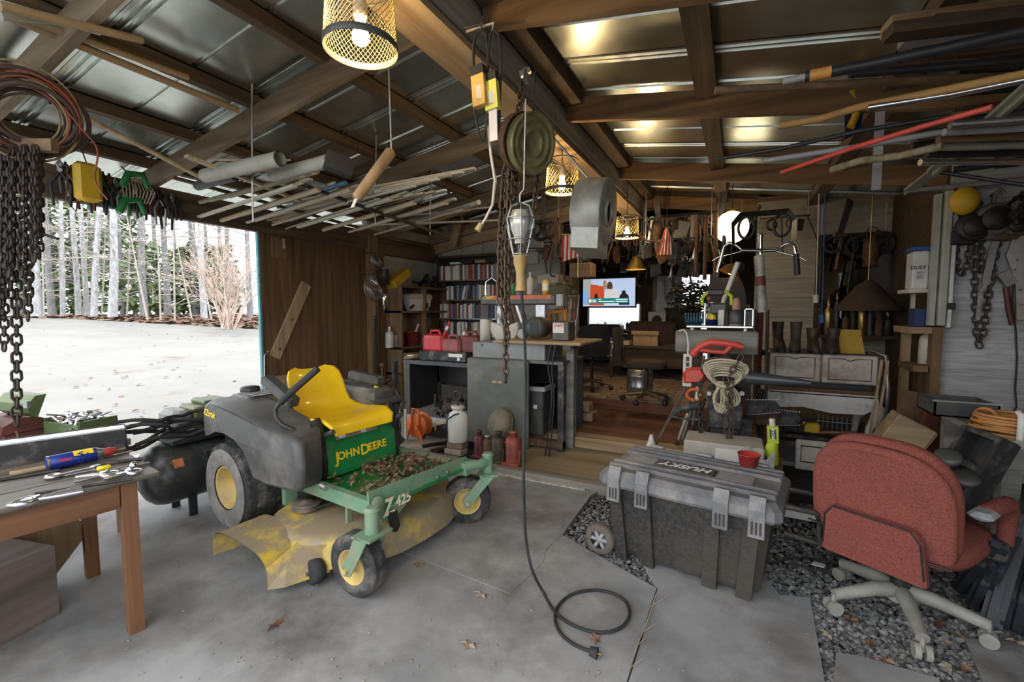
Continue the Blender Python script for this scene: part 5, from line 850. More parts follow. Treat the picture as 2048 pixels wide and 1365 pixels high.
# blower tube, chainsaws
t = thing('leaf_blower', 'black leaf blower with a long tapered nozzle pointing right', 'leaf blower', AY(1490, 775, 4.0)); I = wm(t); a, b = AY(1487, 755, 3.95), AY(1622, 767, 3.9); part(t, 'nozzle', MB(I).tube([a, a.lerp(b, .45), b], [.055, .042, .018], 14), mat('blower_tube', (.05, .052, .058), .35, 0, .15, 8, .03)); part(t, 'body', MB(I).ball(a+V((-.03, .05, -.01)), .085, 12), DUSTY)
def chainsaw(name, Y, x0, y0, x1, y1, hgt, body, label, bar=True):
    a, b = AY(x0, y0, Y), AY(x1, y1, Y); d = (b-a).normalized(); u = V((-d.z, 0, d.x)); t = thing(name, label, 'chainsaw', a-V((0, 0, hgt))); I = wm(t); L = (b-a).length; R_ = hgt/2
    ol = [(0, -R_), (L-R_, -R_*.8)]+[(L-R_+R_*.8*math.cos(s), R_*.8*math.sin(s)) for s in (-math.pi/3, 0, math.pi/3)]+[(L-R_, R_*.8), (0, R_)]
    part(t, 'guide_bar', MB(I @ face(a, d, u)).prism(ol, .012), DUSTY); ct = MB(I)
    for k in range(int(L/.022)):
        for s in (-1, 1): ct.cb(a+d*(.01+k*.022)+u*s*R_*(1-.2*k*.022/L)+V((0, -.006, 0)), (.013, .01, .010))
    part(t, 'cutting_chain', ct, STEEL); part(t, 'engine_body', MB(I).bev(a.x-.24, a.x+.0, Y-.08, Y+.08, a.z-.08, a.z+.09, .02), body); part(t, 'top_handle', MB(I).tube([a+V((-.2, 0, .08)), a+V((-.18, 0, .14)), a+V((-.04, 0, .14)), a+V((-.01, 0, .08))], .012, 8), BLACKP); return t
chainsaw('chainsaw', 4.35, 1490, 815, 1563, 812, .13, REDD, 'chainsaw with a long toothed bar pointing right beside the vise'); chainsaw('chainsaw', 4.6, 1555, 835, 1606, 838, .14, RUST, 'second chainsaw with a dark rounded bar cover behind the first')
t = thing('lime_hedge_trimmer', 'upright lime green and black battery tool right of the chest', 'power tool', G(1546, 985, 0)); p = AY(1546, 890, 3.7); I = wm(t); LM = mat('lime_plastic', (.42, .52, .03), .45); part(t, 'upper_grip', MB(I).beam(AY(1545, 852, 3.7), AY(1546, 885, 3.7), .07, .06, up=(0, 1, 0)), LM); part(t, 'label', MB(I).beam(AY(1545, 860, 3.66), AY(1546, 878, 3.66), .035, .008, up=(0, 1, 0)), DBLK); text(t, 'RYOBI', .028, I @ face(AY(1545.5, 869, 3.652), AY(1546, 878, 3.66)-AY(1545, 860, 3.66), (1, 0, 0)), LETW, bold=.0005); part(t, 'body', MB(I).tube([AY(1546, 885, 3.7), AY(1542, 905, 3.7), AY(1548, 930, 3.7)], [.035, .05, .03], 8), LM); part(t, 'lower_shaft', MB(I).cyl(AY(1540, 915, 3.7), G(1538, 1000), .03, n=10), BLACKP); part(t, 'neck', MB(I).cyl(AY(1545, 852, 3.7), AY(1544, 838, 3.7), .02, n=8), CREAM)
cq = boxt(3.62, 1366, 900, 1530, 950, .3, 0.06); t = thing('wrapped_carton', 'dusty white carton with torn plastic wrap behind the tool chest', 'carton', ((cq[0]+cq[1])/2, 3.75, .06)); I = wm(t); part(t, 'body', MB(I).bev(cq[0], cq[1], 3.62, 3.95, .06, cq[5], .01), mat('dusty_white_card', (.50, .47, .41), .7, 0, .12, 5, .06)); part(t, 'label', MB(I).box(cq[0]+.22, cq[0]+.42, 3.614, 3.62, cq[5]-.12, cq[5]-.03), PAPER); part(t, 'plastic_wrap', MB(I).grid(lambda u, v: (cq[1]-.16+.22*u, 3.60+.02*math.sin(9*u+5*v), .1+(cq[5]-.09)*v*(.9+.12*math.sin(7*u))), 8, 5), mat('clear_wrap', (.45, .45, .45), .2, 0, .3, 20, .5))
t = thing('white_board', 'low white board lying behind the chest handle', 'board', G(1600, 1035, 0)); part(t, 'board', MB().box(-.2, .5, -.04, .06, 0, .05), WHITEP); part(t, 'screw', MB().cyl((.1, -.05, .03), (.1, -.03, .03), .012, n=8), IRON)
wq = boxt(4.75, 1590, 884, 1634, 935, .3, 0); t = thing('enamel_sheet', 'chipped white enamel cabinet door standing under the stove', 'door panel', ((wq[0]+wq[1])/2, 4.8, 0)); I = wm(t); part(t, 'panel', MB(I).bev(wq[0], wq[1]+.2, 4.75, 4.79, 0.0, wq[5], .01), CREAM); part(t, 'moulding', MB(I).tube([(wq[0]+.04, 4.745, .08), (wq[1]+.14, 4.745, .08), (wq[1]+.14, 4.745, wq[5]-.05), (wq[0]+.04, 4.745, wq[5]-.05)], .006, 6, True), IRON)
# dark chair back and pole behind the timber
t = thing('car_seat', 'dark upholstered car seat back standing behind the timber bench', 'seat', AY(1455, 700, 5.0)); I = wm(t); part(t, 'back', MB(I).loft([[tuple(AY(x, y, 5.0)+V((0, dy, 0))) for x, y in ((1413, 690), (1415, 575), (1425, 556), (1480, 556), (1490, 580), (1502, 690))] for dy in (0, .14)], sm=False), mat('dark_brown_cloth', (.055, .045, .038), .9, 0, .2, 60, .2)); part(t, 'leg', MB(I).box(AY(1430, 690, 5.0).x, AY(1485, 690, 5.0).x, 5.02, 5.12, 0, AY(1430, 690, 5.0).z), IRON)
one('pale_pole', MB().cyl(AY(1448, 600, 4.75), AY(1476, 525, 4.75), .022, n=10).cyl(AY(1448, 600, 4.75), AY(1442, 655, 4.62), .022, n=10), WHITEP, 'pale tube leaning behind the lime green handle', 'tube')
# =================================================================== BICYCLE
YBK = 5.1; bk2 = lambda x, y, Y=YBK: AY(x, y, Y)
t = thing('bicycle', 'old bicycle with curved chrome handlebars and a red banded white head tube', 'bicycle', (bk2(1522, 700).x, YBK+.2, 0)); I = wm(t)
part(t, 'handlebar', MB(I).tube([bk2(1434, 545), bk2(1441, 520), bk2(1447, 494), bk2(1458, 486), bk2(1470, 489), bk2(1484, 501), bk2(1520, 502), bk2(1552, 501), bk2(1566, 491), bk2(1578, 486), bk2(1588, 493), bk2(1592, 508)], .016, 10), CHROME)
for a, b in (((1592, 508), (1595, 550)), ((1434, 545), (1432, 560))): part(t, 'grip', MB(I).cyl(bk2(*a), bk2(*b), .026, n=12), BLACKP)
part(t, 'stem', MB(I).cyl(bk2(1521, 470), bk2(1521, 510), .022, n=12).ball(bk2(1521, 471), .024, 10), CHROME)
ht = part(t, 'head_tube', MB(I).cyl(bk2(1518, 512), bk2(1524, 625), .045, n=14), mat('chipped_white', (.52, .5, .46), .4, 0, .2, 20, .1, dirt=(.05, .04, .04), dirt_amt=.25)); part(ht, 'red_band', MB(I).cyl(bk2(1520, 553), bk2(1521, 572), .047, n=14, cap=False), REDD)
for s in (-1, 1):
    part(t, 'fork_blade', MB(I).tube([bk2(1524, 620)+V((s*.05, 0, 0)), V((bk2(1524, 700).x+s*.05, YBK+.02, .6)), V((bk2(1524, 700).x+s*.05, YBK-.05, .34))], .014, 8), BLACKP)
    part(t, 'brake_lever', MB(I).tube([bk2(1552 if s > 0 else 1484, 503), bk2(1600 if s > 0 else 1436, 515), bk2(1612 if s > 0 else 1424, 522)], .008, 6), CHROME)
wx = bk2(1524, 700).x; part(t, 'front_tyre', MB(I).torus((wx, YBK-.05, .34), .31, .024, (1, 0, 0), 40, 8), RUBBER); part(t, 'hub', MB(I).cyl((wx-.05, YBK-.05, .34), (wx+.05, YBK-.05, .34), .02, n=10), CHROME)
spk = MB(I)
for k in range(20): a = math.pi*2*k/20; spk.cyl((wx, YBK-.05, .34), (wx, YBK-.05+.3*math.cos(a), .34+.3*math.sin(a)), .002, n=4)
part(t, 'spokes', spk, STEEL); part(t, 'rear_tyre', MB(I).torus((wx, YBK+1.0, .34), .31, .024, (1, 0, 0), 40, 8), RUBBER); part(t, 'top_tube', MB(I).cyl(bk2(1520, 560), (wx, YBK+.6, .85), .018, n=8), REDD); part(t, 'down_tube', MB(I).cyl(bk2(1523, 615), (wx, YBK+.5, .35), .02, n=8), REDD); part(t, 'seat_tube', MB(I).cyl((wx, YBK+.5, .35), (wx, YBK+.62, .95), .018, n=8), REDD); part(t, 'saddle', MB(I).ball((wx, YBK+.62, .98), .1, 12, sc=(.8, 1.4, .4)), BLACKP); part(t, 'chain_stay', MB(I).cyl((wx+.05, YBK+.5, .35), (wx+.05, YBK+1.0, .34), .012, n=6), REDD)
bq = bk2(1525, 462, YBK-.1); bs_ = part(t, 'basket', MB(I).loft([[tuple(bq+V((x*k, -.12+dy, z*k))) for x, z in ((-.26, -.12), (-.2, -.18), (.2, -.18), (.27, -.12), (.27, .08), (.2, .17), (-.2, .17), (-.27, .08))] for dy, k in ((0, 1.0), (.2, .9))], sm=False, cap=False), mat('black_basket', (.03, .028, .027), .5, .2, .2, 30, .1))
for sx in (-.14, .15): part(bs_, 'basket_opening', MB(I).torus(bq+V((sx, -.13, .02)), .085, .014, (0, 1, 0), 20, 6, .8, 1.2), IRON)
# orange clip lamp below the bar
lp_ = bk2(1462, 540, 5.0); t = thing('clip_lamp', 'lit orange perforated lamp hanging below the handlebar', 'lamp', lp_); part(t, 'shade', MB(rot(0, 0, 25)).lathe([(.02, .06), (.06, .03), (.10, -.04), (.102, -.045)], 20), mat('copper_shade', (.45, .2, .06), .4, .6)); part(t, 'cup', MB().ball((.06, 0, .02), .06, 12), BLACKP); part(t, 'bulb', MB().ball((.0, -.02, -.02), .03, 10), mat('small_bulb_glow', (1, .55, .2), emit=12)); part(t, 'stem', MB().cyl((.0, 0, .05), (0, 0, .25), .006, n=6), IRON)
# =================================================================== ENAMEL STOVE
STV = mat('stove_enamel', (.50, .45, .40), .4, 0, .12, 5, .04, dirt=(.25, .19, .15), dirt_amt=.42, dirt_scale=4); STW = mat('stove_white', (.58, .57, .54), .4, 0, .1, 5, .04, dirt=(.2, .17, .14), dirt_amt=.28, dirt_scale=6)
YS = 5.15; s0, s1 = AY(1537, 760, YS).x, AY(1757, 760, YS).x; zz = lambda y: AY(1640, y, YS).z
t = thing('enamel_stove', 'old cream enamel kitchen range on curved legs', 'stove', ((s0+s1)/2, 5.4, 0)); I = wm(t); zt0, zt1 = zz(768), zz(708)
part(t, 'oven_box', MB(I).bev(s0, s1, YS+.02, 5.75, zt0, zt1, .01), GREYD); ZSV = zt1
for k in range(2):
    x0 = s0+.005+k*(s1-s0)/2; x1 = x0+(s1-s0)/2-.01; dr = part(t, 'oven_door', MB(I).bev(x0, x1, YS, YS+.03, zt0+.01, zt1-.005, .012), STV); m1, m2, h0, h1 = x0+.05, x1-.05, zt0+.05, zt1-.04; xm = (m1+m2)/2
    part(dr, 'moulding', MB(I).tube([(m1, YS-.003, h0), (m2, YS-.003, h0), (m2, YS-.003, h1), (xm+.05, YS-.003, h1), (xm, YS-.003, h1-.02), (xm-.05, YS-.003, h1), (m1, YS-.003, h1)], .006, 6, True), mat('moulding_brown', (.14, .11, .09), .5))
part(t, 'gap', MB(I).box(s0+.03, s1-.03, YS+.05, 5.7, zz(778), zt0), DBLK); part(t, 'ledge', MB(I).tube([(s0, YS-.02, zz(781)), (s1-.02, YS-.02, zz(781))], .022, 8), RUST); part(t, 'cooktop', MB(I).box(s0, s1, YS-.03, 5.7, zz(790), zz(784)), STV)
ap = [(s0-.02, zz(788)), (s1+.0, zz(788)), (s1+.01, zz(806)), (s1-.1, zz(822)), (s1-.35, zz(824)), (s0+.3, zz(816)), (s0+.1, zz(820)), (s0-.02, zz(806))]
part(t, 'apron', MB(I).prism([(x, z) for x, z in ap], .03, face((0, YS, 0), (1, 0, 0), (0, 0, 1))), STW)
for x in (s0+.04, s1-.04):
    for y in (YS+.02, 5.68): sg = 1 if x > s0+.3 else -1; part(t, 'leg', MB(I).tube([(x, y, zz(800)), (x+sg*.05, y, zz(812)), (x+sg*.05, y, zz(830)), (x-sg*.0, y, .35), (x-sg*.02, y, .18), (x+sg*.03, y, .02)], [.05, .06, .055, .035, .028, .035], 10), STW)
for x in (s0+.08, s1-.08): p = V((x, YS-.005, zz(800))); part(t, 'bolt', MB(I).cyl(p, p+V((0, -.01, 0)), .012, n=8), IRON)
part(t, 'lower_shelf', MB(I).box(s0+.05, s1-.1, YS+.05, 5.65, zz(884), zz(878)), DUSTY); zsh = zz(878)
part(t, 'side_pipe', MB(I).tube([(s1+.12, 5.4, .1), (s1+.13, 5.4, .7), (s1+.10, 5.4, ZSV-.02), (s1+.02, 5.5, ZSV+.02)], .022, 10), STEEL)
# things on the lower shelf
t = thing('yellow_power_tool', 'black and yellow power tool lying on the lower stove shelf', 'power tool', (AY(1600, 870, 5.3).x, 5.3, zsh)); part(t, 'body', MB().bev(-.16, .1, -.05, .05, 0, .09, .02), BLACKP); part(t, 'yellow_shell', MB().bev(.02, .16, -.055, .045, .02, .12, .015), YELLOW); part(t, 'cord', MB().tube([(-.1, -.05, .05), (-.02, -.08, .02), (.03, -.07, .1), (.05, -.06, .15)], .006, 6), BLACKP)
t = thing('copper_pipe_coil', 'bent copper tube lying on the lower stove shelf', 'pipe', (AY(1680, 870, 5.3).x, 5.3, zsh)); part(t, 'tube', MB().tube([(-.18, 0, .02), (-.1, -.06, .05), (.05, -.03, .06), (.17, 0, .05), (.19, .03, .015), (.05, .05, .015), (-.15, .03, .015)], .018, 8), mat('dull_copper', (.30, .15, .09), .5, .5, .3, 12, .1))
t = thing('wire_rack', 'row of rusty wire hooks standing behind the copper tube', 'rack', (AY(1670, 840, 5.5).x, 5.5, zsh)); 
for k in range(8): part(t, 'prong', MB().cyl((-.14+k*.04, 0, 0), (-.14+k*.04, 0, .16), .005, n=5), STEEL)
part(t, 'bar', MB().cyl((-.16, 0, .1), (.16, 0, .1), .006, n=6), STEEL)
# boots on the stove
BOOT = mat('boot_leather', (.03, .023, .018), .6, 0, .3, 12, .15); BOT2 = mat('boot_olive', (.075, .065, .045), .8, 0, .25, 12, .15)
def boot(px, py, h, mt, label, rz=0, Y=5.3):
    t = thing('work_boot', label, 'boot', (AY(px, py, Y).x, Y, ZSV), rz, None)
    def rg(cx_, cy_, rx, ry, z): return [(cx_+rx*math.cos(a), cy_+ry*math.sin(a), z) for a in (2*math.pi*i/14 for i in range(14))]
    part(t, 'upper', MB().loft([rg(0, -.05, .048, .14, .02), rg(0, -.045, .05, .135, .05), rg(0, -.02, .047, .10, .09), rg(0, .02, .045, .062, .13), rg(0, .035, .048, .058, h*.7), rg(0, .035, .055, .062, h)], cap=False), mt); part(t, 'sole', MB().loft([rg(0, -.05, .05, .145, 0), rg(0, -.05, .052, .147, .025)]), DBLK); part(t, 'lining', MB().loft([rg(0, .035, .05, .056, h-.02), rg(0, .035, .053, .06, h)]), DBLK); return t
boot(1556, 700, .30, BOOT, 'tall black leather boot at the left end of the stove top', 10); boot(1590, 700, .30, BOT2, 'olive boot second from the left on the stove top', -8); boot(1625, 700, .24, mat('boot_brown', (.06, .04, .025), .6, 0, .3, 12, .15), 'scuffed brown work boot third on the stove top', 5); boot(1665, 700, .24, mat('boot_dark', (.04, .03, .026), .6, 0, .3, 12, .15), 'dark brown work boot next to the yellow envelope', -12)
yq = boxt(5.2, 1681, 659, 1734, 710, .03, ZSV+.001); t = thing('yellow_envelope', 'large ochre paper envelope standing on the stove top', 'envelope', ((yq[0]+yq[1])/2, 5.2, ZSV)); I = wm(t); part(t, 'sheet', MB(I).prism([(yq[0]-.01, yq[5]), (yq[1]-.02, yq[5]-.005), (yq[1]+.02, ZSV+.001), (yq[0]+.02, ZSV+.001)], .012, face((0, 5.2, 0), (1, 0, 0), (0, .12, 1))), mat('ochre_paper', (.42, .26, .04), .85, 0, .1, 12, .03))
# =================================================================== MIRROR AND LAMPSHADE
mq = boxt(YB-.08, 1626, 460, 1850, 668, .03); t = thing('wall_mirror', 'large dark mirror in a thin black frame on the clapboard wall', 'mirror', ((mq[0]+mq[1])/2, YB-.07, mq[4])); I = wm(t); part(t, 'glass', MB(I).box(mq[0]+.03, mq[1]-.03, YB-.06, YB-.05, mq[4]+.03, mq[5]-.03), mat('darkened_mirror_glass', (.30, .30, .30), .06, 1, .05, 3, 0));  # glass colour darkened to stand in for dim reflections
for q_ in ((mq[0], mq[0]+.04, mq[4], mq[5]), (mq[1]-.04, mq[1], mq[4], mq[5]), (mq[0]+.04, mq[1]-.04, mq[5]-.04, mq[5]), (mq[0]+.04, mq[1]-.04, mq[4], mq[4]+.04)): part(t, 'frame', MB(I).box(q_[0], q_[1], YB-.08, YB-.03, q_[2], q_[3]), WDX)
a = AY(1735, 592, 6.5); t = thing('cone_lampshade', 'dark brown conical lampshade hanging in front of the mirror', 'lamp', a-V((0, 0, .17))); part(t, 'shade', MB().lathe([(.33, 0), (.10, .30), (.03, .34), (.03, .35)], 24), mat('brown_shade', (.07, .04, .025), .8, 0, .2, 20, .1)); part(t, 'rod', MB().cyl((0, 0, .34), (0, 0, 1.3), .006, n=6), BRASS); part(t, 'rim', MB().torus((0, 0, .0), .33, .006, (0, 0, 1), 28, 6), IRON)
random.seed(31)
for i in range(12):
    px = 1800+i*4; a = AY(px, 500+random.uniform(0, 20), 6.9); one('standing_cue', MB().cyl(V((a.x, 6.9+.02*(i % 3), AY(px, 672, 6.9).z)), a, .009, n=6), (RUST, WBZ, BRASS)[i % 3], ('rusty rod', 'brown stick', 'brass rod')[i % 3]+' standing by the mirror, %s of the thin rods from the left' % nth(i+1), 'rod', ('rusty', 'brown', 'brass')[i % 3]+' rods by the mirror')
zlg = AY(1740, 672, 6.8).z; one('mirror_ledge', MB().box(AY(1640, 672, 6.8).x, AY(1850, 672, 6.8).x, 6.75, 7.1, zlg-.04, zlg).box(AY(1650, 672, 6.8).x, AY(1650, 672, 6.8).x+.08, 6.8, 7.05, 0, zlg-.04).box(AY(1830, 672, 6.8).x, AY(1830, 672, 6.8).x+.08, 6.8, 7.05, 0, zlg-.04), WDX, 'dark cabinet ledge below the mirror', 'ledge')
for i in range(9):
    px = 1642+i*17; a = AY(px, 610+random.uniform(-25, 20), 6.85); w = random.uniform(.03, .05); bottle('dark_bottle', (a.x, 6.88, zlg), w, a.z-zlg+.02, (IRON, BRASS, GREYD, RUST)[i % 4], ('black', 'brassy', 'grey', 'rust coloured')[i % 4]+' bottle on the ledge below the mirror, number %s from the left' % ('one', 'two', 'three', 'four', 'five', 'six', 'seven', 'eight', 'nine')[i], cap=(DBLK, BRASS, STEEL)[i % 3])
# =================================================================== RIGHT JAMB, SHELF AND WALL
jq = lambda x, y: AY(x, y, 5.3)
JMB = mat('grey_green_jamb', (.42, .43, .37), .55, 0, .12, 8, .04)
t = thing('door_jamb', 'pale metal door jamb with black latch plates', 'jamb', (jq(1890, 700).x, 5.3, AY(1890, 652, 5.3).z)); I = wm(t); zt_, zb_ = jq(1890, 382).z, jq(1890, 652).z
part(t, 'left_strip', MB(I).box(jq(1866, 600).x-.02, jq(1866, 600).x+.02, 5.3, 5.37, zb_, zt_-.02), JMB); part(t, 'main_strip', MB(I).bev(jq(1876, 600).x, jq(1892, 600).x, 5.26, 5.37, zb_, zt_, .008), JMB); part(t, 'right_strip', MB(I).bev(jq(1893, 600).x, jq(1905, 600).x, 5.28, 5.37, zb_-.02, zt_-.02, .006), ALU); 
for y in (416, 613): p = jq(1899, y); part(t, 'latch_plate', MB(I).box(p.x-.03, p.x+.03, 5.265, 5.285, p.z-.03, p.z+.03), IRON)
one('top_rail', MB().bev(jq(1812, 379).x, jq(2090, 379).x, 5.25, 5.37, jq(1900, 382).z+.005, jq(1900, 374).z+.012, .006), ALU, 'long aluminium door track above the clapboard wall', 'rail')
fr = thing('rough_shelf', 'rough wooden shelf frame between the mirror and the white wall', 'shelf', (jq(1850, 700).x, 5.45, 0)); I = wm(fr); xa, xb = jq(1815, 700).x, jq(1888, 700).x
part(fr, 'post', MB(I).box(xb-.09, xb-.02, 5.28, 5.38, 0, jq(1880, 655).z), WBZ); part(fr, 'top_shelf', MB(I).box(xa, xb-.0, 5.3, 5.75, jq(1850, 668).z, jq(1850, 655).z), WLX); part(fr, 'mid_shelf', MB(I).box(xa+.05, xb-.1, 5.3, 5.75, jq(1850, 745).z, jq(1850, 732).z), WBX); part(fr, 'rear_post', MB(I).box(xa+.06, xa+.12, 5.66, 5.75, 0, jq(1850, 668).z), WLZ); part(fr, 'side_board', MB(I).box(xb-.08, xb-.03, 5.4, 5.75, 0, jq(1850, 745).z), WBZ)
zf = jq(1850, 655).z
bbox_one('blue_jug', (jq(1838, 640).x, jq(1860, 640).x, 5.4, 5.6, zf, jq(1850, 617).z), mat('navy_plastic', (.02, .04, .14), .4), 'navy blue square jug on the rough wooden shelf', 'jug')
one('upper_ledge', MB().box(jq(1826, 580).x, jq(1868, 580).x, 5.42, 5.74, jq(1850, 585).z, jq(1850, 577).z).box(jq(1855, 580).x, jq(1862, 580).x, 5.68, 5.74, zf, jq(1850, 585).z), CREAM, 'pale narrow ledge carrying the white tub', 'ledge'); zu = jq(1850, 577).z
tq2 = (jq(1838, 520).x, jq(1868, 520).x+.02, 5.45, 5.65, zu, jq(1850, 498).z); t = thing('dust_container', 'white square tub with a blue lid and black print', 'tub', ((tq2[0]+tq2[1])/2, 5.55, zu)); I = wm(t); part(t, 'tub', MB(I).bev(*tq2, .012), WHITEP); part(t, 'lid', MB(I).bev(tq2[0]-.01, tq2[1]+.01, 5.44, 5.66, tq2[5], tq2[5]+.04, .008), BLUEP); text(t, 'DUST C', .045, I @ face(((tq2[0]+tq2[1])/2, 5.447, jq(1850, 533).z), (1, 0, 0), (0, 0, 1)), DBLK, bold=.001)
for k in range(5): part(t, 'print_line', MB(I).box(tq2[0]+.03, tq2[1]-.04-.01*(k % 2), 5.447, 5.45, jq(1850, 543+k*3).z, jq(1850, 542+k*3).z), DBLK)
bottle('cream_jug', (jq(1872, 720).x, 5.5, jq(1850, 732).z), .07, .36, CREAM, 'cream plastic jug inside the wooden shelf frame', 'jug')
# leaning boards and box
def plank(name, b, tpx, w, th, mt, label, Yt, cat='board'): 
    a = V(b); c = AY(*tpx, Yt); one(name, MB().beam(a, c, w, th, up=(-.2, 1, .2)), mt, label, cat)
REDBR = mat('red_brown_paint', (.16, .055, .045), .6, 0, .2, 8, .08)
plank('leaning_board', (AY(1800, 880, 4.9).x, 4.8, .05), (1830, 785), .20, .05, mat('brown_panel', (.18, .10, .06), .7, 0, .2, 6, .05), 'brown wooden panel leaning at the foot of the shelf frame', 4.95); plank('leaning_channel', (AY(1840, 890, 4.7).x, 4.6, .05), (1876, 800), .16, .06, REDBR, 'reddish steel channel leaning against the shelf frame', 4.85)
t = thing('small_wood_box', 'light brown wooden box tilted behind the red chair', 'box', AY(1785, 895, 4.5)); part(t, 'body', MB(rot(0, 0, 28)).bev(-.13, .13, -.1, .1, 0, .26, .006), WLX); part(t, 'end', MB(rot(0, 0, 28)).box(.131, .139, -.095, .095, .01, .25), CARD)
for i, (px, py) in enumerate(((1764, 720), (1776, 722))): plank('thin_rod', (AY(px-22, 830, 4.9).x, 4.9, .35), (px, py), .016, .016, WLX, ('left', 'right')[i]+' one of two thin wooden rods leaning by the stove pipe', 5.0, 'rod')
# chains and hoists on the white wall
yw = 5.34; W_ = lambda x, y, d=0: AY(x, y, yw-d)
def hook(t, p): part(t, 'nail', MB(wm(t)).cyl(p, p+V((0, .06, 0)), .008, n=6), IRON)
t = chain('wall_chain', [W_(1962, 462), W_(1950, 500), W_(1949, 600), W_(1953, 670), W_(1958, 690), W_(1966, 665), W_(1976, 600), W_(1985, 540), W_(1998, 480)], .034, .0075, CHN, 'long rusty chain hanging in a deep loop on the white wall'); hook(t, W_(1962, 462)); hook(t, W_(1998, 480))
t = chain('wall_chain', [W_(1912, 500), W_(1914, 535), W_(1925, 550), W_(1934, 530), W_(1938, 495)], .032, .007, CHN, 'short chain loop hanging beside the door jamb'); hook(t, W_(1912, 500))
t = chain('wall_chain', [W_(1964, 430), W_(1964, 480), W_(1962, 540)], .032, .007, CHN, 'straight short chain hanging above the long loop'); hook(t, W_(1964, 430))
def hoist(px, py, s, mt, label):
    c = W_(px, py, .07); t = thing('chain_hoist', label, 'hoist', c-V((0, 0, .1*s))); I = wm(t); part(t, 'gear_case', MB(I).lathe([(0, -.05*s), (.09*s, -.05*s), (.11*s, -.03*s), (.11*s, .03*s), (.09*s, .05*s), (0, .05*s)], 18, ymat(*c)), mt); part(t, 'wheel', MB(I).lathe([(.0, -.075*s), (.075*s, -.075*s), (.08*s, -.06*s), (.0, -.06*s)], 16, ymat(*c)), IRON); part(t, 'top_hook', MB(I).tube([c+V((0, 0, .1*s)), c+V((0, 0, .17*s)), c+V((.03*s, 0, .2*s)), c+V((.05*s, 0, .17*s))], .013*s, 8), mt); part(t, 'side_plate', MB(I).bev(c.x-.13*s, c.x+.02*s, c.y-.02, c.y+.05, c.z-.13*s, c.z-.02*s, .01), mt); hook(t, c+V((0, .01, .17*s)))
hoist(1945, 455, 1.1, IRON, 'black chain hoist on the white wall beside the jamb'); hoist(1985, 440, 1.25, mat('hoist_grey', (.17, .15, .14), .5, .3, .3, 10, .1), 'grey brown chain hoist with a round drum on the white wall'); hoist(2032, 448, 1.0, RUST, 'rusty chain hoist at the right edge of the photo')
t = thing('jack_handle_bar', 'long bent galvanised lever hanging behind the chains', 'lever', W_(1955, 640)); I = wm(t); pp = [W_(x, y, .02) for x, y in ((1996, 470), (1985, 500), (1975, 545), (1971, 570), (1960, 585), (1955, 640))]
for i in range(5): part(t, 'bar_section', MB(I).beam(pp[i], pp[i+1], .05 if i < 3 else .03, .015, up=(0, 1, 0)), STEEL)
hook(t, pp[0]); pp = None
t = thing('come_along', 'steel ratchet puller with perforated plates and a dark red grip', 'puller', W_(2020, 650)); I = wm(t); part(t, 'plate', MB(I).prism([(0, 0), (.08, .02), (.11, .18), (.06, .34), (-.02, .36), (-.06, .18)], .02, face(W_(2026, 555, .05), (1, 0, 0), (0, 0, 1))), ALU); part(t, 'second_plate', MB(I).beam(W_(2040, 500, .05), W_(2044, 640, .05), .07, .02, up=(0, 1, 0)), ALU); part(t, 'pawl', MB(I).beam(W_(2004, 545, .06), W_(2022, 570, .06), .08, .05, up=(0, 1, 0)), STEEL); part(t, 'grip', MB(I).tube([W_(2012, 575, .05), W_(2018, 620, .05), W_(2025, 650, .05)], .022, 8), mat('dark_red_grip', (.10, .025, .02), .5)); hook(t, W_(2040, 500, .05))
for (x, y) in ((2035, 520), (2030, 540), (2042, 580), (2044, 610)): part(t, 'hole', MB(I).cyl(W_(x, y, .085), W_(x, y, .08), .008, n=8), DBLK)
one('yellow_cup', MB().ball(W_(1929, 402, .1), .1, 14, sc=(1, .8, 1.2)).cyl(W_(1929, 402, .1), W_(1929, 402, 0), .02, n=8), YELLOW, 'yellow rounded plastic cover high beside the jamb', 'cover')
clutter('dark_bundle', (W_(2000, 420).x, W_(2055, 420).x, 5.12, 5.24, W_(2000, 440).z, W_(2000, 405).z), 40, IRON, 'dark bundle of twisted wire hung at the top of the white wall', 'wire', 8, sz=(.02, .1))
t = thing('wall_cable', 'thin black cord with a clamp lamp hanging down the white wall', 'cord', W_(2020, 832)); I = wm(t); part(t, 'cord', MB(I).tube([W_(2028, 560, .04), W_(2024, 600, .03), W_(2031, 660, .03), W_(2034, 720, .03), W_(2030, 780, .03), W_(2033, 815, .03), W_(2024, 828, .06)], .007, 6), BLACKP); part(t, 'clamp', MB(I).beam(W_(2002, 830, .1), W_(2030, 824, .1), .05, .03), STEEL)
# =================================================================== RIGHT EDGE: BENCH, CORD COIL, BLACK PARTS
BZr = .74; rbn = thing('side_bench', 'wooden side bench with a pale metal top at the right edge', 'bench', (1.65, 3.55, 0)); I = wm(rbn)
part(rbn, 'top', MB(I).box(1.3, 2.2, 3.36, 4.3, BZr-.04, BZr), ALU); part(rbn, 'apron', MB(I).box(1.33, 2.15, 3.38, 3.42, BZr-.16, BZr-.04), WGX)
for x in (1.34, 2.08):
    for y in (3.40, 4.18): part(rbn, 'leg', MB(I).box(x, x+.08, y, y+.08, 0, BZr-.04), WGX)
cp_ = G(2032, 868, BZr); OC = mat('orange_brown_cord', (.48, .22, .07), .6, 0, .15, 8, .05); t = thing('cord_coil', 'coiled orange extension cord tied with a white tag on the side bench', 'cord', (cp_.x, cp_.y, BZr)); random.seed(4)
for k in range(11): part(t, 'coil_loop', MB().torus((random.uniform(-.02, .02), random.uniform(-.02, .02), .012+k*.009), .16-.006*(k % 4), .009, (random.uniform(-.06, .06), random.uniform(-.06, .06), 1), 32, 7, 1.15, .85), OC)
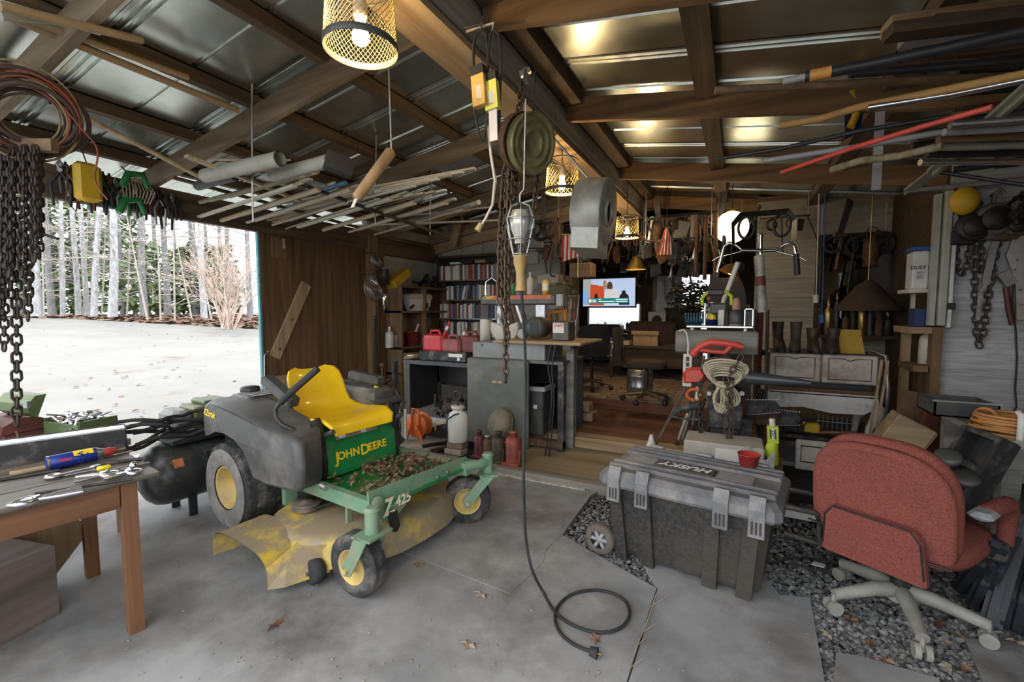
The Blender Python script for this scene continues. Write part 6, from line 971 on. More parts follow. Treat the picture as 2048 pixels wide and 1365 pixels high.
part(t, 'tag', MB().tube([(-.05, -.17, .0), (-.045, -.16, .13), (-.04, -.11, .14)], .018, 4), PAPER); part(t, 'wrap', MB().torus((-.09, .11, .06), .055, .012, (1, .8, 0), 16, 7), OC)
dq_ = G(1905, 862, .55); t = thing('steel_pan', 'long dusty steel drawer lying under the cord coil', 'drawer', (1.42, 4.1, BZr)); part(t, 'body', MB().box(-.22, .1, -.16, .16, 0, .01).box(-.22, -.21, -.16, .16, 0, .1).box(.09, .1, -.16, .16, 0, .1).box(-.22, .1, -.16, -.15, 0, .1).box(-.22, .1, .15, .16, 0, .1), GREYD); part(t, 'lip', MB().box(-.23, .11, -.175, -.15, .1, .11), ALU)
# black open frame with two round knobs, leaning on the bench
tR, tL, bR = U(2018, 884, 2.25), U(1946, 858, 2.44), U(1918, 1052, 2.3); bR = tR+(bR-tR)*1.2; sdv = (tR-tL)/2; bb = (tR+tL)/2; ba = bR-sdv; ba.z = max(ba.z, .02); d = (bb-ba).normalized()
t = thing('black_tray', 'black open plastic tray frame with round knobs leaning on the bench', 'tray', ba); I = wm(t); DBT = mat('worn_black', (.025, .025, .026), .5, 0, .3, 9, .1, dirt=(.14, .12, .11), dirt_amt=.3, dirt_scale=10)
nv = sdv.cross(d).normalized(); nv = nv if nv.y < 0 else -nv
for s in (-1, 1): part(t, 'side_rail', MB(I).beam(ba+sdv*s, bb+sdv*s, .03, .10, up=nv), DBT)
for k in (.05, .4, .68, .985): part(t, 'cross_bar', MB(I).beam(ba.lerp(bb, k)-sdv, ba.lerp(bb, k)+sdv, .03, .09, up=nv), DBT)
part(t, 'tray_floor', MB(I).beam(ba-nv*.045, bb-nv*.045, sdv.length*2, .012, up=nv), DBT)
for px, py in ((1896, 917), (1932, 960)): c = U(px, py, 2.15); kn = part(t, 'knob', MB(I @ basis(c, V((-.2, -.5, .8)))).lathe([(0, -.02), (.035, -.02), (.052, 0), (.05, .018), (.03, .026), (0, .028)], 20), GREYD); part(kn, 'stem', MB(I).cyl(c, c+V((-.05, .05, -.2)), .012, n=8), IRON)
# black ribbed strips leaning by the bench
STR = mat('dark_blue_black_strip', (.028, .032, .042), .45, 0, .2, 8, .05, dirt=(.12, .12, .13), dirt_amt=.25, dirt_scale=12)
names = ('first', 'second', 'third', 'fourth', 'fifth', 'sixth', 'seventh', 'eighth', 'ninth')
for i, (b, tp) in enumerate((((1900, 1190), (1985, 1090)), ((1928, 1222), (2010, 1070)), ((1958, 1258), (2034, 1030)), ((1988, 1262), (2058, 985)), ((2012, 1272), (2085, 990)), ((2040, 1285), (2110, 1010)), ((2068, 1290), (2140, 1020)), ((2100, 1300), (2180, 1040)), ((2130, 1310), (2215, 1060)))):
    a = G(b[0]+22, b[1]-4); c = G(tp[0]+10, tp[1], .46); d = (c-a); t = thing('plastic_strip', 'black ribbed plastic strip leaning on the side bench, %s from the chair' % names[i], 'strip', a, 0, 'black strips by the side bench'); I = wm(t); a = a+V((0, 0, .01))
    part(t, 'face', MB(I).beam(a, c, .075, .014, up=(-.3, -1, .5)), STR); part(t, 'ridge', MB(I).beam(a+V((-.012, -.02, .008)), c+V((-.012, -.02, .008)), .03, .028, up=(-.3, -1, .5)), STR)
# =================================================================== OVERHEAD: CAGE LAMPS
BULB = mat('bulb_glow', (1, .68, .32), emit=260); CAGE = mat('cage_wire', (.45, .33, .14), .4, .7, .1, 9, 0)
def cage_lamp(p, r, h, nw, label, rough=False):
    t = thing('cage_lamp', label, 'lamp', p); m = MB(); n = 10
    for k in range(nw):
        for s in (-1, 1):
            a0 = 2*math.pi*k/nw; m.tube([(r*(.88+.12*(1-i/n))*math.cos(a0+s*1.5*i/n), r*(.88+.12*(1-i/n))*math.sin(a0+s*1.5*i/n), h*i/n) for i in range(n+1)], r*.009, 3, cap=False)
    part(t, 'wire_cage', m, CAGE); part(t, 'bottom_ring', MB().lathe([(r*1.0, -.004), (r*1.02, .0), (r*1.02, .022), (r*1.0, .026), (r*.985, .02), (r*.985, 0), (r*1.0, -.004)], 32), GREYD); part(t, 'top_ring', MB().torus((0, 0, h), r*.88, .006, (0, 0, 1), 28, 6), GREYD)
    for k in range(3): a = 2*math.pi*k/3; part(t, 'spider_arm', MB().cyl((r*.88*math.cos(a), r*.88*math.sin(a), h), (0, 0, h*.82), .004, n=5), GREYD)
    part(t, 'socket', MB().lathe([(0, h*.85), (r*.17, h*.84), (r*.19, h*.5), (r*.16, h*.46), (0, h*.46)], 14), CREAM); part(t, 'bulb', MB().ball((0, 0, h*.2), r*.24, 14).cyl((0, 0, h*.25), (0, 0, h*.47), r*.17, r*.12, n=12), BULB); part(t, 'cord', MB().cyl((0, 0, h*.83), (0, 0, h+.45), .005, n=6), BLACKP)
    return t
lamp1 = cage_lamp(U(722, 100, 1.86), .148, .26, 44, 'large gold wire cage lamp glowing at the top of the photo')
cage_lamp(U(1124, 384, 3.97), .148, .27, 24, 'gold wire cage lamp under the ridge beam left of the duct'); cage_lamp(U(1254, 476, 5.75), .15, .26, 20, 'pale cage lamp hanging at the entrance of the back room')
# belts
k0 = 2.3
for i, (px, mt, lb) in enumerate(((955, (.62, .40, .10), 'drive belt in a yellow and white card sleeve, left of the pair'), (980, (.75, .72, .15), 'drive belt in a lime yellow card sleeve, right of the pair'))):
    t = thing('drive_belt', lb, 'belt', U(px+5, 280, k0)); I = wm(t); L = [U(px-8+i*6, 90, k0), U(px-2+i*4, 66, k0), U(px+8, 60, k0), U(px+18, 70, k0), U(px+22, 110, k0), U(px+20, 180, k0), U(px+18, 250, k0), U(px+12, 283, k0), U(px+4, 276, k0), U(px-6, 220, k0), U(px-8, 150, k0)]
    part(t, 'belt', MB(I).tube(L, .008, 6, True), RUBBER); a, b = U(px+2, 152+12*i, k0-.03), U(px+6, 205+8*i, k0-.03); part(t, 'card_sleeve', MB(I).beam(a, b+(b-a)*.15, .072, .035, up=(0, 1, 0)), mat('sleeve_%d' % i, mt, .6)); part(t, 'card_top', MB(I).beam(a-(b-a)*.35, a, .074, .037, up=(0, 1, 0)), DBLK); part(t, 'label', MB(I).beam(a.lerp(b, .35)-ray(px, 180)*.022, a.lerp(b, .85)-ray(px, 180)*.022, .035, .004, up=ray(px, 180)), PAPER)
    if i: part(t, 'card_tail', MB(I).beam(b, U(px+8, 282, k0-.02), .045, .01, up=(0, 1, 0)), PAPER)
    part(t, 'hook', MB(I).tube([U(px+6, 60, k0), U(px+10, 48, k0), V((-1.33, U(px+10, 44, k0).y, U(px+10, 44, k0).z))], .006, 6), STEEL)
t = thing('extension_cable', 'cream extension cord with a plug hanging below the drive belts', 'cord', U(960, 462, 2.4)); I = wm(t); part(t, 'cord', MB(I).tube([V((-1.33, U(990, 44, 2.3).y, U(990, 44, 2.3).z)), U(988, 46, 2.3), U(976, 120, 2.34), U(974, 200, 2.36), U(978, 270, 2.35), U(982, 310, 2.35), U(990, 360, 2.38), U(985, 410, 2.4), U(970, 440, 2.4), U(962, 452, 2.4)], .008, 7), CREAM); part(t, 'plug', MB(I).cyl(U(963, 448, 2.4), U(955, 462, 2.4), .016, .02, n=10), mat('tan_plug', (.42, .33, .16), .5))
# chains from the beam
RC = mat('oily_chain', (.11, .08, .055), .5, .6, .3, 20, .2)
for i, (pts, R_, lb) in enumerate((([(1046, 160), (1036, 225), (1022, 300), (1014, 480), (1012, 620), (1011, 765)], .026, 'longest oily chain of the cluster, reaching down past the saw'), ([(1018, 250), (1006, 380), (1000, 500), (999, 600)], .030, 'chain strand at the left of the oily cluster'), ([(1026, 260), (1018, 400), (1016, 540), (1014, 690)], .028, 'chain strand in the middle of the oily cluster'), ([(1034, 280), (1030, 420), (1027, 560)], .028, 'chain strand at the right of the oily cluster'), ([(1078, 300), (1074, 360), (1066, 440)], .022, 'thin chain hanging below the round lids'), ([(1006, 470), (1004, 540), (1008, 640)], .028, 'short chain strand low in the oily cluster'))):
    chain('beam_chain', [U(x, y, 2.72+.03*i) for x, y in pts], R_, .0065, RC, lb)
one('beam_bolt', MB().beam(U(1040, 150, 2.7), U(1060, 140, 2.7), .03, .03).beam(U(1052, 138, 2.7), U(1052, 165, 2.7), .02, .04), STEEL, 'bright steel bracket bolted to the ridge beam holding the chains', 'bracket')
for i, (x, y, r, mt, lb) in enumerate(((1044, 285, .16, RUST, 'rusty round drum lid hung behind the olive lid'), (1064, 288, .165, mat('olive_lid', (.27, .24, .11), .5, .4, .3, 14, .15), 'olive round drum lid with pressed rings'))):
    p = U(x, y, 2.62-.06*i); nn = (-ray(x, y)+_R*1.0).normalized(); m = basis(V((0, 0, 0)), nn); t = thing('round_drum_cover', lb, 'lid', p); part(t, 'disc', MB(m).lathe([(0, .01), (r*.4, .01), (r*.42, .018), (r*.46, .01), (r*.7, .01), (r*.73, .02), (r*.77, .01), (r*.95, .012), (r, .026), (r*1.02, .01), (r, -.03), (r*.9, -.02), (0, -.02)], 32), mt); part(t, 'wire', MB().cyl((0, 0, r*.9), (.03, -.02, r*.9+.25), .004, n=5), IRON)
# blower housing
p = U(1190, 425, 3.55); ax = (-ray(1190, 425)*.42+_R*.95).normalized(); m = basis(V((0, 0, 0)), ax); t = thing('blower_housing', 'galvanised sheet metal blower housing hung under the ridge beam', 'blower', p); GAL = mat('grey_galvanised', (.50, .50, .45), .5, .5, .15, 9, .04); part(t, 'drum', MB(m).lathe([(.10, .11), (.25, .11), (.26, .10), (.26, -.12), (.0, -.12)], 36), GAL); part(t, 'inlet_ring', MB(m).lathe([(.085, .10), (.095, .125), (.11, .125), (.115, .108)], 28), GAL); part(t, 'rotor', MB(m).lathe([(.088, .1), (.088, -.1), (0, -.1)], 20), IRON); dn = V((0, 0, -1)); part(t, 'outlet', MB().loft([[tuple(m @ V((x, y, z)) ) for x, y, z in ((-.22, -.05, -.11), (-.22, -.05, .10), (.1, -.2, .10), (.1, -.2, -.11))], [tuple(m @ V((x, y, z))+V((0, 0, -.05))) for x, y, z in ((-.2, -.25, -.11), (-.2, -.25, .10), (.12, -.3, .10), (.12, -.3, -.11))]], sm=False), GAL); part(t, 'strap', MB().cyl((0, 0, .2), (-1.40-p.x, 0, 2.87-p.z), .01, n=6), STEEL)
# trouble light and its cord
kt = 2.2; t = thing('trouble_light', 'caged trouble light with a wooden handle hanging on its cord', 'work light', U(1042, 585, kt)); I = wm(t); c = U(1040, 455, kt); m = I @ loc(c)
part(t, 'glass_bulb', MB(m).lathe([(0, .09), (.04, .08), (.052, .04), (.045, -.01), (.028, -.05), (.025, -.08)], 18), mat('bulb_glass', (.55, .54, .48), .15, .3, .1, 9, 0)); part(t, 'reflector', MB(m).lathe([(.0, .115), (.05, .10), (.07, .05), (.072, .0)], 18, a0=20, a1=200), ALU)
for k in range(6): a = math.pi*k/3; part(t, 'cage_wire', MB(m).tube([(0, 0, .12), (.05*math.cos(a), .05*math.sin(a), .1), (.075*math.cos(a), .075*math.sin(a), .03), (.05*math.cos(a), .05*math.sin(a), -.08), (.035*math.cos(a), .035*math.sin(a), -.14)], .0035, 5), STEEL)
for z, r in ((.04, .074), (-.06, .057), (-.13, .037)): part(t, 'cage_ring', MB(m).torus((0, 0, z), r, .0035, (0, 0, 1), 20, 5), STEEL)
part(t, 'handle', MB(I).tube([U(1040, 512, kt), U(1040, 525, kt), U(1041, 545, kt), U(1042, 570, kt), U(1042, 583, kt)], [.032, .034, .022, .024, .03], 14), mat('amber_wood', (.42, .27, .08), .4, 0, .2, 9, .05)); part(t, 'hook', MB(m).tube([(0, 0, .12), (0, 0, .16), (.02, 0, .18), (.03, 0, .6)], .004, 5), STEEL)
cp = [U(1043, 585, kt), U(1050, 700, kt), U(1051, 800, kt), U(1047, 900, kt), U(1048, 1000, kt+.02), U(1052, 1080, kt+.05), U(1064, 1140, kt+.06)]+[G(x, y, .009) for x, y in ((1085, 1183), (1110, 1225), (1150, 1253), (1200, 1266), (1242, 1256), (1259, 1229), (1249, 1202), (1220, 1186), (1185, 1181), (1143, 1190), (1116, 1213), (1110, 1240), (1120, 1266), (1142, 1286), (1166, 1298), (1186, 1304))]
def smooth(P, n=5):
    out = []
    for i in range(len(P)-1):
        p0, p1, p2, p3 = P[max(i-1, 0)], P[i], P[i+1], P[min(i+2, len(P)-1)]
        for j in range(n):
            t_ = j/n; out.append(.5*((2*p1)+(p2-p0)*t_+(2*p0-5*p1+4*p2-p3)*t_*t_+(3*p1-p0-3*p2+p3)*t_**3))
    return out+[P[-1]]
part(t, 'cord', MB(I).tube(smooth(cp), .0075, 8), RUBBER); a, b = G(1180, 1303, .02), G(1195, 1308, .02); part(t, 'plug', MB(I).cyl(a, b, .018, .024, n=12), RUBBER); part(t, 'prong', MB(I).cyl(b, b+(b-a)*.5, .004, n=6), BRASS)
# =================================================================== LEFT OVERHEAD RACK
def bar(name, a, b, r, mt, label, cat='pipe', z=2.55, z2=None, sq=False, pipe=False):
    p, q = G(*a, z), G(*b, z2 or z)
    mb = MB().beam(p, q, r*2, r*1.1) if sq else MB().cyl(p, q, r, n=12, cap=not pipe)
    if pipe: mb.cyl(p, q, r*.86, n=12, cap=False)
    return one(name, mb, mt, label, cat)
PVC = mat('grey_pvc', (.34, .34, .30), .5, 0, .12, 7, .03); MLD = mat('cream_moulding', (.62, .59, .50), .6, 0, .12, 6, .03); PALE = wood('pale_lath', (.38, .30, .18), (.58, .48, .32), 'x', 5)
bar('drain_pipe', (410, 352), (560, 318), .055, PVC, 'thick grey drain pipe with an open end on the left rack', pipe=True); bar('drain_pipe', (545, 352), (660, 322), .05, PVC, 'grey drain pipe running into the black elbow', pipe=True)
one('downspout_elbow', MB().beam(G(650, 318, 2.55), G(705, 340, 2.50), .10, .12), BLACKP, 'black square downspout elbow on the left rack', 'elbow')
bar('blue_pipe', (445, 443), (692, 366), .018, mat('light_blue_pipe', (.10, .28, .55), .4), 'light blue plastic pipe on the left rack')
bar('dark_hose', (395, 372), (470, 352), .04, mat('ribbed_dark', (.06, .06, .055), .6), 'short dark ribbed hose lying on the left rack', 'hose')
random.seed(17)
for i in range(6): bar('moulding_strip', (520+i*9, 452-i*9), (830+i*24, 372-i*7), .016, (MLD, PALE)[i % 2], ('white', 'tan')[i % 2]+' moulding strip bundled on the left rack, %s from below' % nth(i+1), 'moulding', 2.55+.012*i, sq=True).__setitem__('group', ('white', 'tan')[i % 2]+' mouldings on the left rack')
for i in range(7): bar('wood_lath', (560+i*17, 462-i*5), (760+i*22, 398-i*3), .014, PALE if i % 3 else MLD, ('cream' if i % 3 == 0 else 'tan')+' lath lying across the left rack, %s from the pliers' % nth(i+1), 'lath', 2.5, sq=True).__setitem__('group', ('cream' if i % 3 == 0 else 'tan')+' laths on the left rack')
for i in range(4): bar('olive_pole', (400+i*20, 405-i*4), (600+i*12, 352-i*3), .018, (mat('olive_pole', (.20, .19, .12), .6), PALE)[i % 2], ('olive', 'pale')[i % 2]+' round pole among the drain pipes, %s from the pliers' % nth(i+1), 'pole', 2.52).__setitem__('group', ('olive', 'pale')[i % 2]+' poles on the left rack')
for i in range(24): bar('rack_strip', (392+i*17, 436+i*1.6-(i % 3)*7), (590+i*16, 372+i*2.2-(i % 3)*9), (.02, .012, .016, .024)[i % 4], (MLD, PALE, PVC, PALE, WGX, PVC)[i % 6], ('white', 'tan', 'grey', 'tan', 'weathered', 'grey')[i % 6]+' strip lying low in the left rack, %s from the pliers' % nth(i+1), 'strip', 2.46+.012*(i % 3), sq=i % 2 == 0).__setitem__('group', 'strips low in the left rack')
bar('aluminium_tube', (765, 421), (897, 385), .02, ALU, 'shiny aluminium tube sticking out of the left rack', pipe=True); bar('white_rail', (700, 452), (1000, 441), .018, MLD, 'long white rail at the rear of the left rack', 'rail', 2.6, sq=True); bar('grey_rod', (770, 436), (985, 414), .012, GREYP, 'thin grey rod above the white rail', 'rod', 2.62); bar('clothes_rod', (800, 445), (940, 420), .014, WLX, 'round wooden rod behind the aluminium tube', 'rod', 2.6)
one('rack_conduit', MB().tube([AX(585, 362, -3.3), AX(735, 417, -3.3), AX(892, 472, -3.3)], .018, 10), GREYD, 'dark grey conduit carrying the front of the left rack', 'conduit'); one('rack_strip', MB().beam(AX(372, 312, -3.7), AX(600, 402, -3.7), .05, .02), PALE, 'tan wooden strip crossing the left rack near the scythe boards', 'strip'); one('rack_lath', MB().beam(AX(345, 355, -4.4), AX(790, 475, -4.4), .04, .025), WBY, 'long brown lath carrying the outer side of the left rack', 'lath')
for i, (x, y) in enumerate(((505, 405), (750, 420), (860, 445))): p = AX(x, y, -3.5+.1*i); one('rack_hanger', MB().tube([p+V((0, 0, -.15)), p+V((0, 0, .0)), V((p.x+.02, p.y+.02, rl(p.x)+.22))], .008, 6), STEEL, ('leftmost', 'middle', 'rearmost')[i]+' wire hanger holding up the left rack', 'hanger')
for i, (x, y) in enumerate(((500, 322), (525, 342))):
    p = G(x, y, 2.62); one('curved_board', MB(loc(p) @ rot(27)).prism([(-.3, 0), (-.15, .05), (.1, .06), (.32, .0), (.1, .03), (-.1, .01)], .015), WLX, ('upper', 'lower')[i]+' thin curved wooden blade on the left rack', 'board')
a, b = U(783, 302, 2.75), U(712, 398, 2.6); t = thing('wooden_roller', 'plain wooden roller hanging at a slant below the rafter', 'roller', b); I = wm(t); part(t, 'roller', MB(I).tube([a, a.lerp(b, .03), a.lerp(b, .97), b], [.022, .034, .03, .02], 14), WLZ); part(t, 'tag', MB(I).beam(b, b+(b-a)*.1+V((0, 0, -.02)), .03, .006), PAPER); part(t, 'pin', MB(I).cyl(a, V((a.x-.02, a.y, rl(a.x)+.22)), .006, n=6), STEEL)
# round poles under the purlins at the far left
for i, (a, b, X, r, mt, lb) in enumerate((((0, 12), (284, 80), -3.2, .022, WLY, 'thick round wooden pole ending highest at the upper left'), ((0, 30), (118, 40), -3.3, .024, PVC, 'short pale pipe end at the upper left edge'), ((20, 25), (376, 155), -3.5, .020, WLY, 'round wooden pole second from the top at the upper left'), ((10, 30), (476, 221), -3.6, .024, WLY, 'long round wooden pole under the purlin at the upper left'), ((40, 165), (418, 364), -4.2, .018, PALE, 'thin pale pole slanting above the hanging pliers'), ((0, 5), (200, 65), -3.3, .016, MLD, 'thin white pipe beside the highest wooden pole'))): one('round_pole', MB().cyl(AX(*a, X), AX(*b, X), r, n=12), mt, lb, 'pole')
# rope coils and chains at the left edge
pc = U(55, 225, 2.7); t = thing('cable_coil', 'big tangle of tan, red and brown cables coiled on the left rafter', 'cables', pc-V((0, 0, .25))); I = wm(t); random.seed(12); nn = (-ray(55, 225)).normalized()
cm = [mat('tan_cable', (.30, .22, .11), .6), mat('red_cable', (.24, .06, .03), .6), mat('brown_hose', (.08, .05, .04), .6), mat('dark_cable', (.05, .04, .03), .6)]
for k in range(18): part(t, 'loop', MB(I).torus(pc+V((random.uniform(-.05, .05), random.uniform(-.04, .04), random.uniform(-.05, .03))), .15+random.uniform(0, .10), .007+.008*(k % 4 == 2), (nn+V((random.uniform(-.4, .4), random.uniform(-.3, .3), random.uniform(-.3, .3)))), 30, 6, 1, random.uniform(.85, 1.1)), cm[k % 4])
part(t, 'loose_end', MB(I).tube(smooth([pc+V((.1, .1, .1)), U(165, 260, 2.8), U(195, 300, 2.8), U(190, 360, 2.8), U(215, 400, 2.8)]), .005, 6), cm[1]); part(t, 'nail', MB(I).cyl(pc+V((0, .1, .1)), V((pc.x, 1.3, pc.z+.1)), .012, n=6), IRON)
LC = mat('dark_log_chain', (.055, .042, .035), .6, .5, .3, 16, .2); names12 = ('first', 'second', 'third', 'fourth', 'fifth', 'sixth', 'seventh', 'eighth', 'ninth', 'tenth', 'eleventh', 'twelfth')
for i in range(12):
    x = 3+i*7; yb = (640, 700, 560, 560, 600, 860, 560, 640, 600, 530, 470, 520)[i]
    x2 = (0, 10, 12, 20, 22, 33, 45, 58, 60, 70, 76, 80)[i]; chain('log_chain', [U(x, 300, 2.66+.04*(i % 3)), U(x2, 460, 2.66+.04*(i % 3)), U(x2-(2 if i != 5 else 0), yb, 2.66+.04*(i % 3))], .028 if i != 5 else .034, .0068 if i != 5 else .008, LC, 'dark log chain at the left edge, %s strand from the frame edge' % names12[i], group='log chains at the left edge')
one('chain_beam', MB().beam(U(-60, 292, 2.72), U(110, 292, 2.72), .05, .07), WBX, 'dark crossbar at the left edge from which the log chains hang', 'bar')
one('chain_pin', MB().cyl(U(78, 466, 2.7), U(116, 478, 2.68), .008, n=6), IRON, 'short iron pin sticking out of the chains', 'pin'); one('chain_hook', MB().tube([U(34, 862, 2.66), U(38, 880, 2.66), U(44, 888, 2.66), U(40, 895, 2.66)], .008, 6), RUST, 'small rusty hook at the end of the longest chain', 'hook')
# pliers and clamps on the header
def hang_plier(px, top, bot, mt, hm, label, tilt=0, group=None):
    p = AX(px, top, XL+.10); L = p.z-AX(px, bot, XL+.10).z; t = thing('hanging_pliers', label, 'pliers', p-V((0, 0, L)), 90+tilt, group); w = L*.16
    part(t, 'jaws', MB().tube([(-w*.1, 0, L), (w*.25, 0, L*.86), (0, 0, L*.74)], [.006, .014, .013], 6).tube([(w*.1, 0, L), (-w*.25, 0, L*.86), (0, 0, L*.74)], [.006, .014, .013], 6), mt); part(t, 'pivot', MB().cyl((0, -.016, L*.75), (0, .016, L*.75), .018, n=8), mt)
    for s in (-1, 1): part(t, 'grip', MB().tube([(0, 0, L*.72), (s*w, 0, L*.45), (s*w*.8, 0, 0)], [.010, .014, .012], 7), hm)
    part(t, 'nail', MB().cyl((0, 0, L*.97), (0, .12, L*.97), .005, n=5), IRON); return t
random.seed(8); gr = [('black', BLACKP), ('dark grey', GREYD), ('red', REDD), ('green', GREENP), ('steel', STEEL)]
for i in range(20):
    px = 118+i*12.5; g = gr[(0, 1, 4, 0, 2, 1, 0, 3, 0, 1, 4, 0, 3, 1, 0, 2, 4, 0, 1, 0)[i]]
    hang_plier(px, 318+i*4.0+random.uniform(-4, 4), 395+i*3+random.uniform(-14, 18), (STEEL, IRON, RUST)[i % 3], g[1], '%s handled pliers hung along the header, %s from the chains' % (g[0], ('1st', '2nd', '3rd', '4th', '5th', '6th', '7th', '8th', '9th', '10th', '11th', '12th', '13th', '14th', '15th', '16th', '17th', '18th', '19th', '20th')[i]), random.uniform(-30, 30), 'pliers along the header')
p = AX(178, 405, XL+.3); t = thing('yellow_float', 'yellow plastic float hanging among the pliers', 'float', p); part(t, 'body', MB().bev(-.05, .05, -.09, .09, 0, .33, .03), YELLOW); part(t, 'tie', MB().cyl((0, 0, .33), (-.1, 0, .5), .005, n=5), IRON)
for i, (px, py) in enumerate(((245, 372), (238, 425))): p = AX(px, py, XL+.32); one('green_clamp', MB().tube([p, p+V((0, .05, .12)), p+V((0, .16, .14)), p+V((0, .20, .02))], [.03, .035, .03, .018], 8).cyl(p+V((0, .05, .12)), p+V((-.12, .05, .2)), .008, n=5), GREENP, ('upper', 'lower')[i]+' green plastic clamp hanging among the pliers', 'clamp')
t = thing('steel_square', 'thin rusty steel bracket hanging left of the yellow float', 'bracket', AX(145, 425, XL+.25)); I = wm(t); part(t, 'bracket', MB(I).tube([AX(135, 330, XL+.25), AX(133, 400, XL+.25), AX(152, 424, XL+.25), AX(156, 392, XL+.25)], .007, 6), RUST); part(t, 'nail', MB(I).cyl(AX(135, 330, XL+.25), AX(135, 330, XL+.25)+V((-.2, 0, 0)), .005, n=5), IRON)
t = thing('twine_hank', 'hank of white string hanging on the header', 'string', AX(275, 405, XL+.2))
for k in range(10): part(t, 'strand', MB().tube([(0, -.1+.02*k, .22), (.01*k, -.11+.024*k, .1), (0, -.1+.022*k, .0)], .006, 5), ROPE)
part(t, 'nail', MB().cyl((0, 0, .22), (-.18, 0, .22), .006, n=5), IRON)
# =================================================================== RIGHT OVERHEAD RACK
DKP = mat('black_pole', (.03, .03, .032), .4, .2, .2, 9, .05)
def bent(name, pts, r, mt, label, z, cat='pole'): return one(name, MB().tube([G(x, y, z) for x, y in pts], r, 10), mt, label, cat)
bent('rake_pole', [(1430, 181), (1700, 168), (2060, 150)], .020, WBX, 'long brown wooden handle lowest against the second rafter', 2.62)
t = thing('labelled_pole', 'black pole with a pale tip and an orange label on the right rack', 'pole', G(1570, 160, 2.55)); I = wm(t); part(t, 'pole', MB(I).tube([G(x, y, 2.55) for x, y in ((1610, 154), (1760, 125), (1900, 95), (2060, 60))], .024, 10), DKP); part(t, 'tip', MB(I).cyl(G(1566, 163, 2.55), G(1610, 154, 2.55), .016, n=10), GREYP); part(t, 'label', MB(I).cyl(G(1619, 152, 2.55), G(1662, 143, 2.55), .0255, n=12, cap=False), mat('orange_label', (.6, .28, .06), .5))
bar('pale_timber', (1772, 56), (2070, 14), .05, WLX, 'pale square timber highest on the right rack', 'timber', 2.75, sq=True); bar('grey_channel', (1802, 84), (2070, 40), .035, GREYP, 'grey steel channel below the pale timber', 'channel', 2.7, sq=True); bar('dark_plank', (1775, 66), (2070, 30), .045, WDX, 'dark plank under the pale timber on the right rack', 'plank', 2.69, sq=True)
bent('varnished_pole', [(1558, 252), (1640, 238), (1720, 214), (1900, 178), (2060, 146)], .018, wood('orange_handle_wood', (.28, .14, .04), (.48, .28, .10), 'x', 5), 'orange varnished wooden tool handle on the right rack', 2.42); bent('chrome_pipe', [(1735, 216), (1900, 190), (2060, 158)], .014, CHROME, 'shiny chrome pipe just below the orange handle', 2.40); bent('red_pole', [(1563, 345), (1700, 298), (1850, 252), (1985, 214)], .013, mat('salmon_red', (.62, .08, .06), .4), 'long salmon red pole slanting across the right rack', 2.32)
bent('grey_pipe', [(1528, 322), (1700, 296), (1850, 270), (2060, 236)], .016, GREYP, 'grey bent pipe behind the red pole', 2.36); bent('black_rod', [(1436, 318), (1560, 298), (1720, 262), (1900, 232)], .012, DKP, 'thin black rod reaching farthest left from the right rack', 2.42); bent('dark_pipe', [(1700, 148), (1860, 136), (2060, 120)], .02, DKP, 'dark pipe lying above the brown handle', 2.6); bent('flat_bar', [(1730, 136), (1840, 128), (2060, 118)], .014, RUST, 'brown flat bar beside the dark pipe on the right rack', 2.65)
bent('rough_stick', [(1664, 340), (1720, 322), (1800, 312), (1885, 292)], .020, mat('bark', (.22, .18, .11), .9, 0, .4, 20, .6), 'rough barked stick with a pointed end on the right rack', 2.26, 'stick')
for i in range(6): bar('rack_tube', (1900-i*12, 250+i*15), (2070, 238+i*17), .018, (STEEL, GREYP, WBX, PVC, DKP, ALU)[i], ('steel', 'pale grey', 'brown wooden', 'grey plastic', 'black', 'aluminium')[i]+' tube stacked behind the steel bracket on the right rack', 'tube', 2.34-.01*i)
t = thing('rubber_float', 'blue squeegee board with a curved yellow stripe hanging from the right rack', 'squeegee', G(1706, 280, 2.3)); I = wm(t); a, b, c, d_ = [G(x, y, 2.5) for x, y in ((1688, 174), (1724, 172), (1727, 272), (1690, 280))]; Fz = lambda x, y: U(x, y, 2.95); nb = ray(1706, 226)
part(t, 'board', MB(I).loft([[Fz(1688, 174), Fz(1722, 172), Fz(1728, 215), Fz(1722, 262), Fz(1690, 280)], [p+nb*.02 for p in (Fz(1688, 174), Fz(1722, 172), Fz(1728, 215), Fz(1722, 262), Fz(1690, 280))]], sm=False), mat('deep_blue', (.012, .02, .11), .5)); part(t, 'yellow_stripe', MB(I).tube([Fz(1702, 182)-nb*.012, Fz(1711, 205)-nb*.012, Fz(1712, 230)-nb*.012, Fz(1701, 255)-nb*.012], .024, 8), mat('ochre_stripe', (.55, .33, .03), .5)); part(t, 'hang_wire', MB(I).cyl(Fz(1706, 175), Fz(1706, 175)+V((0, 0, .2)), .005, n=5), IRON)
t = thing('splitting_wedge', 'dark green wedge shaped mattock blade on the right rack', 'mattock', G(1857, 150, 2.5)); I = wm(t); Fz = lambda x, y: U(x, y, 2.6); part(t, 'blade', MB(I).loft([[Fz(1838, 122), Fz(1848, 152), Fz(1858, 146), Fz(1876, 102)], [p+ray(1857, 130)*.04 for p in (Fz(1838, 122), Fz(1848, 152), Fz(1858, 146), Fz(1876, 102))]], sm=False), mat('dark_green_steel', (.05, .07, .055), .4, .5)); part(t, 'socket', MB(I).cyl(Fz(1838, 122), U(1810, 128, 2.62), .03, n=10), IRON)
ANG = mat('grey_green_angle', (.30, .32, .26), .5, .3, .15, 9, .04)
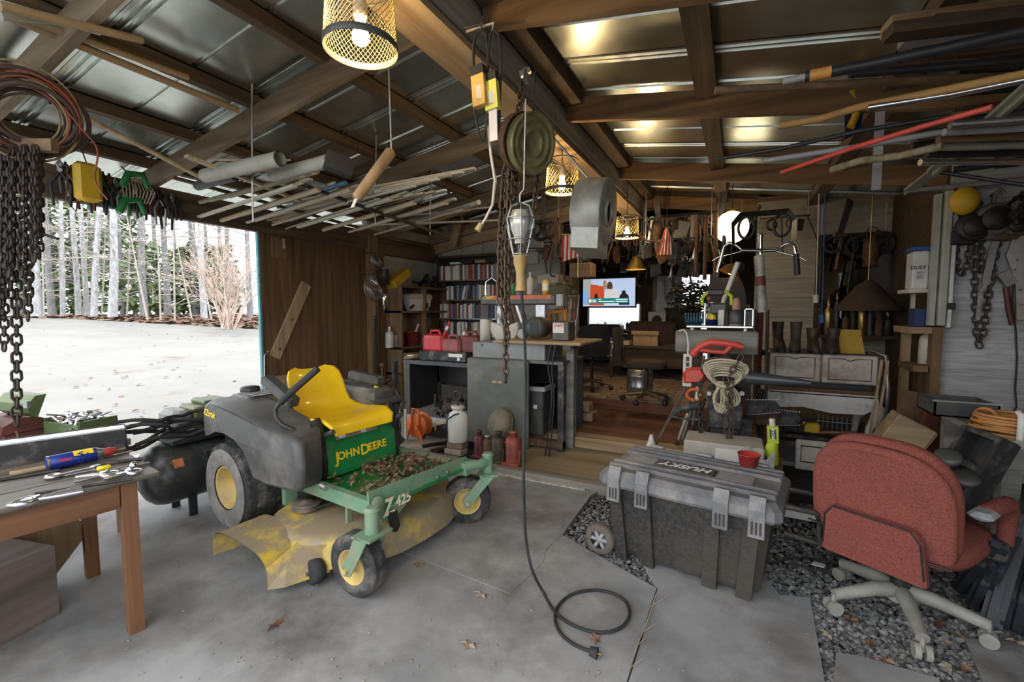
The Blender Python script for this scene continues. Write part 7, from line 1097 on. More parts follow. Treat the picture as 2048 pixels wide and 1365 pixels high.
one('rack_bracket', MB().beam(U(1868, 342, 2.7), U(2075, 160, 2.05), .07, .02, up=(0, .5, 1)).beam(U(1868, 342, 2.7), U(2075, 160, 2.05), .02, .07, up=(0, .5, 1)), ANG, 'large diagonal grey steel angle bracket of the right rack', 'bracket'); one('rack_bracket', MB().beam(U(1818, 381, 2.95), U(1878, 336, 2.68), .06, .015, up=(0, .5, 1)), ANG, 'short angle bracket at the left foot of the large bracket', 'bracket'); one('rack_strut', MB().cyl(U(1870, 343, 2.72), U(2060, 372, 2.5), .012, n=8), DKP, 'thin dark strut running right from the bracket foot', 'strut')
one('strap_hanger', MB().beam(U(1752, 380, 2.95), U(1757, 285, 2.9), .05, .008, up=ray(1755, 330)).beam(U(1757, 286, 2.9), V((U(1757, 286, 2.9).x, U(1757, 286, 2.9).y, rr(U(1757, 286, 2.9).x)+.22)), .05, .008, up=ray(1755, 330)), GREYP, 'thin metal strap hanging down from the right rack', 'strap')
random.seed(41)
for i in range(14): y = 20+i*24; x = 1880+random.uniform(-60, 60); bar('stacked_lumber', (x, y+8), (2075, y-14), random.uniform(.014, .03), (WBX, DKP, RUST, GREYD, WDX, IRON)[i % 6], ('brown', 'black', 'rusty', 'dark grey', 'dark wooden', 'iron')[i % 6]+' bar stacked deep in the right rack, %s from the top' % nth(i+1), 'bar', 2.72-.012*i, sq=i % 2 == 0).__setitem__('group', ('brown', 'black', 'rusty', 'dark grey', 'dark wooden', 'iron')[i % 6]+' bars deep in the right rack')
# =================================================================== BACK ROOM
RZ = .285; YT = YF-.12
tv = boxt(YT, 1166, 556, 1271, 613, .06); t = thing('television', 'wall mounted television showing a man in front of an orange panel', 'television', ((tv[0]+tv[1])/2, YT, tv[4])); I = wm(t); part(t, 'case', MB(I).bev(tv[0]-.03, tv[1]+.03, YT, YT+.06, tv[4]-.04, tv[5]+.03, .01), BLACKP)
def glow(n, c, e): return mat(n, c, emit=e)
W, Hh = tv[1]-tv[0], tv[5]-tv[4]
def scr(poly, m, lay, nm='screen_shape'): part(t, nm, MB(I).add([(tv[0]+u*W, YT-.002-.001*lay, tv[4]+v*Hh) for u, v in poly], [tuple(range(len(poly)))]), m)
scr([(0, 0), (1, 0), (1, 1), (0, 1)], glow('tv_pale_blue', (.52, .62, .85), .75), 0, 'screen'); scr([(0, .05), (.16, .05), (.16, 1), (0, 1)], glow('tv_grey', (.5, .52, .5), .6), 1); scr([(0, .1), (.08, .1), (.08, .6), (0, .55)], glow('tv_blue', (.2, .42, .8), .8), 2); scr([(.13, .03), (.42, .03), (.42, .72), (.15, .82)], glow('tv_orange', (.62, .09, .03), .7), 2); scr([(.22, .2), (.31, .2), (.29, .42), (.26, .48), (.23, .42)], glow('tv_dark', (.03, .02, .02), .5), 3)
scr([(.42, .06), (.70, .06), (.68, .5), (.6, .64), (.48, .62), (.43, .45)], glow('tv_shirt', (.62, .62, .58), .8), 3); scr([(.47, .62), (.57, .62), (.58, .72), (.56, .86), (.52, .9), (.48, .85), (.46, .72)], glow('tv_skin', (.10, .05, .035), .7), 4); scr([(.40, .6), (.45, .62), (.46, .9), (.43, .98), (.39, .88)], glow('tv_arm', (.42, .24, .13), .7), 4)
scr([(.70, .05), (.90, .05), (.88, .38), (.83, .46), (.82, .56), (.76, .56), (.75, .46), (.71, .36)], glow('tv_dark', (.03, .02, .02), .5), 4); scr([(.10, .11), (.88, .11), (.88, .29), (.10, .29)], glow('tv_teal', (.01, .22, .22), .8), 5, 'banner')
scr([(.12, .14), (.17, .14), (.17, .26), (.12, .26)], glow('tv_white', (.8, .85, .85), .9), 6); 
for u0, u1, v in ((.19, .26, .22), (.19, .27, .16), (.31, .36, .24), (.31, .62, .17), (.64, .86, .17), (.64, .86, .24)): scr([(u0, v-.015), (u1, v-.015), (u1, v+.02), (u0, v+.02)], glow('tv_white', (.8, .85, .85), .9), 6, 'banner_text')
part(t, 'wall_mount', MB(I).box(tv[0]+.4*W, tv[0]+.6*W, YT+.06, YF, tv[4]+.2, tv[5]-.2), IRON)
# plants and pots on the sill
random.seed(2)
for i in range(7): x = -3.1+i*.17; one('sill_ornament', MB().lathe([(0, 0), (.03, 0), (.035, .05+.03*(i % 3)), (.015, .08+.03*(i % 3)), (0, .1+.03*(i % 3))], 10, loc(x, YF-.02, 1.021)), (IRON, GREENP, REDD)[i % 3], ('black', 'green', 'red')[i % 3]+' ornament on the low window sill, '+names12[i]+' from the left', 'ornament')
# desks and machines below the window
def desk(name, x0, x1, y0, y1, z, mt, label):
    t = thing(name, label, 'desk', ((x0+x1)/2, (y0+y1)/2, RZ)); I = wm(t); part(t, 'top', MB(I).bev(x0, x1, y0, y1, z-.05, z, .008), mt)
    for x in (x0+.03, x1-.09):
        for y in (y0+.03, y1-.09): part(t, 'leg', MB(I).box(x, x+.06, y, y+.06, RZ, z-.05), mt)
    part(t, 'modesty_panel', MB(I).box(x0+.06, x1-.06, y0+.05, y0+.08, RZ+.2, z-.05), mt); return t
dx0, dx1 = AY(1215, 700, 7.7).x, AY(1400, 700, 7.7).x; zd = AY(1280, 692, 7.7).z; desk('big_dark_desk', dx0, dx1, 7.7, 8.5, zd, WDX, 'big dark desk in the middle of the back room')
desk('window_counter', -3.3, -1.9, 9.4, 9.95, AY(1200, 668, 9.4).z, WDX, 'dark counter below the low window'); zw = AY(1200, 668, 9.4).z
one('black_printer', MB().bev(-2.9, -2.2, 9.45, 9.85, zw, zw+.2, .03).box(-2.8, -2.3, 9.42, 9.45, zw+.03, zw+.1), BLACKP, 'black printer standing on the window counter', 'printer'); one('white_recorder', MB().bev(-2.75, -2.1, 9.41, 9.44, zw-.18, zw-.06, .005).box(-2.7, -2.15, 9.44, 9.5, zw-.17, zw-.07), GREYP, 'pale drawer front below the black printer', 'drawer')
bq = boxt(7.75, 1266, 664, 1316, 690, .25, zd); t = thing('cardboard_box', 'open brown cardboard box on the big dark desk', 'box', ((bq[0]+bq[1])/2, 7.87, zd)); I = wm(t); part(t, 'body', MB(I).box(bq[0], bq[1], 7.75, 8.0, zd, bq[5]-.03), CARD); part(t, 'flap', MB(I).box(bq[0]-.02, bq[1]+.02, 7.71, 7.75, bq[5]-.05, bq[5]+.01), CARD)
one('paper_bag', MB().loft([[(AY(1205, 690, 7.9).x, 7.75, zd+.002), (AY(1263, 690, 7.9).x, 7.75, zd+.002), (AY(1263, 690, 7.9).x, 8.1, zd+.002), (AY(1205, 690, 7.9).x, 8.1, zd+.002)], [(AY(1215, 690, 7.9).x, 7.8, zd+.04), (AY(1260, 690, 7.9).x, 7.8, zd+.07), (AY(1260, 690, 7.9).x, 8.05, zd+.07), (AY(1225, 690, 7.9).x, 8.05, zd+.05)]], sm=False), mat('crumpled_paper', (.45, .38, .28), .85, 0, .2, 15, .5), 'crumpled tan paper lying left of the cardboard box', 'paper')
sq_ = boxt(8.9, 1255, 644, 1352, 668, .4); t = thing('brown_sofa', 'brown sofa back behind the big dark desk', 'sofa', ((sq_[0]+sq_[1])/2, 9.1, RZ)); I = wm(t); part(t, 'back', MB(I).bev(sq_[0], sq_[1], 8.9, 9.15, RZ, sq_[5], .05), mat('brown_sofa_cloth', (.10, .06, .045), .9)); part(t, 'seat', MB(I).bev(sq_[0], sq_[1], 9.16, 9.7, RZ, RZ+.42, .05), mat('brown_sofa_cloth', (.10, .06, .045), .9)); part(t, 'arm', MB(I).bev(sq_[0]-.15, sq_[0]-.01, 8.9, 9.7, RZ, RZ+.6, .04), mat('brown_sofa_cloth', (.10, .06, .045), .9))
wq = boxt(9.9, 1330, 620, 1400, 645, .3); one('wooden_chest', MB().bev(wq[0], wq[1], 9.9, 10.3, RZ, wq[5], .01).bev(wq[0]-.02, wq[1]+.02, 9.88, 10.32, wq[5], wq[5]+.04, .008), WDX, 'dark wooden chest below the tall window', 'chest')
t = thing('dog_picture', 'white framed picture of a brown dog leaning by the white door', 'picture', AY(1312, 655, 9.7)); I = wm(t); pq = boxt(9.7, 1296, 624, 1332, 652, .03); part(t, 'board', MB(I).bev(*pq, .005), PAPER); part(t, 'dog_shape', MB(I).ball(((pq[0]+pq[1])/2, 9.69, pq[4]+.12), .1, 12, sc=(1, .08, 1)), mat('dog_brown', (.10, .05, .035), .8)); part(t, 'easel', MB(I).box(pq[0]+.1, pq[0]+.14, 9.74, 9.78, RZ, pq[4]), WDX)
one('guitar_cutout', MB().prism([(0, 0), (.14, .05), (.16, .25), (.08, .45), (.09, .75), (.02, .78), (.0, .5), (-.1, .3), (-.08, .08)], .02, face((AY(1318, 650, 10.2).x, 10.25, AY(1318, 632, 10.2).z), (1, 0, 0), (0, 0, 1))), PAPER, 'white paper cutout leaning on the white door', 'cutout')
# office chairs
def task_chair(px, py, label, rz, back, Y, col):
    p = G(px, py, RZ); t = thing('task_chair', label, 'chair', (p.x, p.y, RZ), rz)
    for k in range(5): a = 2*math.pi*k/5+.3; lg = part(t, 'base_leg', MB().tube([(0, 0, .13), (.28*math.cos(a), .28*math.sin(a), .085)], [.028, .02], 8), mat('tan_base', (.20, .14, .08), .4, .4)); part(lg, 'caster', MB().ball((.29*math.cos(a), .29*math.sin(a), .038), .038, 10), BLACKP)
    part(t, 'column', MB().cyl((0, 0, .1), (0, 0, .44), .025, n=10), col); part(t, 'seat', MB().loft([sq(.2, .2, .44), sq(.25, .24, .46), sq(.25, .24, .5), sq(.2, .19, .53)]), back); part(t, 'backrest', MB(loc(0, .25, 0) @ rot(x=-8)).loft([[(x, y, z) for x, y in ((-.22*k, -.03), (.22*k, -.03), (.22*k, .03), (-.22*k, .03))] for z, k in ((.52, .85), (.62, 1), (.86, 1), (.95, .8))], sm=False), back); part(t, 'back_support', MB().tube([(0, .05, .42), (0, .28, .44), (0, .29, .7)], .02, 8), BLACKP)
    return t
c1 = task_chair(1183, 778, 'black vinyl task chair on a tan base by the saw table', 200, mat('black_vinyl', (.02, .02, .022), .25), 7, IRON)
for s in (-1, 1): part(c1, 'arm', MB().tube([(s*.27, .12, .5), (s*.29, .1, .68), (s*.29, -.12, .68), (s*.27, -.15, .5)], .014, 8), CHROME)
task_chair(1292, 805, 'dark tweed task chair with a high narrow back beside the desk', 95, mat('dark_tweed', (.045, .035, .026), .95, 0, .3, 60, .3), 7, IRON)
p = G(1272, 795, RZ); one('metal_keg', MB().lathe([(0, 0), (.17, 0), (.18, .03), (.18, .09), (.185, .1), (.18, .11), (.18, .24), (.185, .25), (.18, .26), (.17, .33), (.1, .36), (0, .36)], 22, loc(p.x-.02, p.y+.35, RZ)), STEEL, 'short ribbed steel keg behind the tweed chair', 'keg')
for i in range(2): x0, y0 = AY(1122, 820, 5.1).x, 5.0+.0*i; one('short_timber', MB().bev(x0-.02, x0+.42-.05*i, 5.0+.02*i, 5.2+.02*i, .156+.1*i, .252+.1*i, .008), WLX, ('lower', 'upper')[i]+' short pale timber stacked on the left of the step', 'timber')
# stone pier beside the saw table
pr = struct('trim_1', B(-2.72, -2.42, YB-.9, YB+.2, 0, 2.0), mat('pier_mortar', (.2, .18, .15), .9), 'rough stone pier'); random.seed(6)
for j in range(9):
    for i in range(3): part(pr, 'stone', MB().bev(-2.74, -2.40, YB-.92+i*.31+(.1 if j % 2 else 0), YB-.66+i*.31+(.1 if j % 2 else 0), .3+j*.19, .47+j*.19, .03), mat('stone_%d' % ((i+j) % 3), ((.34, .31, .27), (.28, .25, .22), (.38, .35, .31))[(i+j) % 3], .9, 0, .25, 9, .4))
# cables hanging beside the cabinet
for i, pts in enumerate(([(1103, 690), (1096, 730), (1104, 790), (1098, 860), (1090, 930), (1110, 955), (1125, 946)], [(1112, 690), (1104, 735), (1108, 800), (1103, 870), (1095, 940)])): one('loose_cable', MB().tube(smooth([AY(x, y, 3.95) for x, y in pts]), .007, 6), BLACKP, ('black cable with a plug end trailing down beside the cabinet', 'second black cable hanging beside the cabinet')[i], 'cable')
# flag
fa = AY(1124, 470, 5.2); fl = thing('small_flag', 'small striped flag with a blue star field hanging under the beam', 'flag', AY(1143, 525, 5.2)); I = wm(fl); FR = mat('flag_red', (.42, .04, .04), .8); FW_ = mat('flag_white', (.62, .55, .48), .8); FB = mat('flag_blue', (.02, .03, .12), .8)
for k in range(9):
    x0, x1 = 1125+k*37/9, 1125+(k+1)*37/9; y0 = 470 if k < 4 else 497
    part(fl, 'stripe', MB(I).add([AY(x0, y0, 5.2+.015*math.sin(k)), AY(x1, y0, 5.2+.015*math.sin(k+1)), AY(x1-1.5, 524-k*1.4, 5.2+.015*math.sin(k+1)), AY(x0-1.5, 524-k*1.4, 5.2+.015*math.sin(k))], [(0, 1, 2, 3)]), FR if k % 2 == 0 else FW_)
part(fl, 'star_field', MB(I).add([AY(1141, 470, 5.2), AY(1162, 470, 5.2), AY(1162, 497, 5.2), AY(1141, 497, 5.2)], [(0, 1, 2, 3)]), FB)
for i in range(5):
    for j in range(5): p = AY(1144+i*3.8, 473+j*5, 5.192); part(fl, 'star', MB(I).cyl(p, p+V((0, .004, 0)), .008, n=5), FW_)
part(fl, 'hang_wire', MB(I).cyl(AY(1143, 469, 5.2), V((AY(1143, 469, 5.2).x, 5.2, rl(AY(1143, 469, 5.2).x)+.2)), .004, n=5), IRON); part(fl, 'staff', MB(I).cyl(AY(1122, 469, 5.2), AY(1164, 469, 5.2), .008, n=6), BRASS)
# glowing globes and bulbs
GLO = mat('globe_glow', (1, .80, .48), emit=3.2)
def globe(px, py, k, r, label, sc=(1, 1, 1)):
    p = U(px, py, k); t = thing('globe_lamp', label, 'lamp', p-V((0, 0, r))); part(t, 'globe', MB().ball((0, 0, r), r, 24, None, sc), GLO); part(t, 'cap', MB().lathe([(0, 2*r+.03), (.05, 2*r+.02), (.06, 2*r-.01), (.0, 2*r-.01)], 14), BRASS); part(t, 'cord', MB().cyl((0, 0, 2*r), (0, 0, 2*r+.35), .006, n=6), BLACKP)
globe(1463, 455, 5.7, .20, 'large glowing paper globe lamp behind the bicycle basket'); globe(1183, 470, 6.2, .19, 'glowing round lamp half hidden behind the blower housing')
def bare(px, py, k, label, e): p = U(px, py, k); t = thing('small_lamp', label, 'lamp', p); part(t, 'bulb', MB().ball((0, 0, 0), .04, 12), mat('bare_bulb', (1, .75, .4), emit=e)); part(t, 'socket', MB().cyl((0, 0, .03), (0, 0, .12), .025, n=10), BRASS); part(t, 'shade_wire', MB().lathe([(.05, .12), (.14, -.05), (.15, -.07)], 12), BRASS); part(t, 'cord', MB().cyl((0, 0, .12), (0, 0, .6), .005, n=5), BLACKP)
bare(1272, 530, 6.6, 'small bright lamp among the hanging tools above the television', 220)
# dark bushy bundle before the window
random.seed(13); p = U(1383, 597, 6.4); m = MB()
for k in range(1500):
    d = V((random.gauss(0, 1), random.gauss(0, 1), random.gauss(0, 1))).normalized()*random.random()**.4*.30; s = random.uniform(.02, .05); m.add([(-s, 0, 0), (0, -s*.4, 0), (s, 0, 0), (0, s*.4, 0)], [(0, 1, 2, 3)], m=loc(p+V((d.x*1.15, d.y, d.z*.9))) @ rot(random.uniform(0, 360), random.uniform(0, 180), 0))
m.tube([p+V((0, 0, .2)), p+V((-.1, 0, .6)), p+V((-.1, 0, 1.0))], .015, 6); one('dark_bush_bundle', m, mat('black_foliage', (.02, .02, .018), .8), 'dark bushy bundle hanging in front of the tall window', 'bundle')
# hanging tools below the ceilings of the back room
def hm_saw(m): m.prism([(0, 0), (.06, -.02), (.12, .42), (.04, .45)], .006).tube([(.0, .0, 0), (-.02, -.08, 0), (.05, -.12, 0), (.07, -.02, 0)], .014, 6)
def hm_ham(m): m.cyl((0, 0, 0), (0, -.32, 0), .014, n=6).cyl((-.07, 0, 0), (.06, 0, 0), .022, n=8).cyl((.06, 0, 0), (.11, -.03, 0), .014, .006, n=6)
def hm_wr(m): m.beam((0, 0, 0), (0, -.3, 0), .03, .012).tube([(-.04, -.36, 0), (-.03, -.31, 0), (.03, -.31, 0), (.04, -.36, 0)], .014, 6).torus((0, .02, 0), .03, .01, (0, 0, 1), 14, 6)
def hm_pul(m): m.torus((0, -.08, 0), .08, .02, (0, 0, 1), 18, 6).cyl((0, -.08, -.03), (0, -.08, .03), .03, n=10).beam((0, .03, 0), (0, -.2, 0), .03, .02)
def hm_lan(m): m.lathe([(0, 0), (.06, 0), (.05, .05), (.065, .08), (.065, .2), (.04, .26), (0, .27)], 12, rot(x=-90) @ loc(0, 0, -.3)).torus((0, -.0, 0), .06, .005, (0, 0, 1), 14, 5)
def hm_shoe(m): m.tube([(.07*math.cos(a), -.1+.09*math.sin(a), 0) for a in (math.pi*(-.2+1.4*i/14) for i in range(15))], .013, 5)
def hm_bar(m): m.cyl((0, 0, 0), (.05, -.6, 0), .014, n=6).tube([(.05, -.6, 0), (.08, -.66, 0), (.14, -.66, 0)], .014, 6)
def hm_leath(m): m.prism([(-.05, 0), (.06, .01), (.10, -.15), (.07, -.32), (0, -.38), (-.08, -.28), (-.09, -.12)], .02)
def hm_box(m): m.bev(-.09, .09, -.3, -.05, -.05, .05, .01).cyl((0, -.05, 0), (0, .05, 0), .006, n=5)
def hm_coil(m):
    for k in range(4): m.torus((0, -.12, .01*k), .11-.008*k, .008, (.1*k, 0, 1), 18, 5)
kinds = [(hm_saw, 'hand_saw', 'dull hand saw', 'saw', GREYD), (hm_ham, 'claw_hammer', 'dark claw hammer', 'hammer', WBZ), (hm_wr, 'big_wrench', 'steel wrench', 'wrench', STEEL), (hm_pul, 'block_pulley', 'rusty block pulley', 'pulley', RUST), (hm_lan, 'oil_lantern', 'old oil lantern', 'lantern', RUST), (hm_shoe, 'horseshoe', 'iron horseshoe', 'horseshoe', IRON), (hm_bar, 'crow_bar', 'long dark crowbar', 'crowbar', IRON), (hm_leath, 'leather_flap', 'brown leather piece', 'leather', mat('old_leather', (.16, .085, .045), .8, 0, .3, 12, .15)), (hm_box, 'metal_box', 'small dark metal box', 'box', GREYD), (hm_coil, 'wire_ring', 'ring of dark wire', 'wire', IRON)]
protos = []
for fn, nm, lb, ct, mt in kinds: m = MB(rot(x=90)); fn(m); me = m.mesh(nm); me.materials.append(mt); protos.append((me, nm, lb, ct))
random.seed(77)
ordw = ('1st', '2nd', '3rd', '4th', '5th', '6th', '7th', '8th', '9th', '10th', '11th', '12th', '13th', '14th', '15th', '16th', '17th', '18th', '19th', '20th')
def tool_rail(nm, Y, x0, x1, py, n, s0, s1, ztop):  # rod and end hangers added as a support; the tools hung from nothing
    z = AY((x0+x1)/2, py, Y).z; xa, xb = AY(x0, py, Y).x, AY(x1, py, Y).x
    r = thing('tool_rail', 'thin iron rod added to hold up hand tools, '+nm, 'rail', (xa, Y, z)); part(r, 'rod', MB().cyl((0, 0, 0), (xb-xa, 0, 0), .012, n=8), IRON)
    for x in (.02, (xb-xa)-.02): part(r, 'hanger', MB().cyl((x, 0, 0), (x, 0, ztop-z), .006, n=5), STEEL)
    for i in range(n):
        me, k, lb, ct = protos[random.choice((0, 1, 1, 2, 2, 3, 3, 4, 5, 5, 6, 7, 8, 9, 9))]; o = bpy.data.objects.new(k, me); COL.objects.link(o); s = random.uniform(s0, s1); o.scale = (s,)*3
        o.location = (xa+(xb-xa)*(i+.5+random.uniform(-.3, .3))/n, Y+random.uniform(-.012, .012), z-.01); o.rotation_euler = (random.uniform(-.1, .1), random.uniform(-.35, .35), random.uniform(-.6, .6)); tag(o, '%s, %s from the left on the rod %s' % (lb, ordw[i], nm), ct, 'tools on the rod '+nm)
zr_ = lambda Y: 2.90 if Y > 7.3 else 3.1
tool_rail('low before the tool cluster', 6.35, 1288, 1425, 478, 14, .65, 1.05, 3.06); tool_rail('high before the tool cluster', 6.6, 1288, 1440, 434, 15, .7, 1.1, 3.05); tool_rail('amid the tool cluster', 6.9, 1290, 1440, 455, 16, .8, 1.2, 3.05); tool_rail('deep in the tool cluster', 7.5, 1290, 1440, 486, 16, .8, 1.2, 2.9); tool_rail('behind the tool cluster', 8.2, 1285, 1420, 520, 14, .7, 1.0, 2.9)
tool_rail('above the television', 8.6, 1150, 1290, 520, 16, .6, .95, 2.9); tool_rail('above the low window', 7.6, 1130, 1285, 495, 16, .6, 1.0, 2.9); tool_rail('under the ridge beam end', 6.9, 1190, 1290, 478, 9, .6, .9, 3.0)
tool_rail('beside the small flag', 5.6, 1066, 1120, 440, 8, .8, 1.2, 3.3); tool_rail('behind the small flag', 6.4, 1072, 1190, 482, 11, .8, 1.1, 3.3); tool_rail('across the mirror top', 6.95, 1640, 1775, 468, 13, .9, 1.4, 2.75); tool_rail('by the bicycle basket', 6.7, 1480, 1620, 436, 9, .5, .8, 2.9)
t = thing('tassel_hanger', 'pink striped windsock tassel hanging in the tool cluster', 'tassel', AY(1332, 510, 6.2)); part(t, 'hang_wire', MB().cyl((0, 0, .37), (0, 0, rr(AY(1332, 510, 6.2).x)+.22-AY(1332, 510, 6.2).z), .004, n=5), IRON)
for k in range(8): part(t, 'ribbon', MB().tube([(0, 0, .38), (-.05+.014*k, .01*(k % 3), .2), (-.09+.022*k, 0, .0)], .012, 5), (FR, FW_)[k % 2])
for i, (x, y0, y1) in enumerate(((1412, 440, 560), (1432, 425, 600), (1450, 440, 520), (1395, 430, 545))): one('hanging_pipe', MB().cyl(AY(x, y0, 6.3), AY(x-3, y1, 6.3), .025, n=8), (RUST, WBZ, IRON, RUST)[i], ('rusty pipe hanging left of the globe lamp', 'brown pole hanging just left of the globe lamp', 'black pipe hanging across the globe lamp', 'rusty pole deepest in the tool cluster')[i], 'pipe')
for i, x in enumerate((1636, 1648)): one('hanging_string', MB().cyl(V((AY(x, 430, 6.5).x, 6.5, rr(AY(x, 430, 6.5).x)+.2)), AY(x-4, 600+i*40, 6.5), .006, n=5).cyl(AY(x-4, 590+i*40, 6.5), AY(x-4, 606+i*40, 6.5), .03, n=8), (WHITEP, BLUEP)[i], ('white string with a weight hanging before the mirror', 'string with a blue plastic weight hanging before the mirror')[i], 'string')
bq = boxt(6.0, 1138, 525, 1182, 556, .25); t = thing('hanging_case', 'brown wooden case hanging below the small flag', 'case', ((bq[0]+bq[1])/2, 6.1, bq[4])); I = wm(t); part(t, 'case', MB(I).bev(*bq, .01), WBX); part(t, 'strap', MB(I).box((bq[0]+bq[1])/2-.03, (bq[0]+bq[1])/2-.02, 5.99, 6.0, bq[4], bq[5]+.2), BRASS); part(t, 'hang_wire', MB(I).cyl(((bq[0]+bq[1])/2, 6.1, bq[5]), ((bq[0]+bq[1])/2, 6.1, rl((bq[0]+bq[1])/2)+.2), .005, n=5), IRON)
# =================================================================== OUTSIDE
def gz(x): return -.03+max(0, min(1, (-x-9)/18))*1.12
gr_ = bpy.data.objects['ground']
m = MB().grid(lambda u, v: (-5.4-64*u, -45+105*v, gz(-5.4-64*u)), 40, 4); hl = struct('ground_rise', m, FIELD, 'field rising gently to the tree line')
PALEB = mat('pale_bark', (.44, .445, .46), .9, 0, .35, 12, .3, st=(1, 1, .3)); GRYB = mat('grey_bark', (.22, .215, .22), .9, 0, .35, 12, .3, st=(1, 1, .3)); PINE = mat('pine_green', (.085, .14, .05), .8, 0, col2=(.19, .26, .11), scale=8, bump=0); TWIG = mat('pale_twig', (.44, .40, .36), .9, 0, .2, 12, .1)
def limb(m, p, d, L, r, depth, rg, spread=.6, n=4):
    q = p+d*L; m.tube([p, p.lerp(q, .5)+V((rg.uniform(-.05, .05)*L, rg.uniform(-.05, .05)*L, 0)), q], [r, r*.8, r*.55], n, cap=False)
    if depth:
        for k in range(rg.choice((2, 3, 3))):
            dd = (d+V((rg.gauss(0, spread), rg.gauss(0, spread), rg.gauss(.1, spread*.7)))).normalized(); limb(m, p.lerp(q, rg.uniform(.55, 1)), dd, L*rg.uniform(.55, .8), r*.5, depth-1, rg, spread, 3)
def at_tree(px, k): 
    p = U(px, 620, k); p.z = gz(p.x)-.05; return p
ords = ('1st', '2nd', '3rd', '4th', '5th', '6th', '7th', '8th', '9th', '10th', '11th', '12th', '13th', '14th', '15th', '16th', '17th', '18th', '19th', '20th')
rg = random.Random(55)
for i, (px, k, r, lean, mt) in enumerate(((20, 21, .16, 0, PALEB), (72, 21, .21, .02, PALEB), (104, 25, .16, 0, GRYB), (125, 22, .09, .05, PALEB), (157, 23, .12, 0, PALEB), (174, 24, .12, 0, PALEB), (187, 22, .13, .11, PALEB), (224, 21.5, .17, .07, PALEB), (246, 27, .15, 0, GRYB), (288, 23, .16, .02, GRYB), (316, 28, .13, 0, GRYB), (335, 26, .17, 0, GRYB), (392, 28, .2, 0, GRYB), (408, 24, .14, 0, PALEB), (455, 27, .14, .03, GRYB), (500, 26, .14, 0, GRYB))):
    p = at_tree(px, k); t = thing('forest_tree', '%s trunk of the tree line counted from the left frame edge' % (('pale' if mt is PALEB else 'grey')+' '+ords[i]), 'tree', p, 0, 'trees at the forest edge'); h = 12
    d = _R*lean+V((0, 0, 1)); m = MB(); m.tube([V((0, 0, 0)), d*2+_R*.06*rg.uniform(-1, 1), d*5, d*h], [r*1.25, r, r*.85, r*.5], 8); part(t, 'trunk', m, mt); m2 = MB()
    for j in range(9): a = rg.uniform(0, 6.28); limb(m2, d*rg.uniform(2, 8), V((math.cos(a), math.sin(a), rg.uniform(-.1, .5))).normalized(), rg.uniform(.8, 1.6), .03, 2, rg)
    part(t, 'branches', m2, TWIG if mt is PALEB else mt)['kind'] = 'stuff'
for i in range(12):
    px = 40+i*38+rg.uniform(-15, 15); p = at_tree(px, rg.uniform(27, 34)); t = thing('evergreen_tree', 'green evergreen behind the bare trunks, %s from the left' % ords[i], 'tree', p, 0, 'evergreens behind the tree line'); part(t, 'trunk', MB().cyl((0, 0, 0), (0, 0, 9), .16, .05, n=7), GRYB); m = MB(); hi_ = 8 if i < 7 else 4.5
    for j in range(420):
        z = rg.uniform(.3, hi_); R1 = (1-z/(hi_+1.5))*2.2*rg.random()**.5; a = rg.uniform(0, 6.28); s = rg.uniform(.18, .42); m.add([(-s, 0, 0), (0, -s*.45, -.08), (s, 0, -.05), (0, s*.45, .05)], [(0, 1, 2, 3)], m=loc(R1*math.cos(a), R1*math.sin(a), z) @ rot(rg.uniform(0, 360), rg.uniform(-40, 40), rg.uniform(-40, 40)))
    part(t, 'foliage', m, PINE)
for i in range(12):
    px = 95+i*33+rg.uniform(-12, 12); p = at_tree(px, rg.uniform(20.5, 24)); t = thing('bare_sapling', 'thin bare sapling before the trunks, %s from the left' % ords[i], 'tree', p, 0, 'saplings at the forest edge'); m = MB(); ln = rg.uniform(-.25, .25)
    m.tube([V((0, 0, 0)), _R*ln*1.5+V((0, 0, 2.2)), _R*ln*3.5+V((0, 0, 5.5))], [.045, .035, .012], 5)
    for j in range(9): a = rg.uniform(0, 6.28); z = rg.uniform(.8, 4.6); limb(m, _R*ln*z*.66+V((0, 0, z)), V((math.cos(a), math.sin(a), rg.uniform(-.1, .5))).normalized(), rg.uniform(.7, 1.3), .02, 2, rg)
    part(t, 'stem_and_twigs', m, TWIG)
p = at_tree(455, 19.5); t = thing('bare_shrub', 'large bare shrub with pale pinkish twigs at the right of the opening', 'shrub', p); t.scale = (1.5, 1.5, 1.45); m = MB(); SHR = mat('pink_twig', (.62, .50, .43), .9, 0, .2, 10, .1)
for j in range(24): a = rg.uniform(0, 6.28); limb(m, V((rg.uniform(-.15, .15), rg.uniform(-.15, .15), 0)), V((math.cos(a)*.45, math.sin(a)*.45, 1)).normalized(), rg.uniform(1.0, 1.5), .028, 3, rg, .4)
part(t, 'twigs', m, SHR); m = MB()
for j in range(700): a = rg.uniform(0, 6.28); z = rg.uniform(1.2, 3.4); R1 = rg.random()**.5*1.5; s = rg.uniform(.02, .05); m.add([(-s, 0, 0), (0, -s*.5, 0), (s, 0, 0), (0, s*.5, 0)], [(0, 1, 2, 3)], m=loc(R1*math.cos(a), R1*math.sin(a), z) @ rot(rg.uniform(0, 360), rg.uniform(0, 90), 0))
part(t, 'withered_leaves', m, mat('tan_pink_leaf', (.50, .33, .25), .9))
LIT = mat('leaf_litter', (.19, .11, .075), .95, 0, .4, 6, .3); m = MB()
for j in range(3500): 
    px = rg.uniform(-20, 520); k = rg.uniform(20, 30); q = at_tree(px, k); s = rg.uniform(.1, .3); m.add([(-s, 0, 0), (0, -s*.6, 0), (s, 0, .04), (0, s*.6, .05)], [(0, 1, 2, 3)], m=loc(q+V((0, 0, .07))) @ rot(rg.uniform(0, 360), rg.uniform(-20, 20), 0))
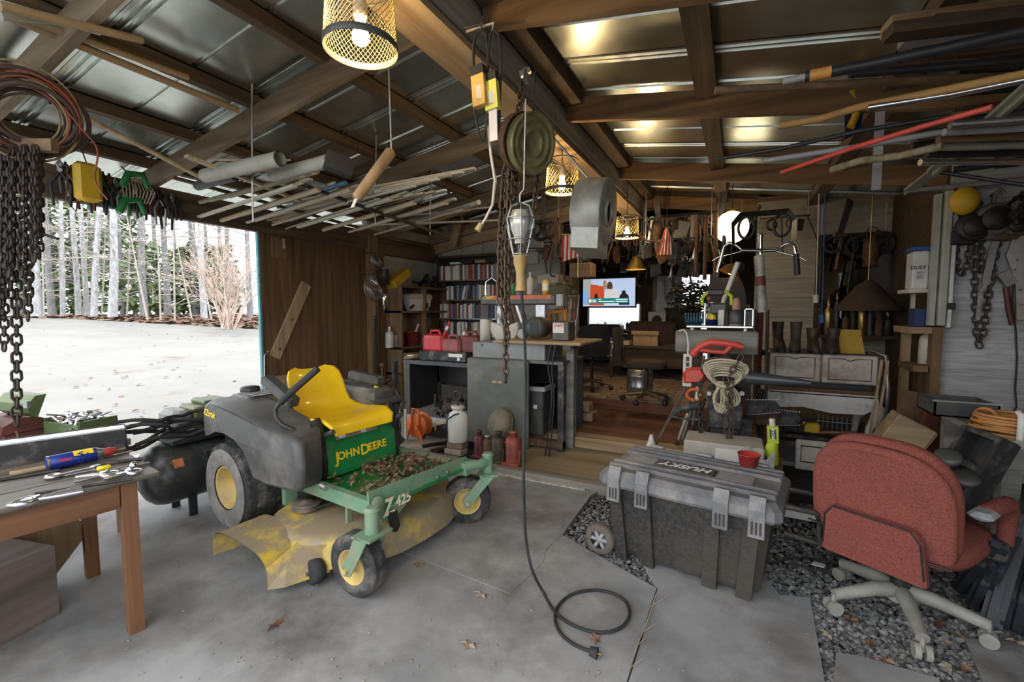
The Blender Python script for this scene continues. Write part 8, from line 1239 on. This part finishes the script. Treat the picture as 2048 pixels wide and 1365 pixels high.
one('leaf_litter', m, LIT, 'brown leaf litter covering the ground under the tree line', 'leaves', kind='stuff')
m = MB()
for j in range(90): px = rg.uniform(90, 480); py = rg.uniform(660, 860); q = G(px, py, 0) ; q = V((q.x, q.y, gz(q.x)+.02)); s = rg.uniform(.02, .06); m.add([(-s, 0, 0), (0, -s*.6, 0), (s, 0, .01), (0, s*.6, .02)], [(0, 1, 2, 3)], m=loc(q) @ rot(rg.uniform(0, 360)))
one('scattered_field_leaves', m, LIT, 'scattered brown leaves on the pale field outside', 'leaves', kind='stuff')
# =================================================================== GRAVEL, LEAVES AND CRUMBS ON THE FLOOR
GRV = [mat('gravel_%d' % i, c, .85, 0, .3, 30, .2) for i, c in enumerate(((.20, .20, .20), (.12, .12, .125), (.28, .275, .265)))]
ico = [(1, 0, 0), (-1, 0, 0), (0, 1, 0), (0, -1, 0), (0, 0, 1), (0, 0, -1)]; icf = [(0, 2, 4), (2, 1, 4), (1, 3, 4), (3, 0, 4), (2, 0, 5), (1, 2, 5), (3, 1, 5), (0, 3, 5)]
rg = random.Random(99)
def inpoly(p, P):
    c = False
    for i in range(len(P)):
        a, b = P[i], P[i-1]
        if (a[1] > p[1]) != (b[1] > p[1]) and p[0] < (b[0]-a[0])*(p[1]-a[1])/(b[1]-a[1])+a[0]: c = not c
    return c
slabs = [[(v.co.x, v.co.y) for v in o.data.vertices[:len(o.data.vertices)//2]] for o in flo.children if o.name.startswith('slab')]
for ci in range(3):
    m = MB(); n = 0
    while n < 6200:
        if n % 6 == 0: q = G(rg.uniform(1110, 1330), rg.uniform(985, 1190), -.03)
        else: q = G(rg.uniform(1480, 2330), rg.uniform(1010, 1375), -.03)
        n += 1
        if q.x > 3.2 or q.y > 4.9 or any(inpoly((q.x, q.y), P) for P in slabs): continue
        s = rg.uniform(.010, .021); R = rot(rg.uniform(0, 360), rg.uniform(-40, 40), 0); m.add([(x*s*rg.uniform(.8, 1.4), y*s*rg.uniform(.7, 1.1), z*s*rg.uniform(.5, .8)) for x, y, z in ico], icf, False, loc(q+V((0, 0, rg.uniform(-.015, .014)))) @ R)
    g = part(flo, 'gravel', m, GRV[ci], ('grey', 'dark', 'pale')[ci]+' gravel stones'); g['kind'] = 'stuff'
FLF = [mat('fallen_leaf_%d' % i, c, .85, 0, .25, 30, .1) for i, c in enumerate(((.16, .075, .04), (.34, .27, .20), (.26, .15, .10)))]
def leaf_mesh(s):
    pts = []
    for i in range(10): a = 2*math.pi*i/10; r = (1 if i % 2 == 0 else .45)*(1.25 if i == 0 else 1); pts.append((r*math.cos(a), r*.75*math.sin(a), .22*(i % 2)*(1 if i % 4 == 1 else -.2)))
    return MB().add([(x*s, y*s, z*s) for x, y, z in pts]+[(0, 0, 0)], [(i, (i+1) % 10, 10) for i in range(10)]).tube([(-s*.9, 0, 0), (-s*1.5, .1*s, .15*s)], .0015, 4)
lm = []
for i in range(3): q = leaf_mesh(.035).mesh('fallen_leaf'); q.materials.append(FLF[i]); lm.append(q)
spots = [((550, 1250), 0, 'on the bare concrete left of the mower casters'), ((937, 1290), 1, 'curled on the concrete below the black cord loop'), ((838, 1130), 2, 'beside the near mower caster'), ((962, 1190), 1, 'by the slab joint left of the cord'), ((1190, 1278), 2, 'inside the cord loop near the plug'), ((790, 1107), 1, 'touching the near caster tyre'), ((1655, 1270), 1, 'at the corner of the gravel bed'), ((1700, 1240), 0, 'on the gravel left of the chair base'), ((1770, 1320), 2, 'on the gravel under the chair'), ((1900, 1290), 1, 'by the front chair caster'), ((1915, 1270), 0, 'beyond the front chair caster'), ((1930, 1340), 2, 'on the gravel at the lower right'), ((1895, 1335), 1, 'right of the front chair leg'), ((2035, 1285), 1, 'at the foot of the black strips'), ((1560, 1112), 1, 'on the gravel beside the tool chest'), ((1740, 1290), 0, 'on the gravel in front of the chair leg'), ((1840, 1300), 2, 'between the two front chair legs'), ((1880, 1250), 0, 'under the right chair leg'), ((985, 945), 2, 'by the sill below the jacks'), ((1020, 955), 1, 'on the sill strip left of the landing')]
for (px, py), ci, w in spots:
    o = bpy.data.objects.new('fallen_leaf', lm[ci]); COL.objects.link(o); o.location = G(px, py, .006); o.rotation_euler = (0, 0, rg.uniform(0, 6)); o.scale = (rg.uniform(.8, 1.3),)*3; tag(o, ('brown', 'pale', 'reddish')[ci]+' dry leaf '+w, 'leaf', 'dry leaves on the floor')
t = thing('straw_stalk', 'dry forked straw stalk lying along the slab joint', 'straw', G(1300, 1190, 0)); I = wm(t); ST = mat('straw', (.45, .38, .26), .9)
part(t, 'stem', MB(I).tube([G(1312, 1190, .006), G(1296, 1240, .006), G(1275, 1290, .006), G(1256, 1345, .006)], .003, 5), ST)
for a, b in (((1300, 1215), (1350, 1183)), ((1285, 1265), (1312, 1248)), ((1272, 1295), (1292, 1275)), ((1262, 1335), (1285, 1318))): part(t, 'side_shoot', MB(I).tube([G(*a, .006), G(*b, .008)], .002, 4), ST)
rg = random.Random(3); m = MB()
for j in range(240): q = G(rg.uniform(250, 1640), rg.uniform(1080, 1365), .004); s = rg.uniform(.002, .007); m.add([(x*s*rg.uniform(.6, 1.5), y*s, z*s*.5) for x, y, z in ico], icf, False, loc(q) @ rot(rg.uniform(0, 360)))
one('floor_crumbs', m, FLF[1], 'tiny crumbs and chips scattered over the concrete', 'crumbs', kind='stuff')
t = thing('ground_cable', 'thin black cable lying in a loop on the gravel by the chest', 'cable', G(1600, 1120, 0)); part(t, 'cable', MB(wm(t)).tube(smooth([G(x, y, .012) for x, y in ((1540, 1130), (1580, 1118), (1620, 1117), (1680, 1128), (1720, 1135), (1700, 1145), (1640, 1142), (1580, 1128), (1575, 1140))]), .006, 6), RUBBER); part(t, 'tag', MB(wm(t)).prism([(0, 0), (.06, -.01), (.075, .03), (.02, .04)], .004, loc(G(1622, 1130, .02))), PAPER)
